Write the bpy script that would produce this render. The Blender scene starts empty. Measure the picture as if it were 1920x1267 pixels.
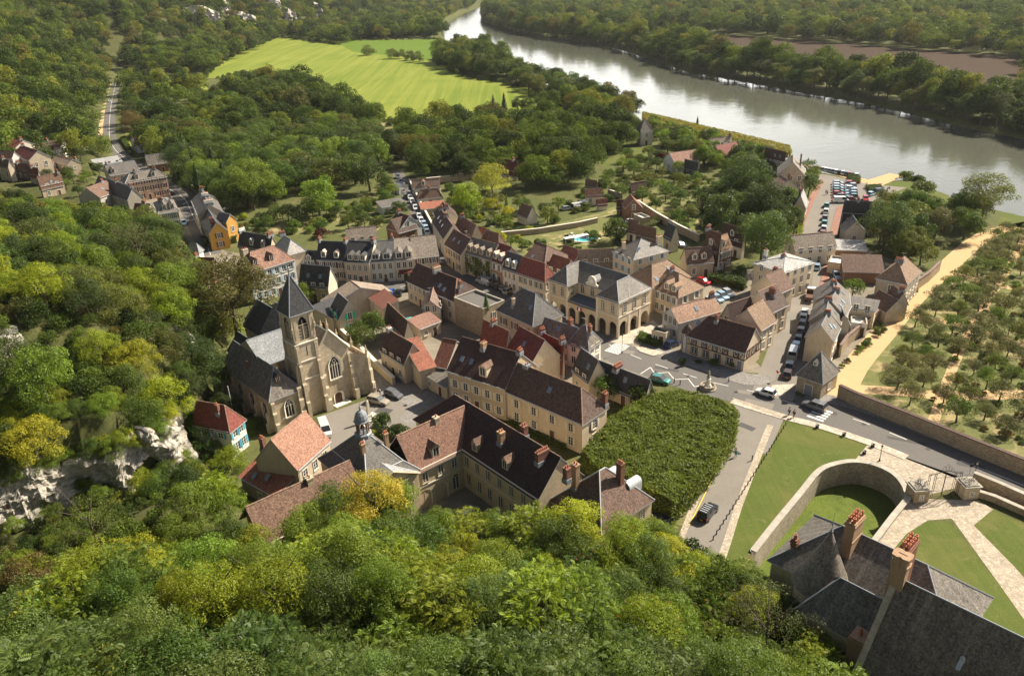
import bpy, math, random
import numpy as np
from mathutils import Vector, Matrix
random.seed(7); RNG = np.random.default_rng(11)
R = math.radians
sc = bpy.context.scene
COL = sc.collection
# ------------------------------------------------------------------ camera model
H = 75.0; FPX = 1465.0; CX, CY = 960.0, 633.5
_d = np.array([1075-CX, 3700-CY, FPX]); _d /= np.linalg.norm(_d)
_z = np.array([0, 0, 1.0]); _f = _z-(_z@_d)*_d; _f /= np.linalg.norm(_f)
_r = np.cross(_d, _f)
if _r[0] < 0: _r = -_r
VW = dict(A=(0,220,3.958),B=(320,320,4.8),C=(680,300,4.8),D=(1040,220,4.8),E=(1380,220,4.8),F=(360,420,4.8),G=(680,440,4.8),H=(980,440,4.8),I=(1340,440,4.8),J=(340,500,3.96),K=(660,600,4.8),L=(1000,600,4.8),M=(1360,600,4.8),N=(340,720,4.174),O=(740,720,3.84),Q=(1240,700,2.8235),R=(1360,920,3.43),S=(0,0,1),T=(0,0,3),U=(640,0,3),W=(1280,0,3),X=(1020,480,7.918),Y=(1640,820,7.918))
def ray(px, py):
    v = np.array([px-CX, py-CY, FPX])
    return np.array([v@_r, v@_f, -(v@_d)])
def P(px, py, z=0.0):
    w = ray(px, py); t = (H-z)/-w[2]
    return Vector((w[0]*t, w[1]*t, z))
def pv(v, x, y, z=0.0):
    a = VW[v]; return P(a[0]+x/a[2], a[1]+y/a[2], z)
def pts(v, lst, z=0.0):
    return [pv(v, x, y, z) for x, y in lst]

def tag(o, label=None, cat=None, group=None, kind=None):
    if label: o['label'] = label
    if cat: o['category'] = cat
    if group: o['group'] = group
    if kind: o['kind'] = kind
    return o
def empty(name, loc, rz=0.0, **k):
    o = bpy.data.objects.new(name, None); o.empty_display_size = .5
    o.location = loc; o.rotation_euler = (0, 0, rz); COL.objects.link(o)
    return tag(o, **k)

# ------------------------------------------------------------------ mesh builder
class MB:
    def __init__(s): s.v = []; s.f = []; s.uv = []; s.mi = []
    def poly(s, vs, uvs=None, m=0):
        vs = [Vector(q) for q in vs]
        if uvs is None:
            n = Vector((0, 0, 0))
            for i in range(len(vs)):
                a, b = vs[i], vs[(i+1) % len(vs)]
                n += Vector(((a.y-b.y)*(a.z+b.z), (a.z-b.z)*(a.x+b.x), (a.x-b.x)*(a.y+b.y)))
            n = n.normalized() if n.length > 1e-9 else Vector((0, 0, 1))
            if abs(n.z) > .98: uvs = [(q.x, q.y) for q in vs]
            else:
                t = Vector((0, 0, 1)).cross(n).normalized(); w = n.cross(t)
                uvs = [(q.dot(t), q.dot(w)) for q in vs]
        i0 = len(s.v); s.v += vs; s.f.append(list(range(i0, i0+len(vs)))); s.uv += list(uvs); s.mi.append(m)
    def box(s, x0, x1, y0, y1, z0, z1, m=0, M=None, bottom=True):
        c = [Vector((x, y, z)) for z in (z0, z1) for y in (y0, y1) for x in (x0, x1)]
        if M is not None: c = [M @ q for q in c]
        F = [(4,5,7,6), (0,1,5,4), (1,3,7,5), (3,2,6,7), (2,0,4,6)] + ([(0,2,3,1)] if bottom else [])
        for f in F: s.poly([c[i] for i in f], m=m)
    def prism(s, ring, z0, z1, m=0, top=True, bottom=False):
        n = len(ring); a = sum(ring[i][0]*ring[(i+1) % n][1]-ring[(i+1) % n][0]*ring[i][1] for i in range(n))
        if a < 0: ring = ring[::-1]
        for i in range(n):
            p, q = ring[i], ring[(i+1) % n]
            s.poly([(p[0],p[1],z0),(q[0],q[1],z0),(q[0],q[1],z1),(p[0],p[1],z1)], m=m)
        if top: s.poly([(p[0],p[1],z1) for p in ring], m=m)
        if bottom: s.poly([(p[0],p[1],z0) for p in ring[::-1]], m=m)
    def lathe(s, prof, n=12, c=(0,0), m=0, a0=0.0):
        for i in range(n):
            t0, t1 = a0+2*math.pi*i/n, a0+2*math.pi*(i+1)/n
            for (r0, z0), (r1, z1) in zip(prof, prof[1:]):
                q = [(c[0]+r0*math.cos(t0),c[1]+r0*math.sin(t0),z0),(c[0]+r0*math.cos(t1),c[1]+r0*math.sin(t1),z0),
                     (c[0]+r1*math.cos(t1),c[1]+r1*math.sin(t1),z1),(c[0]+r1*math.cos(t0),c[1]+r1*math.sin(t0),z1)]
                if r0 < 1e-6: q = [q[0], q[2], q[3]]
                elif r1 < 1e-6: q = q[:3]
                s.poly(q, m=m)
    def tube(s, path, r, n=6, m=0):
        path = [Vector(p) for p in path]; rings = []
        for i, p in enumerate(path):
            d = (path[min(i+1, len(path)-1)]-path[max(i-1, 0)]).normalized()
            up = Vector((0, 0, 1)) if abs(d.z) < .9 else Vector((1, 0, 0))
            a = d.cross(up).normalized(); b = a.cross(d)
            rr = r[i] if isinstance(r, (list, tuple)) else r
            rings.append([p+rr*(a*math.cos(2*math.pi*k/n)+b*math.sin(2*math.pi*k/n)) for k in range(n)])
        for i in range(len(rings)-1):
            for k in range(n):
                s.poly([rings[i][k], rings[i+1][k], rings[i+1][(k+1) % n], rings[i][(k+1) % n]], m=m)
        s.poly(rings[0], m=m); s.poly(rings[-1][::-1], m=m)
    def mesh(s, name, mats):
        me = bpy.data.meshes.new(name)
        me.from_pydata([tuple(q) for q in s.v], [], s.f)
        uvl = me.uv_layers.new(name='UVMap')
        uvl.data.foreach_set('uv', np.array(s.uv, dtype=np.float32).ravel())
        me.polygons.foreach_set('material_index', s.mi)
        for m in (mats if isinstance(mats, (list, tuple)) else [mats]): me.materials.append(m)
        me.update(); return me
    def build(s, name, mats, parent=None, smooth=False, **k):
        me = s.mesh(name, mats)
        if smooth:
            import bmesh
            bm = bmesh.new(); bm.from_mesh(me); bmesh.ops.remove_doubles(bm, verts=bm.verts, dist=1e-4); bm.to_mesh(me); bm.free()
            me.polygons.foreach_set('use_smooth', [True]*len(me.polygons))
        return put(name, me, parent, **k)
def put(name, me, parent=None, loc=None, rot=None, color=None, **k):
    o = bpy.data.objects.new(name, me); COL.objects.link(o)
    if parent is not None: o.parent = parent
    if loc is not None: o.location = loc
    if rot is not None: o.rotation_euler = rot
    if color is not None: o.color = (*color, 1.0)
    return tag(o, **k)

# ------------------------------------------------------------------ materials
class NT:
    def __init__(s, name):
        s.mat = bpy.data.materials.new(name); s.mat.use_nodes = True
        s.t = s.mat.node_tree; s.t.nodes.clear()
        s.out = s.t.nodes.new('ShaderNodeOutputMaterial')
    def n(s, typ, ins=None, **k):
        nd = s.t.nodes.new('ShaderNode'+typ)
        for a, b in k.items(): setattr(nd, a, b)
        for a, b in (ins or {}).items():
            if isinstance(b, bpy.types.NodeSocket): s.t.links.new(b, nd.inputs[a])
            else: nd.inputs[a].default_value = b
        return nd
    def uv(s, obj=False):
        tc = s.n('TexCoord'); return tc.outputs['Object' if obj else 'UV']
    def world(s): return s.n('NewGeometry').outputs['Position']
    def noise(s, vec, scale, detail=4, rough=.6, dist=0.0):
        return s.n('TexNoise', {'Vector': vec, 'Scale': scale, 'Detail': detail, 'Roughness': rough, 'Distortion': dist}).outputs['Fac']
    def ramp(s, fac, stops, mode='LINEAR'):
        r = s.n('ValToRGB', {'Fac': fac}); cr = r.color_ramp; cr.interpolation = mode
        while len(cr.elements) < len(stops): cr.elements.new(.5)
        for e, (p, c) in zip(cr.elements, stops):
            e.position = p; e.color = (*c, 1) if len(c) == 3 else c
        return r.outputs['Color']
    def mix(s, fac, a, b, mode='MIX'):
        m = s.n('Mix', data_type='RGBA', blend_type=mode)
        for sock, val in ((m.inputs[0], fac), (m.inputs[6], a), (m.inputs[7], b)):
            if isinstance(val, bpy.types.NodeSocket): s.t.links.new(val, sock)
            elif isinstance(val, (int, float)): sock.default_value = val
            else: sock.default_value = (*val, 1)
        return m.outputs[2]
    def math(s, op, a, b=0.0, clamp=False):
        m = s.n('Math', operation=op, use_clamp=clamp)
        for i, val in enumerate((a, b)):
            if isinstance(val, bpy.types.NodeSocket): s.t.links.new(val, m.inputs[i])
            else: m.inputs[i].default_value = val
        return m.outputs[0]
    def vmul(s, vec, k): return s.n('VectorMath', {0: vec, 1: k}, operation='MULTIPLY').outputs[0]
    def bump(s, h, strength=.5, dist=.05): return s.n('Bump', {'Height': h, 'Strength': strength, 'Distance': dist}).outputs[0]
    def pbr(s, color, rough=.8, normal=None, spec=.3, metallic=0.0):
        b = s.n('BsdfPrincipled', {'Roughness': rough, 'Specular IOR Level': spec, 'Metallic': metallic})
        if isinstance(color, bpy.types.NodeSocket): s.t.links.new(color, b.inputs['Base Color'])
        else: b.inputs['Base Color'].default_value = (*color, 1)
        if normal is not None: s.t.links.new(normal, b.inputs['Normal'])
        s.t.links.new(b.outputs[0], s.out.inputs['Surface']); return s.mat
MT = {}
def mat(name):
    def deco(fn): MT[name] = fn(NT(name)) if fn.__code__.co_argcount == 1 else fn; return fn
    return deco
def sc3(c, k): return tuple(min(1, x*k) for x in c)
def m_stucco(name, c, stain=.5):
    t = NT(name); u = t.uv(True)
    a = t.noise(u, .35, 5, .65); b = t.noise(t.vmul(u, (2.2, 2.2, .35)), 1.0, 4, .6); g = t.noise(u, 9, 3, .6)
    col = t.mix(t.ramp(a, [(.35, (0,0,0)), (.7, (1,1,1))]), sc3(c, .80), sc3(c, 1.1))
    col = t.mix(t.math('MULTIPLY', t.ramp(b, [(.48, (0,0,0)), (.72, (1,1,1))]), stain), col, sc3((c[0]*.95, c[1]*.88, c[2]*.78), .62))
    col = t.mix(.35, col, t.mix(g, sc3(c, .75), sc3(c, 1.2)))
    rv = t.ramp(t.n('ObjectInfo').outputs['Random'], [(0, (.78,.78,.80)), (1, (1.12,1.08,1.0))])
    MT[name] = t.pbr(t.mix(1.0, col, rv, 'MULTIPLY'), .9, t.bump(g, .25, .03), .15)
m_stucco('cream', (.60,.51,.385)); m_stucco('tan', (.47,.385,.275)); m_stucco('pale', (.72,.65,.52)); m_stucco('white_wall', (.80,.78,.72), .3)
m_stucco('ochre', (.72,.40,.10), .3); m_stucco('grey_wall', (.45,.42,.36), .8); m_stucco('pink_wall', (.70,.50,.38), .3); m_stucco('brown_wall', (.25,.14,.09), .6)
m_stucco('blue_wall', (.38,.43,.44), .4); m_stucco('beige_stone', (.50,.43,.33), .9)
def m_stone(name, c, bw=.55, bh=.28, mortar=.02, contrast=.5, dark=.4):
    t = NT(name); u = t.uv()
    br = t.n('TexBrick', {'Vector': t.n('VectorMath', {0: u, 1: t.n('VectorMath', {0: t.n('TexNoise', {'Vector': u, 'Scale': 3.0}).outputs['Color'], 1: (.06,.06,.06)}, operation='MULTIPLY').outputs[0]}, operation='ADD').outputs[0], 'Scale': 1.0, 'Mortar Size': mortar, 'Brick Width': bw, 'Row Height': bh,
             'Color1': (*sc3(c, 1-contrast*.5), 1), 'Color2': (*sc3(c, 1+contrast*.45), 1), 'Mortar': (*sc3(c, .7), 1)})
    u3 = t.uv(True)
    st = t.noise(t.vmul(u3, (1.1, 1.1, .35)), .8, 6, .7)
    col = t.mix(t.math('MULTIPLY', t.ramp(st, [(.45, (0,0,0)), (.75, (1,1,1))]), dark), br.outputs['Color'], (c[0]*.28, c[1]*.27, c[2]*.25))
    g = t.noise(u3, 5, 4, .7)
    col = t.mix(.3, col, t.mix(g, sc3(c, .5), sc3(c, 1.35)))
    MT[name] = t.pbr(col, .92, t.bump(t.math('ADD', br.outputs['Fac'], t.math('MULTIPLY', g, -1.0)), .5, .04), .1)
m_stone('church_stone', (.50,.42,.30), .8, .38, .015, .3, .85); m_stone('rubble', (.40,.32,.22), .34, .2, .03, .9, .5)
m_stone('moat_stone', (.36,.31,.235), .45, .25, .03, .8, .8); m_stone('ashlar', (.56,.46,.32), .9, .42, .012, .22, .4)
m_stone('brick', (.25,.125,.09), .22, .075, .012, .6, .4); m_stone('brick_orange', (.42,.28,.175), .22, .075, .012, .5, .25)
m_stone('coping', (.40,.365,.305), 1.0, 3.0, .02, .3, .4)
def m_roof(name, c1, c2, c3, row=.32, patch=.5, sc=1.6, rough=.75, streak=0.0):
    """tiles in courses: c1/c2 individual tiles, c3 lichen and old patches"""
    t = NT(name); u = t.uv(); u3 = t.uv(True)
    br = t.n('TexBrick', {'Vector': u, 'Scale': 1.0, 'Mortar Size': .018, 'Mortar Smooth': .4, 'Brick Width': row*1.1, 'Row Height': row, 'Color1': (*c1, 1), 'Color2': (*c2, 1), 'Mortar': (*sc3(c1, .45), 1)})
    a = t.noise(u3, sc, 6, .75); b = t.noise(u3, .25, 3, .5)
    col = t.mix(t.math('MULTIPLY', t.ramp(a, [(.47, (0,0,0)), (.66, (1,1,1))]), patch), br.outputs['Color'], c3)
    col = t.mix(t.ramp(b, [(.35, (0,0,0)), (.7, (1,1,1))]), t.mix(.35, col, (0, 0, 0)), col)
    if streak:
        s_ = t.noise(t.vmul(u, (1.0, .09, 1)), 1.4, 5, .7)
        col = t.mix(t.math('MULTIPLY', t.ramp(s_, [(.5, (0,0,0)), (.68, (1,1,1))]), streak), col, sc3(c3, 1.25))
    sp = t.noise(u3, 4.2, 5, .85)
    col = t.mix(.5, col, t.mix(t.ramp(sp, [(.40, (0,0,0)), (.60, (1,1,1))]), sc3(c1, .25), sc3(c2, 1.75)))
    dk = t.noise(t.vmul(u3, (1,1,.5)), 1.9, 5, .8, .6)
    col = t.mix(t.math('MULTIPLY', t.ramp(dk, [(.50, (0,0,0)), (.62, (1,1,1))]), .55), col, sc3(c1, .42))
    h = t.math('ADD', br.outputs['Fac'], t.math('MULTIPLY', sp, -1.2))
    col = t.mix(1.0, col, t.ramp(t.n('ObjectInfo').outputs['Random'], [(0, (.70,.74,.80)), (.5, (1,1,1)), (1, (1.28,1.2,1.1))]), 'MULTIPLY')
    MT[name] = t.pbr(col, rough, t.bump(h, .6, .04), .25)
m_roof('tile_brown', (.10,.062,.048), (.175,.11,.082), (.24,.18,.135)); m_roof('tile_dark', (.062,.036,.031), (.105,.060,.050), (.13,.095,.075)); m_roof('tile_aged', (.20,.105,.072), (.36,.19,.125), (.10,.065,.05), .3, .75, 1.3)
m_roof('tile_red', (.23,.085,.055), (.32,.13,.085), (.19,.11,.08), .36, .6); m_roof('tile_salmon', (.30,.165,.118), (.36,.20,.145), (.26,.16,.12), .2, .3, 3)
m_roof('tile_maroon', (.15,.045,.038), (.22,.07,.055), (.13,.06,.05), .36, .5); m_roof('tile_mottled', (.30,.14,.09), (.42,.22,.14), (.52,.43,.32), .3, .9, 1.6)
m_roof('tile_tan', (.27,.175,.11), (.34,.23,.15), (.22,.155,.105), .24, .4); m_roof('tile_grey', (.19,.16,.13), (.27,.23,.19), (.40,.36,.30), .28, .7, 2.2)
m_roof('tile_pinkish', (.22,.14,.105), (.33,.215,.16), (.42,.32,.24), .3, .7); m_roof('slate', (.115,.105,.092), (.165,.152,.135), (.30,.275,.235), .22, .45, .9, .48)
m_roof('slate_dark', (.045,.045,.046), (.07,.07,.072), (.11,.105,.10), .22, .35, .9, .45); m_roof('slate_pale', (.30,.30,.295), (.40,.40,.39), (.62,.60,.54), .25, .8, 1.4, .55)
m_roof('slate_lichen', (.135,.118,.098), (.205,.182,.152), (.37,.325,.26), .24, .6, 1.3, .6, .7); m_roof('slate_church', (.12,.11,.10), (.19,.172,.155), (.36,.325,.28), .24, .6, 1.0, .65)
def m_plain(name, c, rough=.6, var=.25, scl=3.0, metallic=0.0, spec=.3):
    t = NT(name); a = t.noise(t.uv(True), scl, 4, .6)
    MT[name] = t.pbr(t.mix(a, sc3(c, 1-var), sc3(c, 1+var)), rough, None, spec, metallic)
m_plain('zinc', (.42,.44,.45), .45, .2, 2); m_plain('zinc_dark', (.10,.12,.15), .4, .2, 2); m_plain('white_paint', (.78,.77,.73), .5, .06); m_plain('iron', (.03,.03,.03), .5, .2)
m_plain('timber', (.10,.05,.035), .8, .3); m_plain('wood', (.22,.12,.07), .8, .35); m_plain('shutter_blue', (.45,.56,.62), .6, .12); m_plain('shutter_cream', (.66,.58,.44), .6, .12)
m_plain('shutter_brown', (.16,.07,.045), .6, .15); m_plain('shutter_teal', (.10,.35,.45), .6, .1); m_plain('door_red', (.13,.03,.025), .6, .15); m_plain('door_brown', (.10,.05,.035), .6, .2)
m_plain('pot', (.42,.16,.09), .8, .3, 8); m_plain('dummy_', (.1,.1,.1)); m_plain('rubber', (.015,.015,.015), .8, .1); m_plain('chrome', (.5,.5,.5), .25, .05, 2, 1.0); m_plain('lead', (.20,.22,.24), .5, .3, 3)
m_plain('teal_cloth', (.02,.36,.32), .8, .1); m_plain('netting', (.0,.55,.38), .8, .2); m_plain('yellow_paint', (.60,.46,.05), .7, .2); m_plain('road_paint', (.72,.70,.64), .8, .25, 6); m_plain('parasol_pink', (.62,.44,.34), .8, .08)
m_plain('skin', (.55,.33,.24), .6, .05); m_plain('hair', (.05,.03,.02), .6, .1); m_plain('cloth_black', (.02,.02,.022), .9, .2); m_plain('cloth_teal', (.03,.26,.24), .9, .15); m_plain('cloth_grey', (.22,.22,.24), .9, .2)
m_plain('bark', (.09,.07,.05), .9, .4, 4); m_plain('bark_pale', (.26,.22,.17), .9, .3, 4); m_plain('pool_water', (.06,.38,.44), .15, .1, 2, 0, .5); m_plain('headlight', (.7,.72,.74), .15, .02, 2, 0, .6); m_plain('tail_red', (.45,.02,.02), .3, .05)
m_plain('flag_blue', (.02,.05,.30), .8, .05); m_plain('flag_red', (.50,.02,.03), .8, .05); m_plain('lamp_glass', (.5,.5,.48), .2, .05); m_plain('sign_blue', (.05,.12,.35), .5, .05); m_plain('stone_pale', (.62,.57,.47), .85, .15, 5)
def f():
    t = NT('glass'); a = t.noise(t.uv(True), .8, 2)
    MT['glass'] = t.pbr(t.mix(a, (.012,.014,.017), (.05,.055,.06)), .12, None, .6)
    t = NT('skylight'); MT['skylight'] = t.pbr((.16,.22,.28), .1, None, .8)
    t = NT('car_paint'); oi = t.n('ObjectInfo')
    b = t.n('BsdfPrincipled', {'Base Color': oi.outputs['Color'], 'Roughness': .32, 'Metallic': .35, 'Coat Weight': .8, 'Coat Roughness': .05})
    t.t.links.new(b.outputs[0], t.out.inputs[0]); MT['car_paint'] = t.mat
    # ground
    t = NT('asphalt'); u = t.world(); a = t.noise(u, .12, 5, .6); b_ = t.noise(u, 1.6, 5, .7); cr = t.n('TexVoronoi', {'Vector': t.n('VectorMath', {0: u, 1: t.n('TexNoise', {'Vector': u, 'Scale': .4}).outputs['Color']}, operation='ADD').outputs[0], 'Scale': .16}, feature='DISTANCE_TO_EDGE').outputs['Distance']
    col = t.mix(a, (.080,.073,.066), (.150,.137,.120)); col = t.mix(.35, col, t.mix(b_, (.05,.047,.045), (.20,.185,.165)))
    col = t.mix(t.ramp(cr, [(.0, (.5,.5,.5)), (.008, (0,0,0))]), col, (.05,.048,.045)); g = t.noise(u, 12, 3, .7)
    MT['asphalt'] = t.pbr(t.mix(.25, col, t.mix(g, (.04,.04,.04), (.22,.21,.20))), .85, t.bump(g, .4, .02), .25)
    t = NT('asphalt_pale'); u = t.world(); a = t.noise(u, .2, 6, .65, .5); b_ = t.noise(u, 2.5, 5, .7)
    MT['asphalt_pale'] = t.pbr(t.mix(.4, t.mix(a, (.13,.118,.10), (.26,.235,.20)), t.mix(b_, (.09,.08,.07), (.32,.29,.25))), .9, t.bump(b_, .3, .02), .15)
    for nm, c, s_ in (('cobble', (.40,.34,.26), 2.2), ('cobble_grey', (.24,.225,.205), 2.6), ('paving_pale', (.50,.43,.34), 1.4), ('brick_paving', (.30,.16,.12), 3.0)):
        t = NT(nm); u = t.world(); v = t.n('TexVoronoi', {'Vector': u, 'Scale': s_}); a = t.noise(u, .35, 5, .6)
        e = t.n('TexVoronoi', {'Vector': u, 'Scale': s_}, feature='DISTANCE_TO_EDGE').outputs['Distance']
        col = t.mix(t.n('SeparateColor', {0: v.outputs['Color']}).outputs[0], sc3(c, .65), sc3(c, 1.3)); col = t.mix(t.ramp(e, [(.0, (1,1,1)), (.10, (0,0,0))]), col, sc3(c, .4))
        MT[nm] = t.pbr(t.mix(.4, col, t.mix(a, sc3(c, .6), sc3(c, 1.3))), .9, t.bump(e, .6, .05), .15)
    def grass(nm, c1, c2, c3, s_=.25, f1=1.5, bum=.5, gold=.0):
        t = NT(nm); u = t.world(); a = t.noise(u, s_, 5, .65); b_ = t.noise(u, f1, 6, .8); w = t.noise(u, s_*.4, 3, .6, 1.0)
        col = t.mix(t.ramp(a, [(.3, (0,0,0)), (.7, (1,1,1))]), c1, c2); col = t.mix(t.ramp(w, [(.52, (0,0,0)), (.66, (1,1,1))]), col, c3)
        col = t.mix(.45, col, t.mix(t.ramp(b_, [(.3, (0,0,0)), (.7, (1,1,1))]), sc3(c1, .5), sc3(c2, 1.5)))
        st = t.noise(t.n('Mapping', {'Vector': u, 'Rotation': (0,0,R(42)), 'Scale': (1.1,.05,1)}).outputs[0], 1.0, 3, .6); wr = t.noise(u, .55, 5, .75, .8)
        col = t.mix(t.math('MULTIPLY', t.ramp(st, [(.4, (0,0,0)), (.6, (1,1,1))]), .3), col, t.mix(.5, col, (.16,.15,.045))); col = t.mix(t.math('MULTIPLY', t.ramp(wr, [(.58, (0,0,0)), (.72, (1,1,1))]), .6), col, (.19,.165,.075))
        MT[nm] = t.pbr(col, .95, t.bump(b_, bum, .12), .1)
    grass('ground', (.055,.070,.024), (.095,.105,.036), (.13,.11,.05)); grass('lawn', (.060,.085,.018), (.088,.115,.024), (.145,.13,.045), .16, 5.0, .5)
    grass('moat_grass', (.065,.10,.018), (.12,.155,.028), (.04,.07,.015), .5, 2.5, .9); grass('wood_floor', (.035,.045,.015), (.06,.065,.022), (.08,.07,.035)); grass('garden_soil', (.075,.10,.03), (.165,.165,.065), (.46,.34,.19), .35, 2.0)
    t = NT('asphalt_dark'); u = t.world(); b_ = t.noise(u, 3, 5, .7); MT['asphalt_dark'] = t.pbr(t.mix(b_, (.045,.043,.042), (.10,.096,.09)), .85, None, .25)
    t = NT('yard'); u = t.world(); a = t.noise(u, .15, 6, .7, .8); b_ = t.noise(u, 2.0, 5, .75)
    MT['yard'] = t.pbr(t.mix(.4, t.ramp(a, [(.3, (.10,.11,.045)), (.45, (.17,.15,.11)), (.62, (.27,.235,.18)), (.8, (.13,.12,.10))]), t.mix(b_, (.07,.06,.045), (.36,.31,.24))), .9, t.bump(b_, .4, .04), .1)
    t = NT('sand'); u = t.world(); a = t.noise(u, .3, 5, .7); b_ = t.noise(u, 3.5, 5, .75)
    MT['sand'] = t.pbr(t.mix(.35, t.mix(a, (.42,.285,.145), (.54,.385,.21)), t.mix(b_, (.28,.185,.09), (.66,.48,.28))), .95, t.bump(b_, .4, .05), .05)
    t = NT('meadow'); u = t.world(); a = t.noise(u, .011, 5, .6, .6); st = t.noise(t.n('Mapping', {'Vector': u, 'Rotation': (0,0,R(58)), 'Scale': (.9,.035,1)}).outputs[0], .16, 5, .65, .3); b_ = t.noise(u, .5, 6, .8)
    col = t.mix(t.ramp(a, [(.35, (0,0,0)), (.65, (1,1,1))]), (.105,.160,.022), (.170,.210,.036)); col = t.mix(t.ramp(st, [(.42, (0,0,0)), (.62, (1,1,1))]), t.mix(.12, col, (.04,.08,.01)), t.mix(.5, col, (.27,.27,.06)))
    MT['meadow'] = t.pbr(t.mix(.25, col, t.mix(b_, (.09,.13,.012), (.33,.34,.06))), .95, t.bump(b_, .4, .3), .05)
    t = NT('meadow_green'); u = t.world(); a = t.noise(u, .02, 5, .6); b_ = t.noise(u, .5, 6, .8)
    MT['meadow_green'] = t.pbr(t.mix(.3, t.mix(a, (.075,.125,.018), (.115,.165,.026)), t.mix(b_, (.05,.10,.01), (.18,.27,.03))), .95, None, .05)
    t = NT('plough'); u = t.world(); a = t.noise(t.vmul(u, (.05,.7,1)), .3, 5, .7); b_ = t.noise(u, .3, 6, .8)
    MT['plough'] = t.pbr(t.mix(.4, t.mix(a, (.045,.031,.021), (.072,.050,.034)), t.mix(b_, (.025,.017,.012), (.10,.072,.05))), .95, t.bump(b_, .5, .4), .05)
    t = NT('chalk'); u = t.world(); a = t.noise(t.vmul(u, (1,1,2.6)), .5, 7, .7, .4); b_ = t.noise(u, 2.2, 6, .8); s_ = t.noise(t.vmul(u, (1,1,.4)), .35, 4, .6)
    col = t.mix(t.ramp(a, [(.32, (0,0,0)), (.55, (1,1,1))]), (.15,.135,.11), (.52,.475,.40)); col = t.mix(t.ramp(s_, [(.55, (0,0,0)), (.7, (1,1,1))]), col, (.14,.14,.09))
    MT['chalk'] = t.pbr(t.mix(.25, col, t.mix(b_, (.3,.27,.23), (.85,.8,.7))), .95, t.bump(t.math('ADD', a, b_), .9, .4), .05)
    t = NT('river_water'); u = t.world(); n1 = t.noise(t.n('Mapping', {'Vector': u, 'Rotation': (0,0,R(-20)), 'Scale': (1,.45,1)}).outputs[0], .55, 5, .6); n2 = t.noise(u, .035, 4, .6, 1.5)
    h = t.math('MULTIPLY', n1, t.ramp(n2, [(.35, (.15,.15,.15)), (.65, (1,1,1))]))
    b = t.n('BsdfPrincipled', {'Base Color': (.10,.105,.078,1), 'Roughness': .08, 'IOR': 1.45, 'Specular IOR Level': 1.0})
    t.t.links.new(t.bump(h, .2, .35), b.inputs['Normal']); t.t.links.new(b.outputs[0], t.out.inputs[0]); MT['river_water'] = t.mat
f()
# ------------------------------------------------------------------ terrain
def inpoly(x, y, poly):
    x = np.asarray(x); y = np.asarray(y); ins = np.zeros(x.shape, bool); n = len(poly)
    for i in range(n):
        x0, y0 = poly[i][0], poly[i][1]; x1, y1 = poly[(i+1) % n][0], poly[(i+1) % n][1]
        if y0 == y1: continue
        c = ((y0 > y) != (y1 > y)) & (x < (x1-x0)*(y-y0)/(y1-y0)+x0); ins ^= c
    return ins
def dline(x, y, line, closed=False):
    x = np.asarray(x, float); y = np.asarray(y, float); best = np.full(x.shape, 1e9); n = len(line)
    for i in range(n if closed else n-1):
        ax, ay = line[i][0], line[i][1]; bx, by = line[(i+1) % n][0], line[(i+1) % n][1]
        dx, dy = bx-ax, by-ay; L = dx*dx+dy*dy+1e-9
        t = np.clip(((x-ax)*dx+(y-ay)*dy)/L, 0, 1)
        best = np.minimum(best, np.hypot(x-ax-t*dx, y-ay-t*dy))
    return best
NEARB = [(868,19),(830,42),(826,58),(846,84),(905,100),(965,118),(1000,150),(1060,168),(1120,185),(1200,215),(1225,245),(1320,268),(1400,287),(1470,306),(1492,312),(1530,320),(1590,332),(1650,340),(1700,334),(1740,352),(1790,372),(1850,388),(1925,404),(2150,470)]
FARB = [(928,8),(903,22),(905,42),(960,62),(1050,76),(1150,91),(1200,107),(1290,137),(1400,156),(1500,174),(1600,191),(1700,213),(1800,240),(1860,252),(1925,266),(2150,335)]
RIV = [P(a, b, -1.5)[:2] for a, b in NEARB]+[P(a, b, -1.5)[:2] for a, b in FARB[::-1]]
NEARBW = [P(a, b, -1.5)[:2] for a, b in NEARB]; FARBW = [P(a, b, -1.5)[:2] for a, b in FARB]
# foot of the near slope and spur (world metres); the hill lies on its left / camera side
FOOT = [(120,20),(70,38),(46,58),(34,72),(24,82),(8,86),(-8,89),(-22,91),(-36,94),(-47,100),(-53,110),(-55,122),(-60,140),(-64,158),(-72,178),(-88,212),(-104,238),(-122,262),(-146,290),(-168,318),(-172,345),(-193,386),(-232,475),(-285,600),(-376,815),(-345,920),(-300,1060),(-235,1350),(-160,1800),(-40,2500)]
HILLPOLY = FOOT+[(-3000,2500),(-3000,-200),(120,-200)]
CTRL = [(0,0,54),(0,31,31),(0,53,16),(0,70,4),(-25,30,35),(-38,55,18),(-34,74,4),(-23,54,17),(24,58,8),(19,38,22),(28,45,14),(35,52,5),(45,42,6),(60,28,8),(60,0,22),(-60,40,34),(-55,70,9),(-70,84,6),(-90,60,24),
        (-64,105,15),(-80,98,15),(-70,110,16),(-60,112,10),(-84,112,22),(-84,120,25),(-74,124,22),(-66,128,17),(-98,148,24),(-112,172,23),(-96,173,16),(-76,159,13),(-67,140,10),(-120,130,36),(-140,160,32),(-100,100,34),(-130,60,50),
        (-114,200,13),(-125,225,6),(-150,215,14),(-145,262,2),(-178,300,3),(-207,340,6),(-195,318,4),(-170,240,11),(-215,290,10),(-240,340,16),(-260,250,40)]
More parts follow.
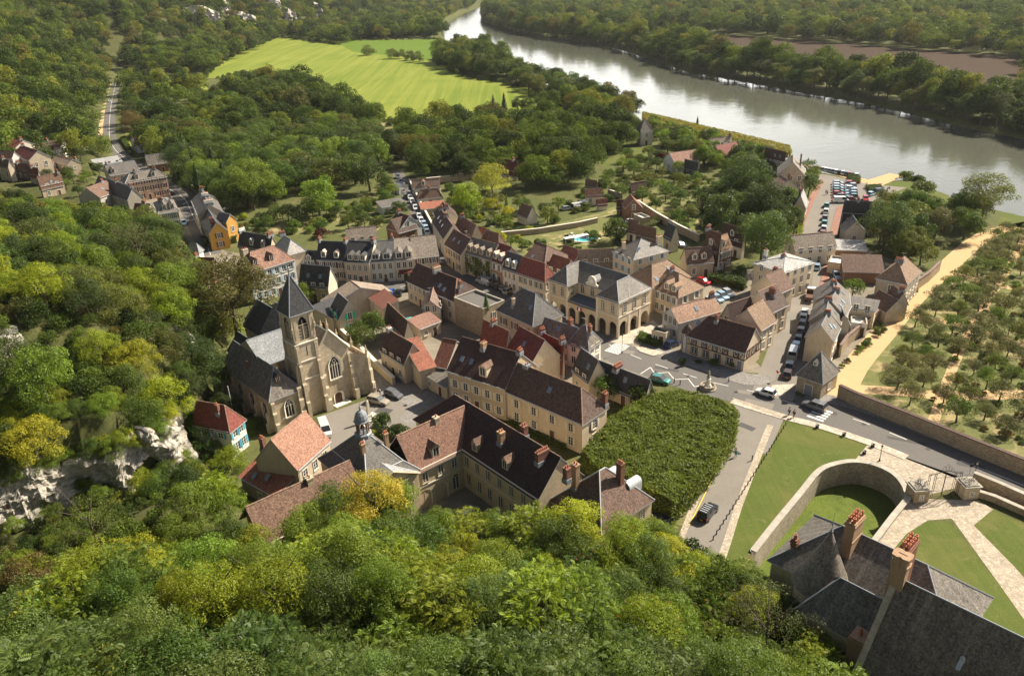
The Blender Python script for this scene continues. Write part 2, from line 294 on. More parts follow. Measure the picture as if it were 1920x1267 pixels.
def terrain(x, y):
    x = np.asarray(x, float); y = np.asarray(y, float)
    d = dline(x, y, FOOT); hill = inpoly(x, y, HILLPOLY)
    num = np.zeros(x.shape); den = np.zeros(x.shape)
    for cx, cy, cz in CTRL:
        w = 1.0/((x-cx)**2+(y-cy)**2+9.0)**2; num += w*cz; den += w
    near = num/den*np.clip(d/9.0, 0, 1)**.8
    ns = 6*np.sin(x*.021+1.3)*np.sin(y*.017)+4*np.sin(x*.05+y*.03)
    d9 = np.maximum(0, d-9); far = 88*(1-np.exp(-d9/115.0))+np.clip(d9/60, 0, 1)*ns
    k = np.clip((y-350)/80, 0, 1); k = k*k*(3-2*k)
    z = near*(1-k)+far*k
    z = np.where(hill, np.minimum(z, 92), 0.0)
    dc = dline(x, y, CLW); z = np.where(inpoly(x, y, CLB) & (dc < 10) & (dc > 3.2), np.maximum(z, 11.0), z); z = np.where((inpoly(x, y, CLF) | (dc < 3.2)) & hill, np.minimum(z, 2.6+np.maximum(0, dc-7)*.9), z)
    rd = dline(x, y, RIV, True); ri = inpoly(x, y, RIV)
    s = np.where(ri, -rd, rd)            # <0 inside the river
    z = np.where(hill, z, np.where(s < 6, -3.5+3.5*np.clip((s+3)/9.0, 0, 1), z))
    return z
CLPX = [(-40,1010),(43,978),(114,950),(160,935),(215,925),(262,912),(300,896),(335,872),(362,830)]
CLW = [tuple(P(a, b, 4)[:2]) for a, b in CLPX]; CLF = CLW+[(CLW[-1][0]+10, CLW[-1][1]-8), (-48,84), (-60,76), (-92,76)]; CLB = CLW+[(CLW[-1][0]-6, CLW[-1][1]+8), (-70,112), (-92,100)]
def tz(x, y): return float(terrain(np.array([x]), np.array([y]))[0])
DITCH = [(1412,1036),(1452,985),(1500,927),(1532,888),(1558,874),(1598,867),(1638,873),(1673,889),(1694,911),(1703,935),(1640,1018),(1560,1110),(1440,1110)]
DITCHW = [P(a, b, 0)[:2] for a, b in DITCH]
def axis(a, b, fine, lo, hi, g=1.09, cap=45):
    mid = list(np.arange(lo, hi+fine/2, fine)); s = fine; up = [mid[-1]]
    while up[-1] < b: s = min(s*g, cap); up.append(up[-1]+s)
    s = fine; dn = [mid[0]]
    while dn[-1] > a: s = min(s*g, cap); dn.append(dn[-1]-s)
    return np.array(dn[:0:-1]+mid+up[1:])
def build_ground():
    xs = axis(-2600, 3800, 2.4, -215, 240); ys = axis(-80, 4600, 2.4, -20, 420)
    X, Y = np.meshgrid(xs, ys); Z = terrain(X.ravel(), Y.ravel())
    V = np.stack([X.ravel(), Y.ravel(), Z], 1); nx, ny = len(xs), len(ys)
    i = np.arange(nx-1)[None, :]+nx*np.arange(ny-1)[:, None]; i = i.ravel()
    F = np.stack([i, i+1, i+1+nx, i+nx], 1)
    ind = inpoly(V[:, 0], V[:, 1], DITCHW); F = F[~ind[F].any(1)]
    me = bpy.data.meshes.new('ground'); me.vertices.add(len(V)); me.vertices.foreach_set('co', V.ravel())
    me.loops.add(F.size); me.loops.foreach_set('vertex_index', F.ravel()); me.polygons.add(len(F))
    me.polygons.foreach_set('loop_start', np.arange(0, F.size, 4)); me.polygons.foreach_set('use_smooth', np.ones(len(F), bool))
    me.update(calc_edges=True); me.validate()
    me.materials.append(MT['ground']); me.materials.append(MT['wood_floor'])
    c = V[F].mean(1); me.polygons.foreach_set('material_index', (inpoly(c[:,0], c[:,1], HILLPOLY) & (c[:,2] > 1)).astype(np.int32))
    return put('ground', me, kind='structure')
build_ground()
def sheet(name, mt, pix, z, v='S', world=None, kind='structure', **k):
    b = MB(); ring = world if world else [pv(v, x, y, 0) for x, y in pix]
    ring = [(q[0], q[1], z) for q in ring]
    a = sum(ring[i][0]*ring[(i+1) % len(ring)][1]-ring[(i+1) % len(ring)][0]*ring[i][1] for i in range(len(ring)))
    if a < 0: ring = ring[::-1]
    b.poly(ring); return b.build(name, MT[mt], kind=kind, **k)
def offset(line, w0, w1):
    """both edges of a strip along a world polyline"""
    L = [Vector((q[0], q[1], 0)) for q in line]; a, b = [], []
    for i, p in enumerate(L):
        d = (L[min(i+1, len(L)-1)]-L[max(i-1, 0)]).normalized(); n = Vector((-d.y, d.x, 0))
        a.append(p+n*w0); b.append(p+n*w1)
    return a, b
def smooth(line, k=3):
    L = [Vector((q[0], q[1], 0)) for q in line]; out = []
    for i in range(len(L)-1):
        p0, p1, p2, p3 = L[max(i-1, 0)], L[i], L[i+1], L[min(i+2, len(L)-1)]
        for j in range(k):
            t = j/k; out.append(.5*((2*p1)+(p2-p0)*t+(2*p0-5*p1+4*p2-p3)*t*t+(3*p1-p0-3*p2+p3)*t**3))
    return out+[L[-1]]
STRIPS = []
def strip(name, mt, line, w0, w1, z, kerb=0.0, kind='structure', smo=True, block=True, **k):
    line = smooth(line) if smo else line
    a, b = offset(line, w0, w1); m = MB()
    for i in range(len(a)-1):
        q = [a[i], b[i], b[i+1], a[i+1]]
        q = [Vector((p.x, p.y, (z+kerb))) for p in q]
        n = (q[1]-q[0]).cross(q[3]-q[0])
        if n.z < 0: q = q[::-1]
        m.poly(q, [(p.x, p.y) for p in q])
        if kerb:
            for e0, e1 in ((a[i], a[i+1]), (b[i+1], b[i])):
                m.poly([(e0.x,e0.y,z-.02),(e1.x,e1.y,z-.02),(e1.x,e1.y,z+kerb),(e0.x,e0.y,z+kerb)])
    if block: STRIPS.append(([(p.x, p.y) for p in line], max(abs(w0), abs(w1))))
    return m.build(name, MT[mt], kind=kind, **k)
# water
m = MB(); m.poly([(-400,150,-1.5),(3000,150,-1.5),(3000,4500,-1.5),(-400,4500,-1.5)])
ww = [Vector((x, y, -1.5)) for x, y in RIV]
m = MB(); lim = [P(a, b+8, -1.5) for a, b in NEARB]+[P(a, b-5, -1.5) for a, b in FARB[::-1]]
m.poly([(q.x, q.y, -1.5) for q in lim][::-1]); m.build('river', MT['river_water'], kind='structure')
# fields
sheet('meadow', 'meadow', [(525,70),(640,85),(662,98),(760,108),(815,114),(860,140),(1010,170),(1000,196),(985,215),(870,235),(755,248),(700,215),(640,195),(560,160),(430,146),(380,148),(398,130),(440,102),(490,82)], .10)
sheet('upper_meadow', 'meadow_green', [(560,66),(640,77),(818,74),(845,90),(822,116),(760,108),(662,98),(640,85),(525,71)], .12)
sheet('dry_meadow_corner', 'garden_soil', [(676,198),(700,206),(757,245),(735,262)], .14)
sheet('ploughed_field', 'plough', [(1140,52),(1280,62),(1413,70),(1613,85),(1860,104),(1960,116),(1960,215),(1500,140),(1300,115),(1180,86)], .10)
sheet('far_field', 'plough', [(488,52),(520,46),(530,56),(498,66)], .10); sheet('far_meadow', 'meadow', [(535,38),(590,36),(590,48),(545,50)], .10)
for pl in ([(300,150),(360,148),(392,152),(350,168),(300,166)], [(235,245),(300,235),(300,262),(250,290),(235,270)], [(325,160),(370,150),(395,170),(340,188)]): sheet('pasture', 'meadow', pl, .06)
sheet('riverside_lawn', 'lawn', [(1650,345),(1700,338),(1740,352),(1778,366),(1790,378),(1760,385),(1650,375),(1632,368)], .012)
sheet('riverside_lawn', 'lawn', [(1880,398),(1990,420),(1990,440),(1870,420)], .012)
sheet('garden_lawn', 'lawn', [(1175,265),(1215,285),(1210,300),(1165,300),(1140,315),(1108,300),(1120,285)], .012)
sheet('garden_lawn', 'lawn', [(1265,410),(1310,405),(1300,425),(1275,430)], .012)
sheet('kitchen_gardens', 'garden_soil', [(960,440),(1120,400),(1290,330),(1420,360),(1400,450),(1180,420),(1150,452),(1080,470),(960,480)], .008)
sheet('cemetery_lawn', 'meadow', [(905,350),(960,345),(960,352),(905,356)], .012)
sheet('back_gardens', 'garden_soil', [(560,405),(700,395),(720,420),(700,440),(560,440),(480,440)], .008)
# roads
MAIN = [P(*q) for q in [(2050,965),(1920,910),(1800,863),(1700,824),(1600,785),(1500,760),(1420,736),(1330,715),(1250,690),(1190,668),(1130,640),(1080,612),(1020,580),(960,548),(905,520)]]
strip('main_road', 'asphalt', MAIN, -3.3, 3.3, .012)
LOOP = [P(*q) for q in [(930,532),(870,520),(800,520),(760,536),(700,545),(640,546),(590,540),(540,520)]]
strip('lay_by', 'asphalt', MAIN, 3.3, 5.6, .008)
strip('village_street', 'asphalt', LOOP, -3.2, 3.2, .016)
sheet('market_square', 'asphalt', [(905,490),(960,520),(1060,590),(1040,625),(960,575),(900,545),(870,520)], .020)
WEST = [P(*q) for q in [(395,478),(382,445),(362,405),(345,372),(318,355),(285,330),(245,305),(214,278),(205,250),(208,200),(216,160),(222,120),(226,100)]]
strip('west_road', 'asphalt', WEST, -3.2, 3.2, .012)
strip('west_road_verge', 'sand', WEST[6:], 3.2, 5.4, .014)
RUE = [P(*q) for q in [(1450,745),(1462,705),(1478,655),(1492,600),(1507,540),(1520,480),(1533,430),(1548,385),(1568,340)]]
strip('river_street', 'asphalt_pale', RUE, -3.6, 4.0, .020)
strip('river_street_pavement', 'brick_paving', RUE[2:], 4.0, 6.0, .02, .10); strip('river_street_pavement', 'brick_paving', RUE[1:-1], -5.6, -3.6, .02, .10)
sheet('car_park', 'asphalt_pale', [(1530,385),(1528,345),(1512,322),(1560,330),(1630,345),(1700,352),(1640,375),(1600,400),(1545,400)], .024)
sheet('quay_path', 'sand', [(1625,338),(1668,325),(1695,330),(1650,350),(1630,352)], .030)
sheet('quay_path', 'sand', [(1488,306),(1500,306),(1640,340),(1620,344)], .028)
BACK = [P(*q) for q in [(845,540),(832,500),(812,460),(795,425),(775,385),(757,350),(745,320)]]
strip('lane', 'asphalt', BACK, -2.4, 2.4, .014)
strip('castle_road', 'asphalt_pale', [P(*q) for q in [(1425,752),(1408,790),(1375,870),(1345,940),(1320,1010),(1300,1060)]], -2.6, 2.6, .022)
sheet('castle_road_mouth', 'asphalt_pale', [(1370,748),(1470,785),(1440,850),(1390,850),(1392,790)], .026)
for nm, w0, w1 in (('castle_road_kerb', 2.6, 3.7), ('castle_road_kerb', -3.5, -2.6)):
    strip(nm, 'cobble', [P(*q) for q in [(1410,790),(1375,870),(1345,940),(1320,1010),(1300,1060)]], w0, w1, .02, .06)
strip('lime_edge', 'garden_soil', [P(*q) for q in [(1375,800),(1350,865),(1310,930),(1280,985)]], -1.0, 1.4, .010)
strip('castle_pavement', 'paving_pale', [P(*q) for q in [(1372,752),(1470,782),(1540,800),(1630,830),(1700,858)]], -.9, .9, .02, .08)
strip('wall_pavement', 'cobble_grey', MAIN[:6], -6.4, -3.3, .02, .10, smo=True)
sheet('cobbled_forecourt', 'cobble', [(1628,832),(1700,858),(1790,892),(1920,945),(1990,975),(1985,1000),(1830,905),(1700,938),(1694,911),(1673,889),(1638,873),(1600,866)], .030)
sheet('halftimber_forecourt', 'cobble_grey', [(1190,655),(1215,640),(1290,665),(1400,700),(1450,705),(1438,722),(1395,722),(1330,700),(1240,668)], .05)
sheet('pavement_corner', 'paving_pale', [(1212,652),(1190,650),(1200,660),(1225,668),(1248,662)], .12)
sheet('townhall_forecourt', 'paving_pale', [(1140,640),(1225,600),(1245,620),(1200,645),(1165,645)], .045)
sheet('bathhouse_forecourt', 'paving_pale', [(1448,722),(1490,720),(1468,742),(1440,738)], .05)
sheet('church_square', 'asphalt_pale', [(600,780),(690,748),(700,700),(760,700),(850,745),(900,790),(860,810),(790,860),(640,840),(610,830)], .010)
sheet('church_square_cobbles', 'cobble_grey', [(690,680),(740,715),(845,745),(800,800),(745,790),(770,760),(700,735)], .016)
sheet('crossroad_corner', 'cobble', [(1380,752),(1372,746),(1480,780),(1478,788)], .13)
sheet('church_road', 'asphalt_pale', [(600,790),(640,840),(610,900),(585,880),(600,830)], .008)
# castle grounds
sheet('castle_lawn', 'lawn', None, .010, world=[P(*q) for q in [(1472,789),(1500,793),(1635,829),(1628,848),(1612,860),(1600,862),(1558,869),(1528,882),(1496,921),(1450,978),(1400,1040),(1340,1110),(1320,1040),(1340,1005),(1390,900),(1430,840)]])
m = MB(); dz = -4.0; cen = sum((Vector((x, y, 0)) for x, y in DITCHW), Vector())/len(DITCHW)
m.poly([(cen.x+(x-cen.x)*1.04, cen.y+(y-cen.y)*1.04, dz) for x, y in DITCHW][::-1]); o = m.build('moat_floor', MT['moat_grass'], kind='structure')
sheet('courtyard_paving', 'cobble', [(1700,945),(1706,934),(1835,938),(1862,955),(1825,985),(1782,972),(1740,975),(1700,1000),(1650,1060),(1625,1050)], .024)
sheet('courtyard_path', 'cobble', [(1782,968),(1825,984),(1900,1060),(1990,1160),(1990,1260),(1870,1090)], .028)
sheet('courtyard_lawn', 'lawn', [(1700,962),(1738,978),(1782,980),(1870,1090),(1990,1250),(1990,1400),(1800,1400),(1640,1100),(1660,1010)], .016)
sheet('courtyard_lawn', 'lawn', [(1858,956),(1990,1010),(1990,1160),(1900,1060),(1822,985)], .020)
# kitchen garden of the castle
GP = [(1568,748),(1600,690),(1660,620),(1740,535),(1850,430),(2000,400),(2100,700),(2100,960),(1925,870),(1760,800),(1640,765)]
sheet('orchard_ground', 'garden_soil', GP, .006)
SP = [P(*q) for q in [(1575,745),(1600,690),(1655,625),(1710,560),(1770,505),(1850,440),(1960,415)]]
strip('orchard_path', 'sand', SP, -2.6, 2.4, .012, block=False)
strip('orchard_path', 'sand', [P(*q) for q in [(1590,728),(1700,735),(1780,742),(1925,738),(2050,735)]], -1.7, 1.7, .016, block=False)
strip('orchard_path', 'sand', [P(*q) for q in [(1700,590),(1800,610),(1900,640),(2000,680)]], -1.1, 1.1, .014, block=False)
strip('orchard_path', 'sand', [P(*q) for q in [(1775,510),(1850,530),(1925,545),(2000,560)]], -1.4, 1.4, .018, block=False)
strip('orchard_path', 'sand', [P(*q) for q in [(1925,440),(1880,520),(1830,600),(1790,680),(1750,790)]], -.9, .9, .020, block=False)
for k_, (x_, y_, a_, b_) in enumerate([(1550,772,3.5,1.1),(1395,735,2.4,1.3),(1250,692,5,.9),(1180,660,2.2,1.6),(1700,826,6,.8),(1495,600,.9,4),(1515,500,1.2,6),(1540,400,1.6,2.4),(1400,800,1.4,3),(1350,930,.8,5),(720,770,3,2),(800,770,2,1),(1000,570,3,1.2),(800,522,4,.9),(1820,872,4,1.2)]):
    c_ = P(x_, y_); d_ = .74 if b_ > a_ else -.45
    M_ = Matrix.Rotation(d_, 3, 'Z'); sheet('road_patch', 'asphalt_pale' if k_ % 2 else 'asphalt_dark', None, .029, world=[tuple((c_+M_ @ Vector(q)))[:2] for q in ((-a_/2,-b_/2,0),(a_/2,-b_/2,0),(a_/2,b_/2,0),(-a_/2,b_/2,0))])
m = MB()
for x_, y_ in [(1490,752),(1380,735),(1290,705),(1620,795),(1500,560),(1525,460),(1385,850),(760,760),(720,790),(960,555),(1740,842)]:
    c_ = P(x_, y_); m.lathe([(0,.036),(.38,.036),(.40,.033)][::-1], 12, (c_.x, c_.y))
m.build('manhole_covers', MT['iron'], kind='structure')
# painted markings (they are part of the carriageway)
def paint(name, ring, z=.03): return sheet(name, 'road_paint', None, z, world=ring)
def bars(name, a, b, n, wid, length, z):
    """zebra: n bars spread from a to b, each lying across"""
    a, b = Vector(a), Vector(b); d = (b-a).normalized(); nrm = Vector((-d.y, d.x, 0)); m = MB()
    for i in range(n):
        c = a+(b-a)*((i+.5)/n); w = wid/2
        m.poly([c-d*w-nrm*length/2+Vector((0,0,z)), c+d*w-nrm*length/2+Vector((0,0,z)), c+d*w+nrm*length/2+Vector((0,0,z)), c-d*w+nrm*length/2+Vector((0,0,z))])
    return m.build(name, MT['road_paint'], kind='structure')
bars('zebra_crossing', pv('L',700,295), pv('L',810,215), 7, .42, 3.4, .034)
bars('zebra_crossing', pv('M',800,895), pv('M',900,800), 5, .5, 3.0, .034)
def dashes(line, w, dash, gap, z, off=0.0):
    line = smooth(line, 6); m = MB(); acc = 0; on = True; cur = [line[0]]
    for p, q in zip(line, line[1:]):
        seg = (q-p).length; d = (q-p).normalized(); t = 0
        while t < seg:
            need = (dash if on else gap)-acc; st = min(need, seg-t); a = p+d*t; b = p+d*(t+st); n = Vector((-d.y, d.x, 0))
            if on: m.poly([a+n*(off-w)+Vector((0,0,z)), b+n*(off-w)+Vector((0,0,z)), b+n*(off+w)+Vector((0,0,z)), a+n*(off+w)+Vector((0,0,z))][::1])
            t += st; acc += st
            if acc >= (dash if on else gap)-1e-6: on = not on; acc = 0
    return m
dashes(MAIN[:3], .07, 30, .1, .03).build('road_line', MT['road_paint'], kind='structure'); dashes(MAIN[3:], .07, 3, 3.5, .03).build('road_line', MT['road_paint'], kind='structure')
dashes(WEST, .08, 40, .1, .03).build('road_line', MT['road_paint'], kind='structure'); dashes(LOOP[2:], .07, 3, 3, .03).build('road_line', MT['road_paint'], kind='structure')
m = MB(); zz = pts('L', [(965,485),(1055,425),(1090,480),(1215,470),(1270,535),(1395,530),(1450,600),(1500,590)])
for p, q in zip(zz, zz[1:]):
    d = (q-p).normalized(); n = Vector((-d.y, d.x, 0))*.08; u = Vector((0,0,.036)); m.poly([p-n+u, q-n+u, q+n+u, p+n+u])
m.build('zigzag_marking', MT['road_paint'], kind='structure')
strip('yellow_kerb_line', 'yellow_paint', [P(*q) for q in [(1363,848),(1345,880),(1320,930),(1292,985)]], -.08, .08, .12, block=False)
m = MB()
for k in range(3):
    c = pv('I', 752+k*22, 458, .045); m.poly([c+Vector((-.25,-.5,0)), c+Vector((.25,-.5,0)), c+Vector((0,.5,0))])
m.build('give_way_triangles', MT['road_paint'], kind='structure')
# ------------------------------------------------------------------ camera, sun, sky
cam = bpy.data.cameras.new('camera'); co = bpy.data.objects.new('camera', cam); COL.objects.link(co)
cam.sensor_width = 36; cam.lens = FPX/1920*36; cam.clip_end = 9000; cam.clip_start = .5
rx = Vector(ray(CX+1, CY)-ray(CX, CY)).normalized(); fw = Vector(ray(CX, CY)).normalized(); up = -Vector(ray(CX, CY+1)-ray(CX, CY)).normalized()
co.matrix_world = Matrix(((rx.x, up.x, -fw.x, 0), (rx.y, up.y, -fw.y, 0), (rx.z, up.z, -fw.z, H), (0, 0, 0, 1)))
sc.camera = co
sheet('village_yards', 'yard', [(560,505),(760,500),(905,475),(1060,500),(1200,560),(1290,560),(1440,700),(1240,690),(1130,770),(1090,800),(940,760),(850,745),(700,690),(660,640),(640,560),(560,560)], .004)
sheet('village_yards', 'yard', [(1500,470),(1620,465),(1740,515),(1640,620),(1560,720),(1490,700)], .004)
sheet('village_yards', 'yard', [(1290,520),(1440,500),(1460,560),(1400,590),(1300,575)], .007)
sheet('village_yards', 'yard', [(190,300),(300,330),(360,360),(420,470),(480,480),(560,505),(400,530),(330,420),(180,340)], .004)
sheet('stable_courtyard', 'yard', [(740,850),(870,870),(1010,960),(900,1000),(760,960)], .004)
AZ, EL = 60, 42
sv = Vector((math.sin(R(AZ))*math.cos(R(EL)), math.cos(R(AZ))*math.cos(R(EL)), math.sin(R(EL))))
sl = bpy.data.lights.new('sun', 'SUN'); sl.energy = 5.0; sl.angle = R(.53); sl.color = (1, .90, .75)
so = bpy.data.objects.new('sun', sl); COL.objects.link(so); so.rotation_euler = sv.to_track_quat('Z', 'Y').to_euler()
w = bpy.data.worlds.new('World'); sc.world = w; w.use_nodes = True; nt = w.node_tree; nt.nodes.clear()
sky = nt.nodes.new('ShaderNodeTexSky'); sky.sky_type = 'NISHITA'; sky.sun_disc = False; sky.sun_elevation = R(EL); sky.sun_rotation = R(AZ); sky.dust_density = 2.5; sky.air_density = 1.0; sky.altitude = 50
def wn(t, ins, **k):
    n = nt.nodes.new('ShaderNode'+t)
    for a, b in k.items(): setattr(n, a, b)
    for a, b in ins.items():
        if isinstance(b, bpy.types.NodeSocket): nt.links.new(b, n.inputs[a])
        else: n.inputs[a].default_value = b
    return n
tcw = wn('TexCoord', {}).outputs['Generated']; sepz = wn('SeparateXYZ', {0: tcw}).outputs[2]; low = wn('MapRange', {0: sepz, 1: .40, 2: .10, 3: 0.0, 4: 1.0}).outputs[0]
cl = wn('TexNoise', {'Vector': wn('VectorMath', {0: tcw, 1: (1, 1, 3)}, operation='MULTIPLY').outputs[0], 'Scale': 2.2, 'Detail': 6, 'Roughness': .6}).outputs['Fac']; cl = wn('MapRange', {0: cl, 1: .38, 2: .62, 3: .35, 4: 1.0}).outputs[0]
fac = wn('Math', {0: low, 1: cl}, operation='MULTIPLY').outputs[0]; mxw = wn('Mix', {0: fac, 6: sky.outputs[0], 7: (36, 35.3, 33.6, 1)}, data_type='RGBA').outputs[2]
bg = nt.nodes.new('ShaderNodeBackground'); bg.inputs[1].default_value = .038; ow = nt.nodes.new('ShaderNodeOutputWorld')
nt.links.new(mxw, bg.inputs[0]); nt.links.new(bg.outputs[0], ow.inputs[0])
sc.view_settings.view_transform = 'Standard'; sc.view_settings.look = 'None'; sc.view_settings.exposure = 1.12; sc.view_settings.gamma = 1
sc.cycles.max_bounces = 6; sc.cycles.diffuse_bounces = 3; sc.cycles.glossy_bounces = 2; sc.cycles.transmission_bounces = 3; sc.cycles.volume_bounces = 0
sc.cycles.use_denoising = True; sc.cycles.denoiser = 'OPENIMAGEDENOISE'; sc.cycles.denoising_input_passes = 'RGB_ALBEDO_NORMAL'; sc.cycles.denoising_prefilter = 'ACCURATE'; sc.cycles.caustics_reflective = False; sc.cycles.caustics_refractive = False
# ------------------------------------------------------------------ houses
WC = {}
def win_mesh(w, h, arch, bars, surround):
    key = (w, h, arch, bars, surround)
    if key in WC: return WC[key]
    m = MB(); s = .13; y = -.07
    top = h
    def pan(x0, x1, z0, z1, yo, mm): m.box(x0, x1, -yo, .02, z0, z1, mm)
    pan(-w/2-s, -w/2, -.12, top+s, .09, 0); pan(w/2, w/2+s, -.12, top+s, .09, 0); pan(-w/2, w/2, top, top+s, .085, 0); m.box(-w/2-s-.05, w/2+s+.05, -.16, .02, -.2, -.10, 0)
    if arch:
        n = 8; r = w/2
        for k in range(n):
            t0, t1 = math.pi*k/n, math.pi*(k+1)/n
            q = [(-r*math.cos(t0), top+r*math.sin(t0)*.8), (-r*math.cos(t1), top+r*math.sin(t1)*.8)]
            m.poly([(q[0][0],-.03,top+.0),(q[1][0],-.03,top+.0),(q[1][0],-.03,q[1][1]),(q[0][0],-.03,q[0][1])], m=2)
            qo = [(a*(1+s/r), top+(b-top)*(1+s/r*1.2)) for a, b in q]
            m.poly([(q[0][0],-.09,q[0][1]),(q[1][0],-.09,q[1][1]),(qo[1][0],-.09,qo[1][1]),(qo[0][0],-.09,qo[0][1])], m=0)
    m.poly([(-w/2,-.022,0),(w/2,-.022,0),(w/2,-.022,top),(-w/2,-.022,top)], m=2)
    f = .055
    for x0, x1, z0, z1 in ((-w/2,-w/2+f,0,top),(w/2-f,w/2,0,top),(-w/2+f,w/2-f,0,f),(-w/2+f,w/2-f,top-f,top),(-f*.7,f*.7,f,top-f)): pan(x0, x1, z0, z1, .05, 1)
    for k in range(1, bars+1): pan(-w/2+f, -f*.7, top*k/(bars+1)-.015, top*k/(bars+1)+.015, .045, 1); pan(f*.7, w/2-f, top*k/(bars+1)-.015, top*k/(bars+1)+.015, .045, 1)
    WC[key] = m.mesh('window', [MT[surround], MT['white_paint'], MT['glass']]); return WC[key]
def shut_mesh(w, h, mt):
    key = ('sh', w, h, mt)
    if key not in WC:
        m = MB(); a, b = -w*.24, w*.24
        m.box(a, b, -.13, -.07, 0, h)
        for k in range(5): m.box(a+.05, b-.05, -.15, -.131, h*(k+.3)/5.4, h*(k+.75)/5.4)
        WC[key] = m.mesh('shutter', MT[mt])
    return WC[key]
def face_xf(face, L, D):
    """local frame of a wall: origin, rotation, length"""
    return {'F': ((0,0), 0, L), 'R': ((L,0), 90, D), 'B': ((L,D), 180, L), 'L': ((0,D), 270, D)}[face]
def windows(root, face, L, D, n, zs, w=.95, h=1.5, shut=None, arch=False, bars=2, x0=0, x1=None, surround='stone_pale', skip=(), name='window'):
    (ox, oy), rot, ln = face_xf(face, L, D); x1 = ln if x1 is None else x1
    c, s = math.cos(R(rot)), math.sin(R(rot)); me = win_mesh(w, h, arch, bars, surround); out = []
    for j, z in enumerate(zs):
        for i in range(n):
            if (i, j) in skip: continue
            t = x0+(x1-x0)*(i+.5)/n
            o = put(name, me, root, (ox+c*t, oy+s*t, z), (0, 0, R(rot))); out.append(o)
            if shut:
                for s_ in (-1, 1): put('shutter', shut_mesh(w, h, shut), o, (s_*(w/2+.15+w*.24), 0, 0))
    return out
def door(root, face, L, D, t, w=1.0, h=2.1, mt='door_brown', z=0):
    (ox, oy), rot, ln = face_xf(face, L, D); c, s = math.cos(R(rot)), math.sin(R(rot)); x = t*ln if t <= 1 else t
    m = MB(); m.box(-w/2-.12, -w/2, -.10, .02, 0, h+.12, 1); m.box(w/2, w/2+.12, -.10, .02, 0, h+.12, 1); m.box(-w/2, w/2, -.095, .02, h, h+.12, 1); m.box(-w/2, w/2, -.05, .02, 0, h, 0)
    for a in (.15, .55): m.box(-w*.35, w*.35, -.065, -.05, h*a, h*(a+.3), 0)
    m.box(w*.32, w*.38, -.10, -.05, h*.47, h*.5, 2)
    return put('door', m.mesh('door', [MT[mt], MT['stone_pale'], MT['iron']]), root, (ox+c*x, oy+s*x, z), (0,0,R(rot)))
def roof_faces(tp, L, D, ze, zr, e=.3, ins=None):
    """top faces of a roof over the rectangle 0..L, 0..D"""
    if tp in ('gable','hip','hipR','hipL'):
        sl = (zr-ze)/(D/2); ez = ze-e*sl; hi = D/2*.85 if ins is None else ins
        xl = hi if tp in ('hip','hipL') else -e*.6; xr = L-hi if tp in ('hip','hipR') else L+e*.6
        if xl > xr: xl = xr = (xl+xr)/2
        X0 = -e if tp in ('hip','hipL') else -e*.6; X1 = L+e if tp in ('hip','hipR') else L+e*.6
        A, B, C_, D_ = (X0,-e,ez), (X1,-e,ez), (X1,D+e,ez), (X0,D+e,ez); r0, r1 = (xl,D/2,zr), (xr,D/2,zr)
        F = [[A,B,r1,r0], [C_,D_,r0,r1]]
        if tp in ('hip','hipR'): F.append([B,C_,r1])
        if tp in ('hip','hipL'): F.append([D_,A,r0])
    elif tp in ('gabley','hipy'):
        sl = (zr-ze)/(L/2); ez = ze-e*sl; hi = L/2*.85 if ins is None else ins
        y0 = hi if tp == 'hipy' else -e*.6; y1 = D-hi if tp == 'hipy' else D+e*.6
        if y0 > y1: y0 = y1 = (y0+y1)/2
        Y0 = -e if tp == 'hipy' else -e*.6; Y1 = D+e if tp == 'hipy' else D+e*.6
        A, B, C_, D_ = (-e,Y0,ez), (L+e,Y0,ez), (L+e,Y1,ez), (-e,Y1,ez); r0, r1 = (L/2,y0,zr), (L/2,y1,zr)
        F = [[B,C_,r1,r0], [D_,A,r0,r1]]
        if tp == 'hipy': F += [[A,B,r0], [C_,D_,r1]]
    elif tp == 'pyr':
        A, B, C_, D_ = (-e,-e,ze-.15), (L+e,-e,ze-.15), (L+e,D+e,ze-.15), (-e,D+e,ze-.15); t = (L/2,D/2,zr)
        F = [[A,B,t],[B,C_,t],[C_,D_,t],[D_,A,t]]
    elif tp == 'shed': F = [[(-e,-e,ze-e*(zr-ze)/D),(L+e,-e,ze-e*(zr-ze)/D),(L+e,D+.1,zr),(-e,D+.1,zr)]]
    elif tp == 'shedb': F = [[(-e,-.1,zr),(L+e,-.1,zr),(L+e,D+e,ze),(-e,D+e,ze)]]
    elif tp == 'shedr': F = [[(-.1,-e,zr),(L+e,-e,ze),(L+e,D+e,ze),(-.1,D+e,zr)]]
    else: F = [[(0,0,ze-.4),(L,0,ze-.4),(L,D,ze-.4),(0,D,ze-.4)]]
    return F
def roof_mb(F, th=.16):
    m = MB(); from collections import defaultdict
    cnt = defaultdict(int); key = lambda p: tuple(round(q, 3) for q in p)
    for f in F:
        for i in range(len(f)):
            a, b = key(f[i]), key(f[(i+1) % len(f)])
            cnt[(a, b)] += 1
    for f in F:
        m.poly(f); m.poly([(p[0],p[1],p[2]-th) for p in f[::-1]])
        for i in range(len(f)):
            a, b = f[i], f[(i+1) % len(f)]
            if (key(b), key(a)) not in cnt: m.poly([(a[0],a[1],a[2]-th),(b[0],b[1],b[2]-th),b,a], m=1)
    return m
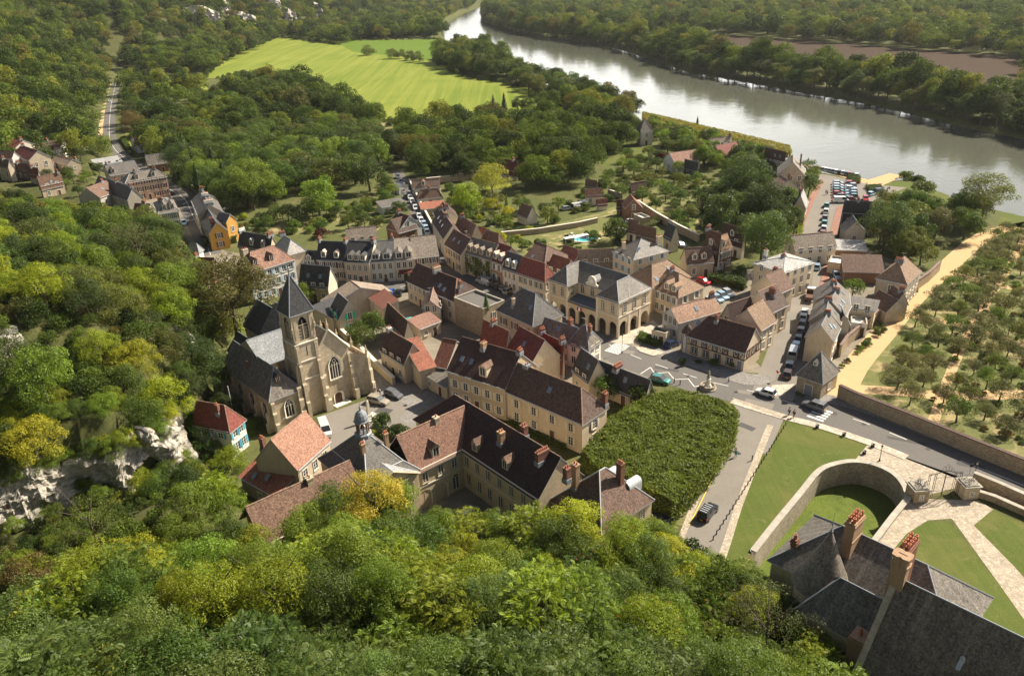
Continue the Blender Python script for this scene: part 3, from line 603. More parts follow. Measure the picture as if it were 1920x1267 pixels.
def ridge_caps(F, m):
    seen = {}
    key = lambda p: tuple(round(q, 3) for q in p)
    for f in F:
        for i in range(len(f)):
            a, b = f[i], f[(i+1) % len(f)]
            k = tuple(sorted((key(a), key(b))))
            seen[k] = seen.get(k, 0)+1
    for (a, b), c in seen.items():
        if c == 2 and max(a[2], b[2]) > 0: m.tube([Vector(a)+Vector((0,0,.02)), Vector(b)+Vector((0,0,.02))], .11, 5)
def surf(tp, L, D, ze, zr, x, y):
    if tp in ('gable','hip','hipR','hipL'): return ze+(zr-ze)*(1-abs(y-D/2)/(D/2))
    if tp in ('gabley','hipy'): return ze+(zr-ze)*(1-abs(x-L/2)/(L/2))
    if tp == 'shed': return ze+(zr-ze)*y/D
    return ze+(zr-ze)*max(0, 1-max(abs(y-D/2)/(D/2), abs(x-L/2)/(L/2)))
def chimney(root, tp, L, D, ze, zr, x, y, w, d, h, mt='brick', pots=3):
    z0 = surf(tp, L, D, ze, zr, x, y)-.5; z1 = zr+h; m = MB()
    m.box(x-w/2, x+w/2, y-d/2, y+d/2, z0, z1-.25); m.box(x-w/2-.06, x+w/2+.06, y-d/2-.06, y+d/2+.06, z1-.25, z1, 0); m.box(x-w/2-.12, x+w/2+.12, y-d/2-.12, y+d/2+.12, z0+.1, z0+.85, 1)
    o = m.build('chimney', [MT[mt], MT['lead']], root)
    if pots:
        p = MB()
        for k in range(pots):
            t = (k+.5)/pots-.5; cx, cy = (x+t*w, y) if w > d else (x, y+t*d)
            p.lathe([(.0,z1-.02),(.11,z1-.02),(.13,z1+.1),(.10,z1+.38),(.12,z1+.42),(.05,z1+.42),(.05,z1+.1)], 7, (cx, cy))
        p.build('chimney_pots', MT['pot'], o)
    return o
def dormer(root, tp, L, D, ze, zr, x, t, w=1.3, h=1.5, roof='slate_dark', wall='stone_pale', side='F', rise=.6):
    """gabled dormer on the front slope, t = 0 at the eave .. 1 at the ridge"""
    if tp in ('gabley', 'hipy'): half, LL, DD = L/2, D, L
    else: half, LL, DD = D/2, L, D
    y = t*half; z = ze+(zr-ze)*t; sl = (zr-ze)/half; back = min(half-y, h/sl+.2); bk2 = min(half-y+.3, (h+rise)/sl+.2); m = MB()
    m.box(-w/2, w/2, 0, back, z-.3, z+h, 0)
    for s in (-1, 1): m.poly([(0,-.2,z+h+rise),(s*(w/2+.18),-.2,z+h-.05),(s*(w/2+.18),back+.4,z+h-.05),(0,bk2,z+h+rise)][::s], m=1)
    m.poly([(-w/2,0,z+h),(w/2,0,z+h),(0,0,z+h+rise*.95)], m=0)
    m.box(-w*.33, w*.33, -.03, .01, z+.25, z+h-.1, 2); m.box(-.03, .03, -.06, -.03, z+.25, z+h-.1, 3); m.box(-w*.33-.08, -w*.33, -.07, .0, z+.15, z+h-.02, 3); m.box(w*.33, w*.33+.08, -.07, 0, z+.15, z+h-.02, 3)
    me = m.mesh('dormer', [MT[wall], MT[roof], MT['glass'], MT['white_paint']])
    if tp in ('gabley', 'hipy'): loc, rot = ((L-y, x, 0), 90) if side != 'L' else ((y, x, 0), -90)
    else: loc, rot = (x, y, 0), 0
    return put('dormer', me, root, loc, (0, 0, R(rot)))
def skylight(root, tp, L, D, ze, zr, x, t, w=.8, h=1.1, side='F'):
    half = (L if tp in ('gabley','hipy') else D)/2; y = t*half; z = ze+(zr-ze)*t; a = math.atan2(zr-ze, half); m = MB()
    m.box(-w/2, w/2, -h/2, h/2, 0, .09, 1); m.box(-w/2+.07, w/2-.07, -h/2+.07, h/2-.07, .09, .11, 0)
    me = m.mesh('skylight', [MT['skylight'], MT['lead']])
    if tp in ('gabley', 'hipy'): return put('skylight', me, root, (L-y, x, z), (a, 0, R(90)))
    return put('skylight', me, root, (x, y, z), (a, 0, 0))
HOUSES = []; ANT = random.Random(4)
AUTO = 'auto'
def house(label, v, a, b, dp, ze, zr, tp='gable', wall='cream', roof='tile_brown', name='stone_house', cat='house', z0=0.0, wins=AUTO, side=AUTO, shut=None, ch=(), do=(), sk=(), dr=None, rwall=None, arch=False, group='houses of the village', e=.3, ins=None, dstyle=None, lwin=0):
    A, B = pv(v, *a, z0+ze), pv(v, *b, z0+ze); u = (B-A); u.z = 0; L = u.length; u.normalize(); n = Vector((-u.y, u.x, 0))
    if isinstance(dp, tuple):
        if len(dp) == 3: q = pv(v, dp[0], dp[1], z0+ze); D = abs((q-A).dot(n))       # far eave corner
        else: q = pv(v, *dp, z0+zr); D = abs((q-A).dot(n))*(1 if tp == 'shed' else 2)  # a point of the ridge
    else: D = dp
    root = empty(name, (A.x, A.y, z0), math.atan2(u.y, u.x), label=label, cat=cat, group=group)
    base = -1.2; m = MB(); wz = ze-.04
    zb = -.05 if z0 == 0 else -3
    if tp in ('gable','hipL','hipR','hip','pyr','gabley','hipy','flat'):
        tops = {'F': [(0,0,wz),(L,0,wz)], 'R': [(L,0,wz),(L,D,wz)], 'B': [(L,D,wz),(0,D,wz)], 'L': [(0,D,wz),(0,0,wz)]}
        if tp in ('gable','hipL'): tops['R'].insert(1, (L,D/2,zr-.12))
        if tp in ('gable','hipR'): tops['L'].insert(1, (0,D/2,zr-.12))
        if tp == 'gabley': tops['F'].insert(1, (L/2,0,zr-.12)); tops['B'].insert(1, (L/2,D,zr-.12))
    elif tp == 'shed': tops = {'F': [(0,0,wz),(L,0,wz)], 'R': [(L,0,wz),(L,D,zr-.12)], 'B': [(L,D,zr-.12),(0,D,zr-.12)], 'L': [(0,D,zr-.12),(0,0,wz)]}
    elif tp == 'shedb': tops = {'F': [(0,0,zr-.12),(L,0,zr-.12)], 'R': [(L,0,zr-.12),(L,D,wz)], 'B': [(L,D,wz),(0,D,wz)], 'L': [(0,D,wz),(0,0,zr-.12)]}
    elif tp == 'shedr': tops = {'F': [(0,0,zr-.12),(L,0,wz)], 'R': [(L,0,wz),(L,D,wz)], 'B': [(L,D,wz),(0,D,zr-.12)], 'L': [(0,D,zr-.12),(0,0,zr-.12)]}
    for k, t in tops.items():
        p0, p1 = t[0], t[-1]; ring = [(p0[0],p0[1],zb),(p1[0],p1[1],zb)]+t[::-1]
        m.poly(ring, m=1 if (rwall and k == 'R') else 0)
    m.build('wall', [MT[wall], MT[rwall or wall]], root)
    if tp == 'flat':
        w = MB(); w.poly([(0,0,ze-.5),(L,0,ze-.5),(L,D,ze-.5),(0,D,ze-.5)])
        for x0,x1,y0,y1 in ((-.05,L+.05,-.05,.25),(-.05,L+.05,D-.25,D+.05),(-.05,.25,.25,D-.25),(L-.25,L+.05,.25,D-.25)): w.box(x0,x1,y0,y1,ze-.1,ze+.08,1)
        for x0,x1,y0,y1 in ((0,L,.0,.2),(0,L,D-.2,D),(0,.2,.2,D-.2),(L-.2,L,.2,D-.2)): w.box(x0+.01,x1-.01,y0+.01,y1-.01,ze-.6,ze-.1,1)
        w.build('roof', [MT[roof], MT['coping']], root)
    else:
        F = roof_faces(tp, L, D, ze, zr, e, ins); w = roof_mb(F); w.build('roof', [MT[roof], MT['zinc']], root)
        c = MB(); ridge_caps(F, c)
        if c.f: c.build('ridge_tiles', MT['lead' if 'slate' in roof else 'tile_pinkish'], root)
        g = MB(); g.tube([(0,-e-.05,ze-.22 if tp in ('gable','hip','hipR','hipL') else ze-.2),(L,-e-.05,ze-.22)] if tp not in ('gabley',) else [(L+e+.05,0,ze-.3),(L+e+.05,D,ze-.3)], .07, 5)
        g.tube([(.12,-.1,ze-.3),(.12,-.1,zb)] if tp != 'gabley' else [(L+.1,.12,ze-.3),(L+.1,.12,zb)], .05, 5); g.build('gutter', MT['zinc'], root)
    rows = [1.0] if ze < 4.4 else ([.9, 3.6] if ze < 7.2 else [.9, 3.5, 6.1])
    if wins == AUTO: wins = max(1, int(L/2.7))
    if side == AUTO: side = max(0, int(D/3.4))
    if ze < 2.9: rows = []; 
    wh = 1.6 if ze > 3.6 else 1.0
    if wins and rows: windows(root, 'F', L, D, wins, rows, 1.0, wh, shut, arch, x0=.35, x1=L-.35, skip=((wins//2, 0),) if dr != 0 else ())
    if wins and rows and dr != 0: door(root, 'F', L, D, .35+(L-.7)*(wins//2+.5)/wins, mt=dr or 'door_brown')
    if side and rows: windows(root, 'R', L, D, side, rows, 1.0, wh, shut, arch, x0=.4, x1=D-.4)
    if lwin and rows: windows(root, 'L', L, D, lwin, rows, .9, wh, shut, arch, x0=.4, x1=D-.4)
    for q in ch: chimney(root, tp, L, D, ze, zr, q[0]*L, q[1]*D, *q[2:])
    for q in do: dormer(root, tp, L, D, ze, zr, q[0]*(D if tp in ('gabley','hipy') else L), q[1], *q[2:], **(dstyle or dict(roof=roof)))
    for q in sk: skylight(root, tp, L, D, ze, zr, q[0]*(D if tp in ('gabley','hipy') else L), q[1])
    if ze > 4.5 and ANT.random() < .35:
        ax_, ay_ = L*ANT.uniform(.2,.8), D*.5; g = MB(); g.tube([(ax_,ay_,zr-.3),(ax_,ay_,zr+1.6)], .025, 4); g.tube([(ax_-.5,ay_,zr+1.5),(ax_+.5,ay_,zr+1.5)], .015, 4)
        for k_ in range(5): g.tube([(ax_-.45+.22*k_,ay_-.25,zr+1.5),(ax_-.45+.22*k_,ay_+.25,zr+1.5)], .012, 4)
        g.build('aerial', MT['zinc'], root)
    HOUSES.append([(A+u*x+n*y)[:2] for x, y in ((-1,-1),(L+1,-1),(L+1,D+1),(-1,D+1))])
    return root, L, D
CB = (.5,.5,.55,.9,1.1)   # a usual ridge chimney: x, y (fractions), width, depth, height above ridge
def cb(x, y=.5, w=.5, d=1.1, h=1.0, mt='brick', p=3): return (x, y, w, d, h, mt, p)
# --- far left, at the foot of the wooded hill
house('apricot townhouse with slate hip roof and red shutters beside the west road','A',(930,487),(1237,437),(1130,385),7.5,10.2,'hip','pink_wall','slate',wins=5,side=2,shut='door_red',ch=(cb(.8),cb(.3)),do=((.3,.2),(.7,.2)))
house('long dark slate house with blank grey gable in front of the apricot townhouse','A',(695,520),(945,612),(870,482),5.5,9.3,'gable','beige_stone','slate_dark',side=0,ch=(cb(.55),cb(.98)),sk=((.2,.5),(.35,.4)),rwall='grey_wall')
house('slate roofed house with one dormer behind the apricot townhouse','A',(815,432),(1035,398),(900,335),6,9,'gable','cream','slate',do=((.15,.15),),ch=(cb(.05),))
house('workshop with pale zinc shed roof beyond the slate houses','A',(715,355),(905,325),8,4.5,5.6,'shed','white_wall','slate_pale',wins=3,name='workshop',cat='workshop')
house('old house with broad brown mottled tile roof left of the west road','A',(300,508),(465,472),(500,395),5,8.2,'gable','tan','tile_brown',z0=3,ch=(cb(.9),),sk=((.5,.2),))
house('grey gabled house with maroon roof between hill trees and the brown mottled roof','A',(583,587),(738,592),10,4,7.2,'gabley','grey_wall','tile_brown',z0=2,wins=2,dr=0,ch=(cb(.5,.8),),sk=((.5,.5),))
house('small white house with brown roof high on the hill foot','A',(300,250),(442,238),(400,172),4,6.5,'gable','white_wall','tile_brown',z0=7,ch=(cb(.2),))
house('low grey roofed shed house below the small white house','A',(380,318),(500,352),5,3,4.8,'gable','tan','tile_grey',z0=5)
house('ivy darkened cottage with maroon roof at the left edge of the hamlet','A',(95,275),(215,318),(150,205),4,7,'gable','beige_stone','tile_maroon',z0=8,ch=(cb(.1),))
house('cottage with salmon tile roof at the far left edge','A',(-10,290),(88,300),(60,250),3.5,5.6,'gable','white_wall','tile_salmon',z0=9,sk=((.2,.4),))
house('highest pink walled cottage at the far left edge','A',(-30,130),(38,122),(20,85),4,6,'gable','pink_wall','tile_red',z0=11)
house('maroon roofed cottage below the highest pink cottage','A',(20,215),(110,228),(60,155),4,6.4,'gable','pale','tile_maroon',z0=9,ch=(cb(.8),))
for i_, (a_, b_, r_, w_, f_, n_) in enumerate([((118,385),(205,392),(165,345),'pale','tile_brown','pale cottage with brown roof in the middle of the hill hamlet'),((215,415),(285,425),(255,380),'beige_stone','tile_maroon','stone cottage with maroon roof above the brown mottled house'),((-20,355),(60,368),(15,325),'cream','tile_brown','cream cottage cut by the left picture edge below the salmon roof'),
    ((150,300),(235,306),(195,262),'cream','tile_aged','cream cottage with patchy orange roof right of the ivy darkened cottage'),((330,405),(400,400),(370,372),'grey_wall','slate_lichen','little grey slate house between hamlet and the dark slate house'),((500,372),(575,366),(540,335),'white_wall','tile_brown','white cottage with brown roof left of the zinc roofed workshop')]):
    house(n_,'A',a_,b_,r_,4,6.4,'gable',w_,f_,z0=(4,3.5,6,5,1,.5)[i_],ch=(cb(.3+.1*i_),))
house('tiny white annex beside the small white hill house','A',(215,222),(295,240),5,3.4,4.6,'shed','white_wall','tile_pinkish',z0=8)
house('white townhouse with slate hip roof beside the curving street','A',(1178,712),(1322,690),(1225,600),8.3,11,'hip','white_wall','slate',wins=3,side=2,shut='cloth_grey',ch=(cb(.25,.4,1.3,.6,.7,'brick',5),cb(.8)),do=((.35,.15),(.75,.15)))
house('house with low maroon roofs left of the white townhouse','A',(990,692),(1100,696),(1040,640),5,7,'gable','beige_stone','tile_maroon',ch=(cb(.6,.5,1.2,.6),))
house('low outbuilding with rounded grey roof at the bottom of the curving street','A',(1385,985),(1472,990),(1430,935),3.2,5,'hip','white_wall','slate_pale',wins=2)
house('red brown roofed cottage under the hill trees by the large walnut tree','A',(1430,1120),(1575,1125),(1500,1075),4.5,7,'gable','brown_wall','tile_maroon',ch=(cb(.1),))
house('salmon roofed outbuilding half hidden by hillside trees','A',(1390,1262),(1545,1245),(1460,1200),3.5,5,'gable','tan','tile_salmon')
house('ochre gabled house standing along the curving street','B',(250,400),(345,566),(410,463),5.5,8.6,'gable','beige_stone','slate_dark',side=1,rwall='ochre',ch=(cb(.93,.3),),wins=5,shut='shutter_brown')
house('tall ochre rear wing with balcony behind the ochre gabled house','B',(500,462),(588,434),5,7,9,'gabley','ochre','slate',wins=1,side=1)
house('grey slate house with big white chimney stack along the curving street','B',(190,262),(252,402),(300,215),7,10,'gable','beige_stone','slate_lichen',ch=(cb(.98,.5,.6,2.6,1.3,'white_wall',6),cb(.5,.5,.6,2.0,1.2,'white_wall',5),cb(.03)),wins=5,side=0)
house('slate house with two white dormers behind the white hotel','F',(415,187),(700,236),(510,77),6.3,9.8,'gable','cream','slate_dark',ch=(cb(.05,.5,.5,2,1,'white_wall'),cb(.95,.5,.6,2.0,1.2)),do=((.42,.12),(.78,.12)),dstyle=dict(roof='slate_pale',wall='white_wall'))
house('cream house with pale grey hip roof right of the white hotel','F',(735,207),(855,272),(970,206,0),8,11,'hip','cream','slate_pale',side=0,ch=(cb(.1,.5,.6,1.6),))
house('white hotel with mottled red tile roof and blue grey shutters','F',(515,438),(920,312),(640,218),8.5,12.2,'hip','white_wall','tile_mottled',wins=6,side=2,shut='shutter_blue',ch=(cb(.2,.7,1.4,.7,.6,'grey_wall'),),do=((.2,.25),(.55,.25)),dstyle=dict(roof='tile_dark',wall='brown_wall'))
house('blue slate roofed cottage with lit cream gable and two skylights','F',(965,535),(1222,560),(1255,384),4.6,9,'gable','beige_stone','slate_dark',sk=((.28,.45),(.7,.45)),rwall='pale',side=0)
house('narrow slate house at the left end of the street terrace','F',(985,347),(1122,352),(1080,238),4.5,7.6,'gable','cream','slate_dark',side=0,do=((.5,.15),),dstyle=dict(roof='slate_dark',wall='white_wall'),wins=2)
house('cream terrace house with two pale dormers and dark slate roof','F',(1122,312),(1365,322),(1250,156),6,10,'gable','cream','slate_dark',wins=4,side=0,shut='shutter_brown',do=((.25,.08),(.72,.08)),ch=(cb(.02,.5,.5,1.4),cb(.98,.5,.5,1.4)),dstyle=dict(roof='parasol_pink',wall='white_wall'))
house('cream terrace house with balcony dormer row','F',(1365,331),(1592,343),(1470,152),6.2,10.2,'gable','cream','slate_dark',wins=4,side=0,do=((.25,.04,1.5),(.5,.04,1.5),(.75,.04,1.5)),ch=(cb(.98,.5,.6,1.6),))
house('white terrace house with six white windows on each floor','F',(1592,335),(1815,322),(1690,152),6,9.6,'gable','white_wall','slate',wins=4,side=0,shut='shutter_cream',do=((.27,.05,2.2),(.73,.05,2.2)),dstyle=dict(roof='slate',wall='white_wall'))
house('cream terrace restaurant with dark red awning','G',(280,228),(465,212),(360,27),6,9.6,'gable','cream','tile_grey',wins=3,side=0,do=((.27,.05,1.8),(.73,.05,1.8)),ch=(cb(.02,.5,.5,1.4),))
house('corner terrace house with big grey brown tile roof','G',(465,206),(682,182),(600,2),5.6,9.8,'gable','cream','tile_grey',wins=3,side=2,shut='shutter_brown')
house('low roof of grey brown tiles behind the street terrace','F',(1395,146),(1665,118),(1560,66),4.6,7.4,'gable','pale','tile_grey')
# --- lane and market square
house('grey sheet roofed shed left of the parked car lane','C',(170,425),(385,388),5,2.9,3.8,'shed','white_wall','slate',name='garden_shed',cat='shed')
house('dark gabled house on the left of the lane','C',(215,605),(320,640),(350,482),4.5,8.2,'gable','blue_wall','tile_dark',ch=(cb(.2),))
house('brown roofed house on the left of the lane nearest the terrace','C',(320,655),(490,608),(400,500),4.2,7.6,'gable','brown_wall','tile_brown',side=0,do=((.6,.2),))
house('small white building at the top of the lane','C',(265,225),(325,245),4,3,4.2,'gable','white_wall','slate_pale')
house('long cottage with pinkish tile roof at the top of the lane','C',(445,252),(695,238),(560,192),3.6,6.2,'gable','pale','tile_pinkish',do=((.4,.2),))
house('hip roofed brown bungalow right of the lane','C',(495,350),(718,328),(600,283),3,5.6,'hip','white_wall','tile_brown',ch=(cb(.5),))
house('low shed with red sheet roof right of the lane','C',(530,440),(742,418),4.5,2.6,3.6,'shed','beige_stone','tile_red',name='garden_shed',cat='shed')
house('dark roofed lane house with three skylights','C',(628,545),(730,700),(790,560),6,9.4,'gable','pale','tile_dark',sk=((.2,.5),(.4,.45),(.6,.4)),ch=(cb(.05),cb(.5)),wins=4,side=0)
house('dark lane house uphill of the skylight house','C',(640,468),(670,535),(760,440),5.5,8.6,'gable','pale','tile_dark',ch=(cb(.9),),side=0)
house('maroon roofed house behind the lane houses','C',(830,600),(980,688),(890,510),5,8.2,'gable','beige_stone','tile_pinkish',ch=(cb(.2),),side=0)
house('bright red roofed annex in the back gardens','C',(1005,655),(1100,690),(1060,600),4,5.6,'gable','brick_orange','tile_red')
house('hipped brown roof behind the ivy covered house','C',(1060,720),(1225,765),(1190,650),6,8.8,'hip','beige_stone','tile_brown')
house('brown barn with pale gable alone in the gardens','C',(1393,477),(1482,515),(1445,390),3,6,'gable','pale','tile_brown',side=0,wins=0,name='barn',cat='barn')
house('cream corner house with dark roof at the mouth of the lane','C',(738,752),(885,845),(850,638),6,9.6,'gable','cream','tile_dark',wins=3,side=0,sk=((.3,.5),(.6,.5)),shut='shutter_brown')
ivy_house, ivL, ivD = house('ivy covered restaurant with long dormer row on the market square','C',(885,815),(1150,892),(1050,712),6.3,9.6,'gable','beige_stone','tile_grey',wins=5,side=0,do=((.25,.1,1.6),(.45,.1,1.6),(.66,.1,1.4),(.9,.1,1.3)),dstyle=dict(roof='tile_grey',wall='tan'))
house('half brick house with two pink dormers on the market square','C',(1150,892),(1255,932),(1260,755),6,9.6,'gable','brick_orange','tile_maroon',wins=2,side=0,do=((.3,.1),(.75,.1)),dstyle=dict(roof='parasol_pink',wall='white_wall'),shut='white_paint')
house('white shuttered house with slate roof and shop front on the square','G',(1262,288),(1385,330),(1350,162),6.2,9.8,'gable','white_wall','slate_dark',wins=3,side=0,do=((.3,.1),(.75,.1)),shut='shutter_cream',dstyle=dict(roof='white_paint',wall='white_wall'))
house('long pale house with maroon hipped roof left of the town hall','G',(1385,330),(1640,412),(1540,228),6.2,9.6,'hipR','pale','tile_maroon',wins=5,side=2,shut='shutter_cream')
house('house with brown hip roof behind the maroon hipped house','H',(10,205),(195,272),(240,104),5.5,8.6,'hipR','pale','tile_brown',side=1,sk=((.3,.2),))
house('low house with orange red tile roof behind the town hall','H',(215,300),(370,352),(380,208),4.5,7.6,'gable','beige_stone','tile_red')
house('house with dull red tile roof beside the gardens','H',(300,215),(440,262),(500,132),4.5,7.4,'gable','beige_stone','tile_red',side=0)
house('long annex with lichened grey tile roof behind the town hall','H',(500,240),(815,226),(700,137),4.8,7.8,'gable','tan','tile_grey',side=0)
house('square hotel with bright slate hip roof and two wall chimneys','H',(812,142),(997,222),(1310,138,0),7.8,11,'hip','cream','slate',wins=3,side=3,shut='shutter_blue',ch=(cb(.35,.1,.7,.7,-.3,'cream',2),cb(.75,.85,.7,1.2,.4,'cream',4)),sk=((.8,.5),),lwin=0)
house('tan roofed house with hipped front behind the town hall corner','H',(945,380),(1165,474),(1420,330,0),6.4,10,'hipy','cream','tile_tan',wins=2,side=3,sk=((.2,.3),(.45,.35),(.6,.6)))
house('cream house with two roof dormers right of the town hall','H',(1180,478),(1400,556),(1668,476,0),5.8,9.2,'hipR','cream','tile_tan',wins=4,side=2,shut='white_paint',do=((.45,.12),(.75,.12)),ch=(cb(.2,.5),))
house('white fronted cafe with pinkish tile roof beside the terrace garden','H',(1262,712),(1400,785),12,4.8,7.2,'gabley','white_wall','tile_pinkish',wins=3,side=0,ch=(cb(.5,.95),),sk=((.5,.5),))
# --- half-timbered inn
inn, L_, D_ = house('half timbered inn with steep dark roof at the crossroads','S',(1288,627),(1397,659.5),(1360,599.5),4.4,8.3,'hipL','cream','tile_dark',wins=0,side=0,ch=(cb(.38,.42,.6,.9,.9),),sk=((.1,.6),),name='timber_framed_inn',cat='inn')
m = MB()
for fc, LL in (('F', L_), ('R', D_)):
    (ox, oy), rot, ln = face_xf(fc, L_, D_); T = Matrix.Translation((ox, oy, 0)) @ Matrix.Rotation(R(rot), 4, 'Z')
    for z in (2.35, 4.15): m.box(0, LL, -.06, .01, z, z+.2, M=T)
    k = int(LL/1.15)
    for i in range(k+1):
        x = LL*i/k; m.box(x-.07, x+.07, -.05, .01, 2.55, 4.15, M=T)
        if i % 3 == 1 and i < k:
            for z_, s in ((2.6, 1),): m.poly([T @ Vector(q) for q in ((x+.1,-.055,2.6),(x+.28,-.055,2.6),(x+LL/k-.1,-.055,4.1),(x+LL/k-.28,-.055,4.1))])
        if i % 3 == 0 and i < k: m.poly([T @ Vector(q) for q in ((x+LL/k-.1,-.055,2.6),(x+.28,-.055,4.1),(x+.1,-.055,4.1),(x+LL/k-.28,-.055,2.6))])
m.build('timber_frame', MT['timber'], inn)
windows(inn, 'F', L_, D_, 5, [2.85], .75, 1.15, None, bars=2, x0=.6, x1=L_-.6, surround='timber'); windows(inn, 'F', L_, D_, 4, [.6], 1.3, 1.4, None, bars=2, x0=.6, x1=L_-1.8, surround='timber'); door(inn, 'F', L_, D_, .93, mt='cloth_grey'); windows(inn, 'R', L_, D_, 3, [2.85], .75, 1.15, x0=.3, x1=D_-.3, surround='timber')
m = MB(); m.lathe([(1.15,-.05),(1.15,4.5)], 8, (-.5, 1.2), a0=R(22.5)); o = m.build('stair_turret', MT['white_wall'], inn)
m = MB(); m.lathe([(1.35,4.4),(.7,5.6),(.0,6.3)], 8, (-.5, 1.2), a0=R(22.5)); m.build('turret_roof', MT['tile_brown'], o)
m = MB()
for k in range(8):
    t = R(22.5+45*k); m.box(-.06, .06, -.06, .06, 0, 4.4, M=Matrix.Translation((-.5+1.16*math.cos(t), 1.2+1.16*math.sin(t), 0)))
m.build('corner_posts', MT['door_red'], o)
house('cafe extension with flat planted roof beside the inn','H',(1160,858),(1290,890),(1385,870,0),3.0,3.0,'flat','cream','moat_grass',wins=2,side=2,name='cafe_extension',cat='cafe')
# --- river street, left side
house('house with lit tan roof slope behind the inn','I',(150,770),(415,850),(495,748,0),6,9.6,'gabley','cream','tile_tan',wins=2,side=2,dr=0)
house('brown roofed house with brick chimney on the left of the river street','I',(240,600),(515,690),(560,585,0),6.2,9.6,'gabley','cream','tile_brown',wins=2,side=2,dr=0,ch=(cb(.7,.5,1.4,.6,.4,'brick',4),))
house('narrow brown gabled house next to the pale slate house','I',(330,450),(570,525),(600,430,0),6.2,9.6,'gabley','cream','tile_brown',wins=2,side=1,dr=0,ch=(cb(.4,.8,1.2,.6,.2,'brick',4),))
house('long dark roofed wing facing the yard with parked cars','I',(60,720),(150,760),8,5,8,'gabley','beige_stone','tile_dark',dr=0)
house('tall corner house with almost white slate roof on the river street','I',(355,252),(618,342),(702,184,0),7.6,9.0,'hip','beige_stone','slate_pale',wins=2,side=4,ch=(cb(.45,.5,.9,.6,.5,'brick',3),cb(.05,.3,.8,.6,1.2,'white_wall')),rwall='pale')
house('low pale roofed house beside the large green tree on the river street','E',(440,1130),(532,1190),(590,972,0),5,8,'gabley','pale','tile_grey',wins=1,side=4,dr=0)
house('grey gabled riverside hotel with pale roof slopes','E',(375,512),(622,522),11,8,12.4,'gabley','beige_stone','tile_grey',wins=3,side=3,ch=(cb(.8,.6),),sk=((.3,.4),(.6,.4)))
house('cream house with pale roof in front of the riverside hotel','E',(362,652),(565,642),7,6,9,'gabley','cream','tile_pinkish',wins=2,side=1,ch=(cb(.7,.5),))
house('tall thin gabled house at the upper river street','E',(520,800),(625,808),8,6.2,9.6,'gabley','tan','slate_pale',wins=1,side=2,ch=(cb(.3,.5),))
house('long dark barn with cream gable on the river bank','E',(258,372),(435,412),(500,321),5,9.2,'gable','cream','tile_dark',side=0,wins=5,sk=((.5,.5),(.75,.5)),name='boathouse',cat='barn')
# --- river street, right side
house('cream house with dark slate hip roof by the car park','E',(957,852),(1212,864),(1090,753),7,10.4,'hip','pale','slate_dark',wins=2,side=2,ch=(cb(.5),))
house('small gabled annex with pale slope in front of the hip roofed house','E',(982,1022),(1165,1026),6,4,7,'gabley','pale','slate',wins=1,side=1,dr=0)
house('garage with ribbed pale sheet roof','E',(860,1186),(1175,1198),6,3,3.9,'shed','wood','slate_pale',wins=0,side=0,name='garage',cat='garage')
house('flat roofed cream store between the garages','I',(1020,245),(1168,265),5.5,3,3,'flat','cream','white_wall',wins=0,side=0,name='store_building',cat='store')
house('barn with wide brown tile roof beside the flat roofed store','I',(1165,325),(1518,335),(1350,178),3.2,6,'shed','wood','tile_brown',wins=0,side=0,name='barn',cat='barn')
house('tall brown hip roofed house along the garden wall','I',(1460,383),(1728,438),(1870,322,0),6.4,10,'hipy','beige_stone','tile_tan',wins=1,side=4,ch=(cb(.5,.35,1.7,.6,.5,'brick',5),))
house('dark roofed outbuilding in the yard behind the slate terrace','I',(1385,600),(1545,690),5,3,5.4,'gable','beige_stone','tile_brown',side=0,wins=1)
house('small brown roofed house against the garden wall','I',(1535,558),(1625,622),(1650,486),4,6.6,'gable','beige_stone','tile_brown',side=1,ch=(cb(.8),))
house('yellow walled rear wing with flat grey roof','I',(1205,645),(1442,684),5,4.4,5,'shed','cream','slate_lichen',wins=2,side=0)
house('conservatory annex with white flat roof by the garden wall','I',(1232,792),(1375,806),4,3,3,'flat','white_wall','white_wall',wins=2,side=1)
SH = dict(wall='beige_stone', roof='slate')
house('last slate gabled terrace house nearest the crossroads','I',(822,908),(1065,952),7.2,5.8,8.6,'gabley',wins=0,dr=0,side=2,sk=((.5,.5),(.7,.3)),ch=(cb(.5,.9,1.2,.6,.5,'brick',5),),**SH)
house('second slate terrace house from the crossroads end','I',(858,765),(1125,800),5.4,6,8.8,'gabley',wins=0,dr=0,side=1,ch=(cb(.5,.95,1.4,.6,.5,'brick',5),),sk=((.5,.4),),**SH)
house('third slate terrace house from the crossroads end','I',(885,672),(1170,722),6.2,6.2,9,'gabley',wins=0,dr=0,side=2,ch=(cb(.5,.95,1.4,.6,.5,'brick',5),),sk=((.3,.4),(.7,.4)),**SH)
house('slate terrace house furthest from the crossroads','I',(905,590),(1212,618),7,6.2,9,'gabley',wins=0,dr=0,side=2,ch=(cb(.5,.6,1.2,.6,.5,'brick',4),),sk=((.4,.4),),**SH)
house('narrow grey rear wing of the slate terrace','I',(1100,800),(1210,806),5,4.8,7,'gabley','grey_wall','slate_dark',wins=0,side=1,dr=0)
bh, L_, D_ = house('little stone bathhouse with steep slate roof at the crossroads','M',(652,486),(872,562),(990,446,0),3.6,8,'pyr','rubble','slate_lichen',wins=0,side=0,do=(),name='stone_pavilion',cat='pavilion',group=None)
door(bh, 'F', L_, D_, .5, 1.5, 2.2, 'cloth_grey'); windows(bh, 'R', L_, D_, 1, [1.0], .9, 1.2); dormer(bh, 'hip', L_, D_, 3.6, 8, L_/2, .45, .8, .9, 'slate_dark', 'white_wall')
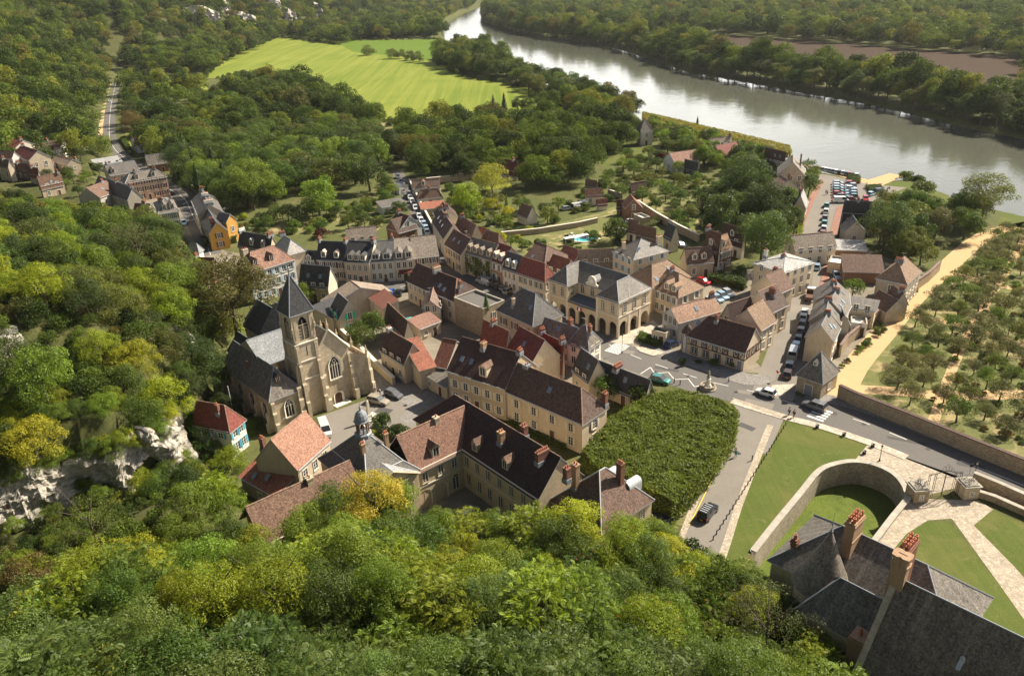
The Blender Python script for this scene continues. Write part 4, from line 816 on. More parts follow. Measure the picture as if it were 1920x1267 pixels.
# --- between town hall and church
house('white corner house with grey hip roof by the zebra crossing','L',(310,200),(497,252),(668,188,0),5.3,8.8,'hip','white_wall','slate',wins=2,side=2,ch=(cb(.85,.35,.7,.7,.6),))
house('lichened slate house with brick chimney opposite the town hall','H',(150,882),(440,980),(345,790),5.2,8,'gable','cream','slate_lichen',side=0,ch=(cb(.75,.6,.8,1,1.2),),sk=((.5,.6),))
house('square house with sharp dark slate roof and shining right slope','G',(1212,668),(1530,810),(1785,702,0),6.6,11.4,'hip','cream','slate',wins=3,side=2,ch=(cb(.35,.15,.5,.7,-1.4,'cream',1),),sk=((.75,.5),),shut='shutter_brown')
house('roofless rubble walled yard building with terrace','G',(822,565),(1080,668),(1280,592,0),7,7,'flat','rubble','asphalt',wins=0,side=1,dr=0,name='walled_terrace_building',cat='building')
house('brown tiled house left of the pair on the square','G',(400,410),(578,492),(600,300),5.6,9.2,'gable','beige_stone','tile_dark',side=0,ch=(cb(.97,.5,.6,1.9,1.2,'beige_stone',6),),wins=4)
house('hipped house with salmon end slope on the market square','G',(580,494),(825,592),(780,368),5.8,9.2,'hipR','cream','tile_dark',side=2,sk=((.3,.4),(.5,.3)),ch=(cb(.9,.35,.7,.7,.4,'brown_wall',2),))
house('cream gabled wing with salmon roof below the hipped house','G',(537,655),(690,650),(795,530,0),4.8,6.5,'gabley','cream','tile_pinkish',wins=2,side=2,sk=((.9,.5),))
house('narrow outbuilding with red lean-to roof beside the blue car','G',(62,562),(182,662),4,4,5.2,'shed','cream','tile_red',side=0)
house('dark roofed house with white gable below the teal parasol','G',(198,735),(375,908),(430,800),3.8,7,'gable','pale','tile_dark',side=0,wins=2)
house('low salmon roofed workshop under the teal parasol','G',(512,842),(695,772),4.2,3.2,4.2,'shed','beige_stone','tile_salmon',wins=2)
house('left maroon roofed house of the pair behind the long dark roof','G',(1060,948),(1282,1052),(1240,832),5.4,9.6,'gable','beige_stone','tile_maroon',side=0,ch=(cb(.4,.5),))
house('right maroon roofed house with blue skylight','G',(1285,1052),(1500,1180),(1480,860),5.4,9.8,'gable','cream','tile_maroon',side=0,sk=((.45,.55),(.6,.1)))
house('small red tiled house behind the presbytery','G',(1600,1015),(1800,1115),(1760,965),4.6,8,'gable','beige_stone','tile_maroon',side=0,ch=(cb(.05),cb(.95)))
house('dark slate house with zinc edged gable by the main road','L',(355,432),(500,545),(520,315),4.6,8.4,'gable','cream','slate_dark',sk=((.7,.5),),side=0)
house('long low slate house with skylights along the main road','L',(520,520),(1000,712),(860,465),3.0,6.4,'gable','beige_stone','slate_dark',wins=4,side=0,sk=((.18,.55),(.6,.55)),ch=(cb(.42,.45,.9,1.9,.7,'brick',8),cb(-.03,.1,.6,.6,-1,'cream',0)))
house('dark roofed cottage below the churchyard wall','G',(160,1030),(370,1158),(350,920),4.6,8.2,'gable','cream','tile_dark',wins=3,side=0,ch=(cb(.02,.5,.8,.8,.6,'white_wall',2),))
house('timber gabled shop with lit red tile roof','K',(468,300),(612,452),(735,402,0),4.4,7.4,'shedr','cream','tile_red',wins=1,side=0,dr=0,name='timber_shop',cat='shop')
house('shop wing with red tile roof behind the timber gable','K',(735,402),(850,425),(860,170),4.2,8,'gable','beige_stone','tile_red',side=0,wins=1)
house('low timber fronted garage doors facing the church square','K',(630,470),(850,600),4,3,3.8,'shed','beige_stone','slate_lichen',wins=2,side=0,dr='door_red')
house('tall house with very dark tile roof and one dormer on the church square','K',(860,445),(1378,607),(1080,175),6.9,11.6,'gable','tan','tile_dark',wins=5,side=0,shut='shutter_cream',ch=(cb(.42,.42,.7,1.2,.6,'brick_orange',2),cb(.99,.5,.7,1.0,.8)),sk=((.15,.4),(.32,.4)),do=((.6,.1,1.7,1.9),),dstyle=dict(roof='tile_brown',wall='cream'))
house('presbytery with brown hipped roof and cream shutters','O',(802,42),(1350,276),(1530,160,0),6.3,10.4,'hipR','cream','tile_brown',wins=4,side=1,shut='shutter_cream',sk=((.5,.55),),ch=(cb(.12,.5,.9,.9,.3,'brick',2),cb(.98,.98,.8,.8,-1.5,'brick',2)))
# --- church side and lower left
house('slate roofed cottage with green door behind the church','F',(1235,770),(1320,850),(1290,595),4.4,8,'gable','cream','slate_dark',side=1,shut='netting',rwall='grey_wall',sk=((.6,.2),))
house('brown roofed cottage with red chimney pots below the street terrace','F',(1165,680),(1240,745),(1410,495),4,7,'gable','beige_stone','tile_grey',side=0,wins=1)
house('bare gabled wall outhouse behind the belfry','F',(1085,790),(1265,845),6,4,5.5,'shedr','grey_wall','slate_dark',wins=1,side=0)
house('white cottage with maroon roof and blue shutters under the cliff','N',(92,308),(374,358),(290,158),5.6,9,'hipR','white_wall','tile_maroon',wins=2,side=2,shut='shutter_teal',ch=(cb(.65,.3,.6,.6,.5,'brick',1),))
rh, L_, D_ = house('cream house with smooth salmon tile roof beside the church','N',(905,662),(1156,436),(705,425),6.4,11,'gable','cream','tile_salmon',wins=3,side=0,ch=(cb(.06,.8,.7,.7,-.6,'brick',2),))
house('lean-to annex with red tile roof below the salmon roofed house','N',(465,715),(742,872),(915,715,0),3.4,5.6,'shed','rubble','tile_red',sk=((.3,.3),(.6,.5)),wins=1,side=2,dr=0)
# --- gardens towards the river
house('white barn with salmon roof in the riverside gardens','D',(1080,408),(1310,376),(1150,305),4,7,'gable','white_wall','tile_salmon',wins=0,side=0,name='barn',cat='barn',lwin=1)
house('small slate roofed house beside the white barn','D',(1165,452),(1280,482),(1250,398),3,6.2,'gable','white_wall','slate_dark',wins=2)
house('narrow tower house with steep hat roof near the river','D',(775,125),(883,118),6,6.4,11.5,'pyr','pale','tile_grey',wins=1,side=1)
house('riverside barn with rust red sheet roof','D',(1500,342),(1680,302),(1570,232),4,7.2,'gable','beige_stone','tile_maroon',name='barn',cat='barn',wins=0)
house('cottage with pale lichened roof behind the rust roofed barn','D',(1412,252),(1600,228),(1480,182),4.5,7,'gable','pale','tile_grey',ch=(cb(.95),))
house('small low slate house near the riverside hedge','D',(1700,300),(1820,300),(1760,262),3,4.6,'gable','pale','slate_lichen')
house('brick barn with red tile roof among kitchen gardens','D',(640,812),(785,805),6,4.4,7,'gabley','brown_wall','tile_red',wins=1,side=0,name='barn',cat='barn',dr=0)
house('dark roofed shed left of the brick barn','D',(560,800),(635,800),(600,742),3,5,'gable','brown_wall','tile_dark',name='garden_shed',cat='shed')
house('little cream house with salmon roof beside the vans','D',(282,697),(425,688),(350,642),4,5.8,'gable','pale','tile_salmon',wins=2)
house('flat roofed stone store with rubble walls','D',(710,872),(790,908),(875,902,0),3,3,'flat','rubble','white_wall',wins=0,side=0,name='store_building',cat='store')
house('brown roofed brick barn in the orchard gardens','D',(695,668),(830,645),(760,592),3,5.8,'gable','brown_wall','tile_brown',wins=1,name='barn',cat='barn',lwin=1)
house('small brown roofed shed under the dark plane trees','D',(275,612),(372,628),(345,565),2.8,5,'gable','brown_wall','tile_brown',name='garden_shed',cat='shed')
house('small shed with orange tile roof in the kitchen gardens','D',(385,778),(470,770),(425,738),2.5,4,'gable','pale','tile_red',name='garden_shed',cat='shed')
house('salmon gabled house in the garden row behind the hotel','D',(650,1002),(735,1025),(745,955),3.6,6.4,'gable','white_wall','tile_salmon')
house('brown roofed house in the garden row behind the hotel','D',(735,1050),(905,1092),(850,985),3.8,6.8,'gable','beige_stone','tile_brown')
house('slate roofed house with tall pale gable behind the hotel','D',(985,1052),(1052,1090),(1100,985),4.2,7.6,'gable','pale','slate_dark',side=0)
house('manor with dark steep roof and attic dormer','D',(1350,1165),(1475,1205),(1420,1030),6,10.8,'gable','pale','tile_dark',ch=(cb(.1,.5,.6,1.2),),wins=2,side=0,do=((.4,.2),))
house('brick wing with white windows joined to the manor','D',(1478,1215),(1600,1172),(1500,1062),5.6,9,'gable','brick','tile_tan',wins=3,side=0,do=((.4,.2),))
house('dark roofed house with lit dormer behind the manor','D',(1495,1062),(1690,1120),(1620,990),5,8.6,'gable','pale','tile_dark',do=((.5,.2),))
house('low brown roofed outbuildings right of the cypress','H',(1480,262),(1720,240),(1600,110),4,7.4,'gable','beige_stone','tile_brown',do=((.3,.2),(.65,.2)))
# --- far away
house('tiny red roofed house in the western park','T',(885,582),(930,575),(910,550),3,6,'gable','white_wall','tile_red')
house('white house with brown roof beside the western road','T',(765,815),(855,802),(800,762),4,7,'gable','white_wall','tile_brown')
house('slate roofed villa among trees near the river','U',(1228,662),(1310,655),(1255,622),4,7,'gable','pale','slate')
house('bungalow with pale roof beside the two tall pines','U',(970,652),(1015,650),(995,632),3,5,'gable','pale','slate_pale')
house('maroon roofed cottage behind the golden tree','U',(885,945),(985,960),(920,900),4,7.6,'gable','beige_stone','tile_maroon',ch=(cb(.8),))
house('red roofed cottage at the edge of the park woods','U',(300,838),(345,850),(318,808),3.5,6.4,'gable','white_wall','tile_red')
house('flat purple grey roof beside the golden tree','U',(665,1068),(752,1062),(712,1040),3,4,'hip','pale','slate_lichen')
house('old barn with split grey roof behind the apricot townhouse','A',(1095,350),(1240,330),(1150,285),4,7.5,'gable','wood','slate_lichen',name='barn',cat='barn')
for i, (x, y) in enumerate([(1075,125),(1110,118),(1185,140),(1240,135),(1430,145)]):
    house(('pale','small','cream','narrow','single')[i]+' house at the foot of the distant chalk cliffs, '+('leftmost','second from left','middle','fourth from left','rightmost')[i]+' of five','T',(x,y+18),(x+34,y+16),6,4,6.5,'gable','pale','tile_salmon',wins=0,side=0,z0=2,group='houses below the distant cliffs')
# ------------------------------------------------------------------ landmark helpers
def arcade(m, T, n, w, pitch, x0, spring, ztop, th=.5, mi=0, ends=(None, None)):
    """a wall pierced by n round arches; local x along the wall, outer face y=0"""
    L0 = x0; seg = 10; r = w/2
    for k in range(n):
        c = x0+pitch*(k+.5)
        a, b = c-pitch/2, c+pitch/2
        for yy in (0, th):
            sgn = 1 if yy == 0 else -1
            def q(*v): m.poly([T @ Vector(p) for p in (v if sgn == 1 else v[::-1])], m=mi)
            q((a,yy,-.05),(c-r,yy,-.05),(c-r,yy,spring),(a,yy,spring)); q((c+r,yy,-.05),(b,yy,-.05),(b,yy,spring),(c+r,yy,spring))
            q((a,yy,spring),(c-r,yy,spring),(c-r,yy,ztop),(a,yy,ztop)); q((c+r,yy,spring),(b,yy,spring),(b,yy,ztop),(c+r,yy,ztop))
            for i in range(seg):
                t0, t1 = math.pi*(1-i/seg), math.pi*(1-(i+1)/seg); xa, xb = c+r*math.cos(t0), c+r*math.cos(t1)
                q((xa,yy,spring+r*math.sin(t0)),(xb,yy,spring+r*math.sin(t1)),(xb,yy,ztop),(xa,yy,ztop))
        for xs, s in ((c-r, 1), (c+r, -1)):
            v = [(xs,0,-.05),(xs,th,-.05),(xs,th,spring),(xs,0,spring)]; m.poly([T @ Vector(p) for p in (v if s == 1 else v[::-1])], m=mi)
        for i in range(seg):
            t0, t1 = math.pi*(1-i/seg), math.pi*(1-(i+1)/seg)
            m.poly([T @ Vector(p) for p in ((c+r*math.cos(t0),0,spring+r*math.sin(t0)),(c+r*math.cos(t0),th,spring+r*math.sin(t0)),(c+r*math.cos(t1),th,spring+r*math.sin(t1)),(c+r*math.cos(t1),0,spring+r*math.sin(t1)))], m=mi)
def TF(x, y, rot, z=0): return Matrix.Translation((x, y, z)) @ Matrix.Rotation(R(rot), 4, 'Z')
def ubuild(root, F, roof, name='roof', caps='lead', th=.16):
    roof_mb(F, th).build(name, [MT[roof], MT['zinc']], root)
    c = MB(); ridge_caps(F, c)
    if c.f: c.build('ridge_tiles', MT[caps], root)
def shift(F, dx, dy): return [[(p[0]+dx, p[1]+dy, p[2]) for p in f] for f in F]
# ------------------------------------------------------------------ town hall with arcades
u = Vector((.683,-.730,0)).normalized(); th = empty('town_hall', (9.1,169.8,0), math.atan2(u.y, u.x), label='arcaded stone town hall with clock gable above an open ground floor market', cat='town hall'); L, D, DR = 20.7, 11.3, 3.6
m = MB(); xw = 5.7; xe = 14.6; zt = 4.9; ze = 8.7
arcade(m, TF(0,0,0), 2, 2.0, xw/2, 0, 2.5, zt); arcade(m, TF(xw,0,0), 3, 2.1, (xe-xw)/3, 0, 2.5, zt-.2); arcade(m, TF(xe,0,0), 2, 2.2, (L-xe)/2, 0, 2.5, zt)
arcade(m, TF(L,0,90), 3, 2.6, D/3, 0, 2.3, zt); arcade(m, TF(0,D,-90), 3, 2.6, D/3, 0, 2.3, zt)
for ring in ([(0,0),(xw,0)], [(xw,0),(xw,DR)], [(xw,DR),(xe,DR)], [(xe,DR),(xe,0)], [(xe,0),(L,0)], [(L,0),(L,D)], [(L,D),(0,D)], [(0,D),(0,0)]):
    (x0,y0),(x1,y1) = ring; b = zt if ring not in ([(L,D),(0,D)],) else -.05
    m.poly([(x0,y0,b),(x1,y1,b),(x1,y1,ze),(x0,y0,ze)])
m.poly([(0,0,zt-.02),(L,0,zt-.02),(L,D,zt-.02),(0,D,zt-.02)][::-1]); m.poly([(.6,D-.5,0),(L-.6,D-.5,0),(L-.6,D-.5,zt-.05),(.6,D-.5,zt-.05)])
m.build('wall', MT['ashlar'], th)
m = MB()
for z, h_, o in ((zt, .25, .12), (ze-.3, .3, .16)):
    for x0,x1,y0,y1 in ((-o,xw+o,-o,0),(xe-o,L+o,-o,0),(L,L+o,0,D),(-o,0,0,D)): m.box(x0,x1,y0,y1,z,z+h_)
for x in (0, xw, xe, L):
    m.box(x-.25, x+.25, -.07, -.002, 0, zt); m.box(x-.22, x+.22, -.05, -.002, zt+.25, ze-.3)
for y in (D/3, 2*D/3): m.box(L+.002, L+.07, y-.25, y+.25, 0, zt)
m.build('cornice', MT['stone_pale'], th)
pitch = lambda: None
zr = 11.9
Fw = roof_faces('hipy', xw, 8, ze, zr, .3, 3.0)
ubuild(th, [f for f in roof_faces('hip', L, D-DR, ze, zr, .3, 3.4) and shift(roof_faces('hip', L, D-DR, ze, zr, .3, 3.4), 0, DR)], 'slate')
for x0, ww in ((0, xw), (xe, L-xe)):
    sl = (zr-ze)/(ww/2); F = []; e = .3; y1 = DR+(D-DR)/2
    A,B = (x0-e,-e,ze-.25),(x0+ww+e,-e,ze-.25); r0 = (x0+ww/2,3.0,zr-.05); r1 = (x0+ww/2,y1,zr-.05); C_,D_ = (x0+ww+e,y1,ze-.25),(x0-e,y1,ze-.25)
    ubuild(th, [[A,B,r0],[B,C_,r1,r0],[D_,A,r0,r1]], 'slate', 'wing_roof')
m = MB(); m.poly([(xw,-.15,zt-.2),(xe,-.15,zt-.2),(xe,DR,zt+.75),(xw,DR,zt+.75)])
for k in range(14):
    x = xw+.3+(xe-xw-.6)*k/13; m.poly([(x-.03,-.15,zt-.14),(x+.03,-.15,zt-.14),(x+.03,DR,zt+.81),(x-.03,DR,zt+.81)])
m.build('gallery_roof', MT['zinc_dark'], th)
for fc, t0, n, x0, x1 in (('F',0,2,.3,xw-.2),('F',0,2,xe+.3,L-.3)): windows(th, 'F', L, D, n, [zt+.7], 1.0, 1.9, None, True, 2, x0, x1, 'ashlar')
me = win_mesh(1.0, 1.7, True, 2, 'ashlar')
for k in range(3): put('window', win_mesh(1.15, 1.6, True, 2, 'ashlar'), th, (xw+(xe-xw)*(k+.5)/3, DR, zt+1.2))
put('window', me, th, (xw, DR/2, zt+.9), (0,0,R(90)))
windows(th, 'R', L, D, 3, [zt+.7], 1.0, 1.9, None, True, 2, .5, D-.5, 'ashlar')
cg = MB(); cx = (xw+xe)/2; prof = [(-1.7,0),(-1.75,.5),(-1.2,.7),(-1.1,1.6),(-.7,2.2),(0,2.45),(.7,2.2),(1.1,1.6),(1.2,.7),(1.75,.5),(1.7,0)]
cg.poly([(cx+a,DR-.25,ze-.1+b) for a, b in prof][::-1]); cg.poly([(cx+a,DR+.15,ze-.1+b) for a, b in prof])
for (a0,b0),(a1,b1) in zip(prof, prof[1:]): cg.poly([(cx+a0,DR-.25,ze-.1+b0),(cx+a1,DR-.25,ze-.1+b1),(cx+a1,DR+.15,ze-.1+b1),(cx+a0,DR+.15,ze-.1+b0)][::-1])
o = cg.build('clock_gable', MT['stone_pale'], th)
c = MB(); c.lathe([(0,.0),(.42,0),(.48,.06),(.0,.06)], 16); put('clock', c.mesh('clock', MT['white_paint']), o, (cx, DR-.25, ze+1.15), (R(90),0,0))
m = MB(); F = [[(cx-1.1,DR+.15,ze+1.5),(cx,DR+.15,ze+2.2),(cx,DR+3.6,ze+2.2),(cx-1.1,DR+3.6,ze+1.5)][::-1], [(cx,DR+.15,ze+2.2),(cx+1.1,DR+.15,ze+1.5),(cx+1.1,DR+3.6,ze+1.5),(cx,DR+3.6,ze+2.2)][::-1]]
roof_mb(F, .5).build('clock_gable_roof', [MT['slate'], MT['zinc']], th)
for k, mt in enumerate(('flag_blue', 'white_paint', 'flag_red')):
    m = MB(); m.tube([(cx-.4+.35*k,0,zt-1.2),(cx-.6+.5*k,-.9,zt-.1)], .03, 5, 1); m.box(cx-.72+.5*k, cx-.32+.5*k, -.86, -.82, zt-.95, zt-.25); m.build('flag', [MT[mt], MT['iron']], th)
HOUSES.append([tuple(Vector((9.1,169.8,0))+u*x+Vector((-u.y,u.x,0))*y)[:2] for x, y in ((-1,-1),(L+1,-1),(L+1,D+1),(-1,D+1))])
# ------------------------------------------------------------------ church
uc = Vector((.743,.669,0)).normalized(); vc = Vector((-uc.y,uc.x,0)); CO = Vector((-38,124.8,0))
ch = empty('church', CO, math.atan2(uc.y, uc.x), label='old grey stone church with pyramid spired belfry and buttressed west front', cat='church')
HOUSES.append([tuple(CO+uc*x+vc*y)[:2] for x, y in ((-8,-1),(15,-1),(15,35),(-8,35))])
def gothic(w, h, lights=3):
    key = ('g', w, h, lights)
    if key in WC: return WC[key]
    m = MB(); sp = h*.62; seg = 7; R_ = w
    def arch(off):
        r = w/2+off; pts_ = [(-r, 0)]
        for i in range(seg+1):
            t = i/seg; ang = R(180-60*t); pts_.append((w/2-off*0+ (w+off)*math.cos(ang) - 0, sp+(w+off)*math.sin(ang)))
        L_ = pts_[1:]; return [(-r,0)]+L_+[(-a, b) for a, b in L_[::-1][1:]]+[(r,0)]
    i_, o_ = arch(0), arch(.28)
    m.poly([(a,-.03,b) for a, b in i_][::-1], m=1)
    for k in range(len(i_)-1): m.poly([(i_[k][0],-.03,i_[k][1]),(i_[k+1][0],-.03,i_[k+1][1]),(o_[k+1][0],-.16,o_[k+1][1]),(o_[k][0],-.16,o_[k][1])], m=0)
    m.box(-w/2-.3, w/2+.3, -.25, 0, -.25, 0, 0)
    for k in range(1, lights):
        x = -w/2+w*k/lights; m.box(x-.06, x+.06, -.13, -.03, 0, sp+.25*w, 0)
    for k in range(lights):
        x = -w/2+w*(k+.5)/lights; r = w/lights/2
        for j in range(6):
            t0, t1 = math.pi*j/6, math.pi*(j+1)/6
            m.poly([(x+r*math.cos(t0),-.1,sp+r*math.sin(t0)),(x+(r-.07)*math.cos(t0),-.1,sp+(r-.07)*math.sin(t0)),(x+(r-.07)*math.cos(t1),-.1,sp+(r-.07)*math.sin(t1)),(x+r*math.cos(t1),-.1,sp+r*math.sin(t1))][::-1], m=0)
    rr = w*.17
    for j in range(10):
        t0, t1 = 2*math.pi*j/10, 2*math.pi*(j+1)/10; cz = sp+w*.5
        m.poly([(rr*math.cos(t0),-.1,cz+rr*math.sin(t0)),((rr-.07)*math.cos(t0),-.1,cz+(rr-.07)*math.sin(t0)),((rr-.07)*math.cos(t1),-.1,cz+(rr-.07)*math.sin(t1)),(rr*math.cos(t1),-.1,cz+rr*math.sin(t1))][::-1], m=0)
    WC[key] = m.mesh('gothic_window', [MT['stone_pale'], MT['glass']]); return WC[key]
def buttress(m, x, y, w, d, h, rot, steps=3):
    T = TF(x, y, rot)
    for k in range(steps):
        z0, z1 = h*k/steps-.05*(k == 0), h*(k+1)/steps; dd = d*(1-.28*k)
        m.box(-w/2+.02*k, w/2-.02*k, -dd, 0, z0, z1-.3, M=T, bottom=False)
        m.poly([T @ Vector(q) for q in ((-w/2,-dd,z1-.3),(w/2,-dd,z1-.3),(w/2,-dd*.62,z1+.05),(-w/2,-dd*.62,z1+.05))])
        for s in (-1, 1): m.poly([T @ Vector(q) for q in ((s*w/2,-dd,z1-.3),(s*w/2,-dd*.62,z1+.05),(s*w/2,0,z1+.05),(s*w/2,0,z1-.3))][::-s])
def pinnacle(x, y, z, h=2.0, w=.36, parent=None):
    m = MB(); m.box(-w/2, w/2, -w/2, w/2, 0, h*.45); m.box(-w*.65, w*.65, -w*.65, w*.65, h*.45, h*.5); m.lathe([(w*.62,h*.5),(w*.3,h*.75),(.03,h)], 4, a0=R(45)); m.lathe([(.02,h*.93),(w*.3,h*.96),(.02,h)], 6)
    for k in range(3): m.box(-w*.5+.03*k, w*.5-.03*k, -.04, .04, h*(.56+.12*k), h*(.59+.12*k))
    return put('pinnacle', m.mesh('pinnacle', MT['church_stone']), parent or ch, (x, y, z))
# nave
NL, NR, NE, NZ, NY = 3.4, 10.9, 10.6, 15.4, 22
m = MB(); m.poly([(4.3,1.9,-.05),(NR,1.9,-.05),(NR,1.9,NE),((NL+NR)/2,1.9,NZ),(4.3,1.9,NE+1.2)]); m.poly([(NR,1.9,-.05),(NR,NY,-.05),(NR,NY,NE),(NR,1.9,NE)]); m.poly([(NL,NY,-.05),(NL,1.9,-.05),(NL,1.9,NE),(NL,NY,NE)]); m.poly([(NR,NY,-.05),(NL,NY,-.05),(NL,NY,NE),((NL+NR)/2,NY,NZ),(NR,NY,NE)])
m.build('nave_wall', MT['church_stone'], ch)
ubuild(ch, shift(roof_faces('gabley', NR-NL, NY-2.1, NE, NZ-.15, .25), NL, 2.1), 'slate_church', 'nave_roof')
m = MB(); cx = (NL+NR)/2
for a, b in (((4.3,1.7,NE+1.3),(cx,1.7,NZ+.25)), ((cx,1.7,NZ+.25),(NR+.2,1.7,NE+.1))): m.tube([a, b], .2, 4)
m.build('gable_coping', MT['stone_pale'], ch)
put('gothic_window', gothic(2.1, 4.2, 4), ch, (cx+.35, 1.88, 5.4))
pinnacle(cx, 1.8, NZ+.2, 2.2)
m = MB(); w, h = 1.5, 2.3; prof = [(-w/2,0),(-w/2,h*.7)]+[(-w/2*math.cos(math.pi*k/8), h*.7+w*.42*math.sin(math.pi*k/8)) for k in range(1, 8)]+[(w/2,h*.7),(w/2,0)]
m.poly([(a,-.05,b) for a, b in prof][::-1], m=0); po = [(a*1.45, b*1.2) for a, b in prof]
for k in range(len(prof)-1): m.poly([(prof[k][0],-.05,prof[k][1]),(prof[k+1][0],-.05,prof[k+1][1]),(po[k+1][0],-.3,po[k+1][1]),(po[k][0],-.3,po[k][1])], m=1)
m.box(-.03, .03, -.08, -.04, 0, h*.95, 2); put('portal_door', m.mesh('portal_door', [MT['door_brown'], MT['stone_pale'], MT['iron']]), ch, (cx+.3, 1.9, 0))
m = MB(); m.box(5.9, 9.2, .3, 1.9, -.02, .16); m.build('doorstep', MT['stone_pale'], ch)
# north aisle with flat terrace and pinnacles
m = MB(); m.prism([(NR,1.5),(14.0,.6),(14.0,18),(NR,18)], -.05, 7.8); m.build('north_aisle', MT['church_stone'], ch)
m = MB(); m.box(13.8, 14.1, .7, 18, 7.8, 8.5); m.poly([(NR,1.4,7.8),(14,.55,7.8),(14,.55,8.2),(NR,1.4,9.6)]); m.build('parapet', MT['church_stone'], ch)
for y in (.8, 6, 11.5, 17.5): pinnacle(14.0, y, 8.4, 2.0)
for y in (6, 11.5):
    m = MB(); m.tube([(NR,y,10.4),(12.5,y,9.7),(13.9,y,8.3)], .14, 4); m.build('flying_buttress', MT['church_stone'], ch)
m = MB()
for x, y, h_ in ((4.9,1.9,9.6),(NR,1.9,9.6)): m = MB(); buttress(m, x, y, .85, 1.5, h_, 0, 4); m.build('buttress', MT['church_stone'], ch)
m = MB(); buttress(m, 14.0, .7, .8, 1.0, 8.2, 20, 3); m.build('buttress', MT['church_stone'], ch)
# tower
tx0, tx1, ty0, ty1 = .2, 4.6, 1.5, 5.9; TZ = 21.0
m = MB(); m.box(tx0, tx1, ty0, ty1, -.05, 14.8)
for x0,x1,y0,y1 in ((tx0,tx0+.9,ty0,ty0+.9),(tx1-.9,tx1,ty0,ty0+.9),(tx0,tx0+.9,ty1-.9,ty1),(tx1-.9,tx1,ty1-.9,ty1)): m.box(x0,x1,y0,y1,14.8,TZ-.4)
m.box(tx0, tx1, ty0, ty1, TZ-.9, TZ-.35); m.build('tower', MT['church_stone'], ch)
W_ = tx1-tx0
for (ox, oy, rot) in ((tx0,ty0,0),(tx1,ty0,90),(tx1,ty1,180),(tx0,ty1,270)):
    m = MB(); T = TF(ox, oy, rot); c = W_/2; r = .95; sp = 18.2; z0, z1 = 15.4, TZ-.9
    def q(*v): m.poly([T @ Vector(p) for p in v])
    q((.9,.15,14.8),(W_-.9,.15,14.8),(W_-.9,.15,z0),(.9,.15,z0)); q((.9,.15,z0),(c-r,.15,z0),(c-r,.15,z1),(.9,.15,z1)); q((c+r,.15,z0),(W_-.9,.15,z0),(W_-.9,.15,z1),(c+r,.15,z1))
    for i in range(8):
        def az(x): return sp+math.sqrt(max(0, (2*r)**2-(abs(x)+r)**2))
        xa, xb = -r+2*r*i/8, -r+2*r*(i+1)/8; q((c+xa,.15,min(az(xa),z1)),(c+xb,.15,min(az(xb),z1)),(c+xb,.15,z1),(c+xa,.15,z1))
    m.box(c-.07, c+.07, .2, .34, z0, sp+.9, M=T); m.box(c-r, c+r, .2, .34, sp-.05, sp+.1, M=T)
    for k in range(4):
        z = z0+.15+k*.6; q((c-r,.25,z),(c+r,.25,z),(c+r,.8,z+.35),(c-r,.8,z+.35))
    m.build('belfry_opening', MT['church_stone'], ch)
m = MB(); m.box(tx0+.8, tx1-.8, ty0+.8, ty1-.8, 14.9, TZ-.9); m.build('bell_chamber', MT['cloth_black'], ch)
m = MB()
for z in (7.6, 11.2, 14.7, 20.4): m.box(tx0-.15, tx1+.15, ty0-.15, ty1+.15, z, z+.2)
m.build('string_courses', MT['stone_pale'], ch)
m = MB()
for x, y, rot in ((tx0+.35,ty0,0),(tx1-.35,ty0,0),(tx1,ty0+.35,90),(tx0,ty0+.35,-90),(tx0,ty1-.35,-90)): m = MB(); buttress(m, x, y, .7, 1.1, 14.5, rot, 4); buttress(m, x, y, .42, .45, 19.6, rot, 5); m.build('tower_buttress', MT['church_stone'], ch)
for x, y in ((tx0,ty0),(tx1,ty0),(tx0,ty1)): pinnacle(x, y, 17.2, 1.7, .3)
e = .25; ap = ((tx0+tx1)/2, (ty0+ty1)/2, 27.4); A,B,C_,D_ = [(x, y, TZ-.42) for x, y in ((tx0-e,ty0-e),(tx1+e,ty0-e),(tx1+e,ty1+e),(tx0-e,ty1+e))]
ubuild(ch, [[A,B,ap],[B,C_,ap],[C_,D_,ap],[D_,A,ap]], 'slate_dark', 'spire')
m = MB(); m.tube([(ap[0],ap[1],27.2),(ap[0],ap[1],29.0)], .035, 5); m.lathe([(0,27.3),(.16,27.5),(0,27.7)], 8, ap[:2]); m.box(ap[0]-.35, ap[0]+.35, ap[1]-.03, ap[1]+.03, 28.3, 28.38); m.poly([(ap[0],ap[1],28.7),(ap[0]+.4,ap[1],28.8),(ap[0]+.3,ap[1],28.95),(ap[0],ap[1],28.95)]); m.build('weather_vane', MT['iron'], ch)
m = MB()
for z in (17.0,): m.box(tx1-.002, tx1+.02, 2.6, 2.75, 12.3, 14.0)
m.box(tx0+2.1, tx0+2.25, ty0-.02, ty0+.01, 12.2, 14.0); m.build('slit_window', MT['cloth_black'], ch)
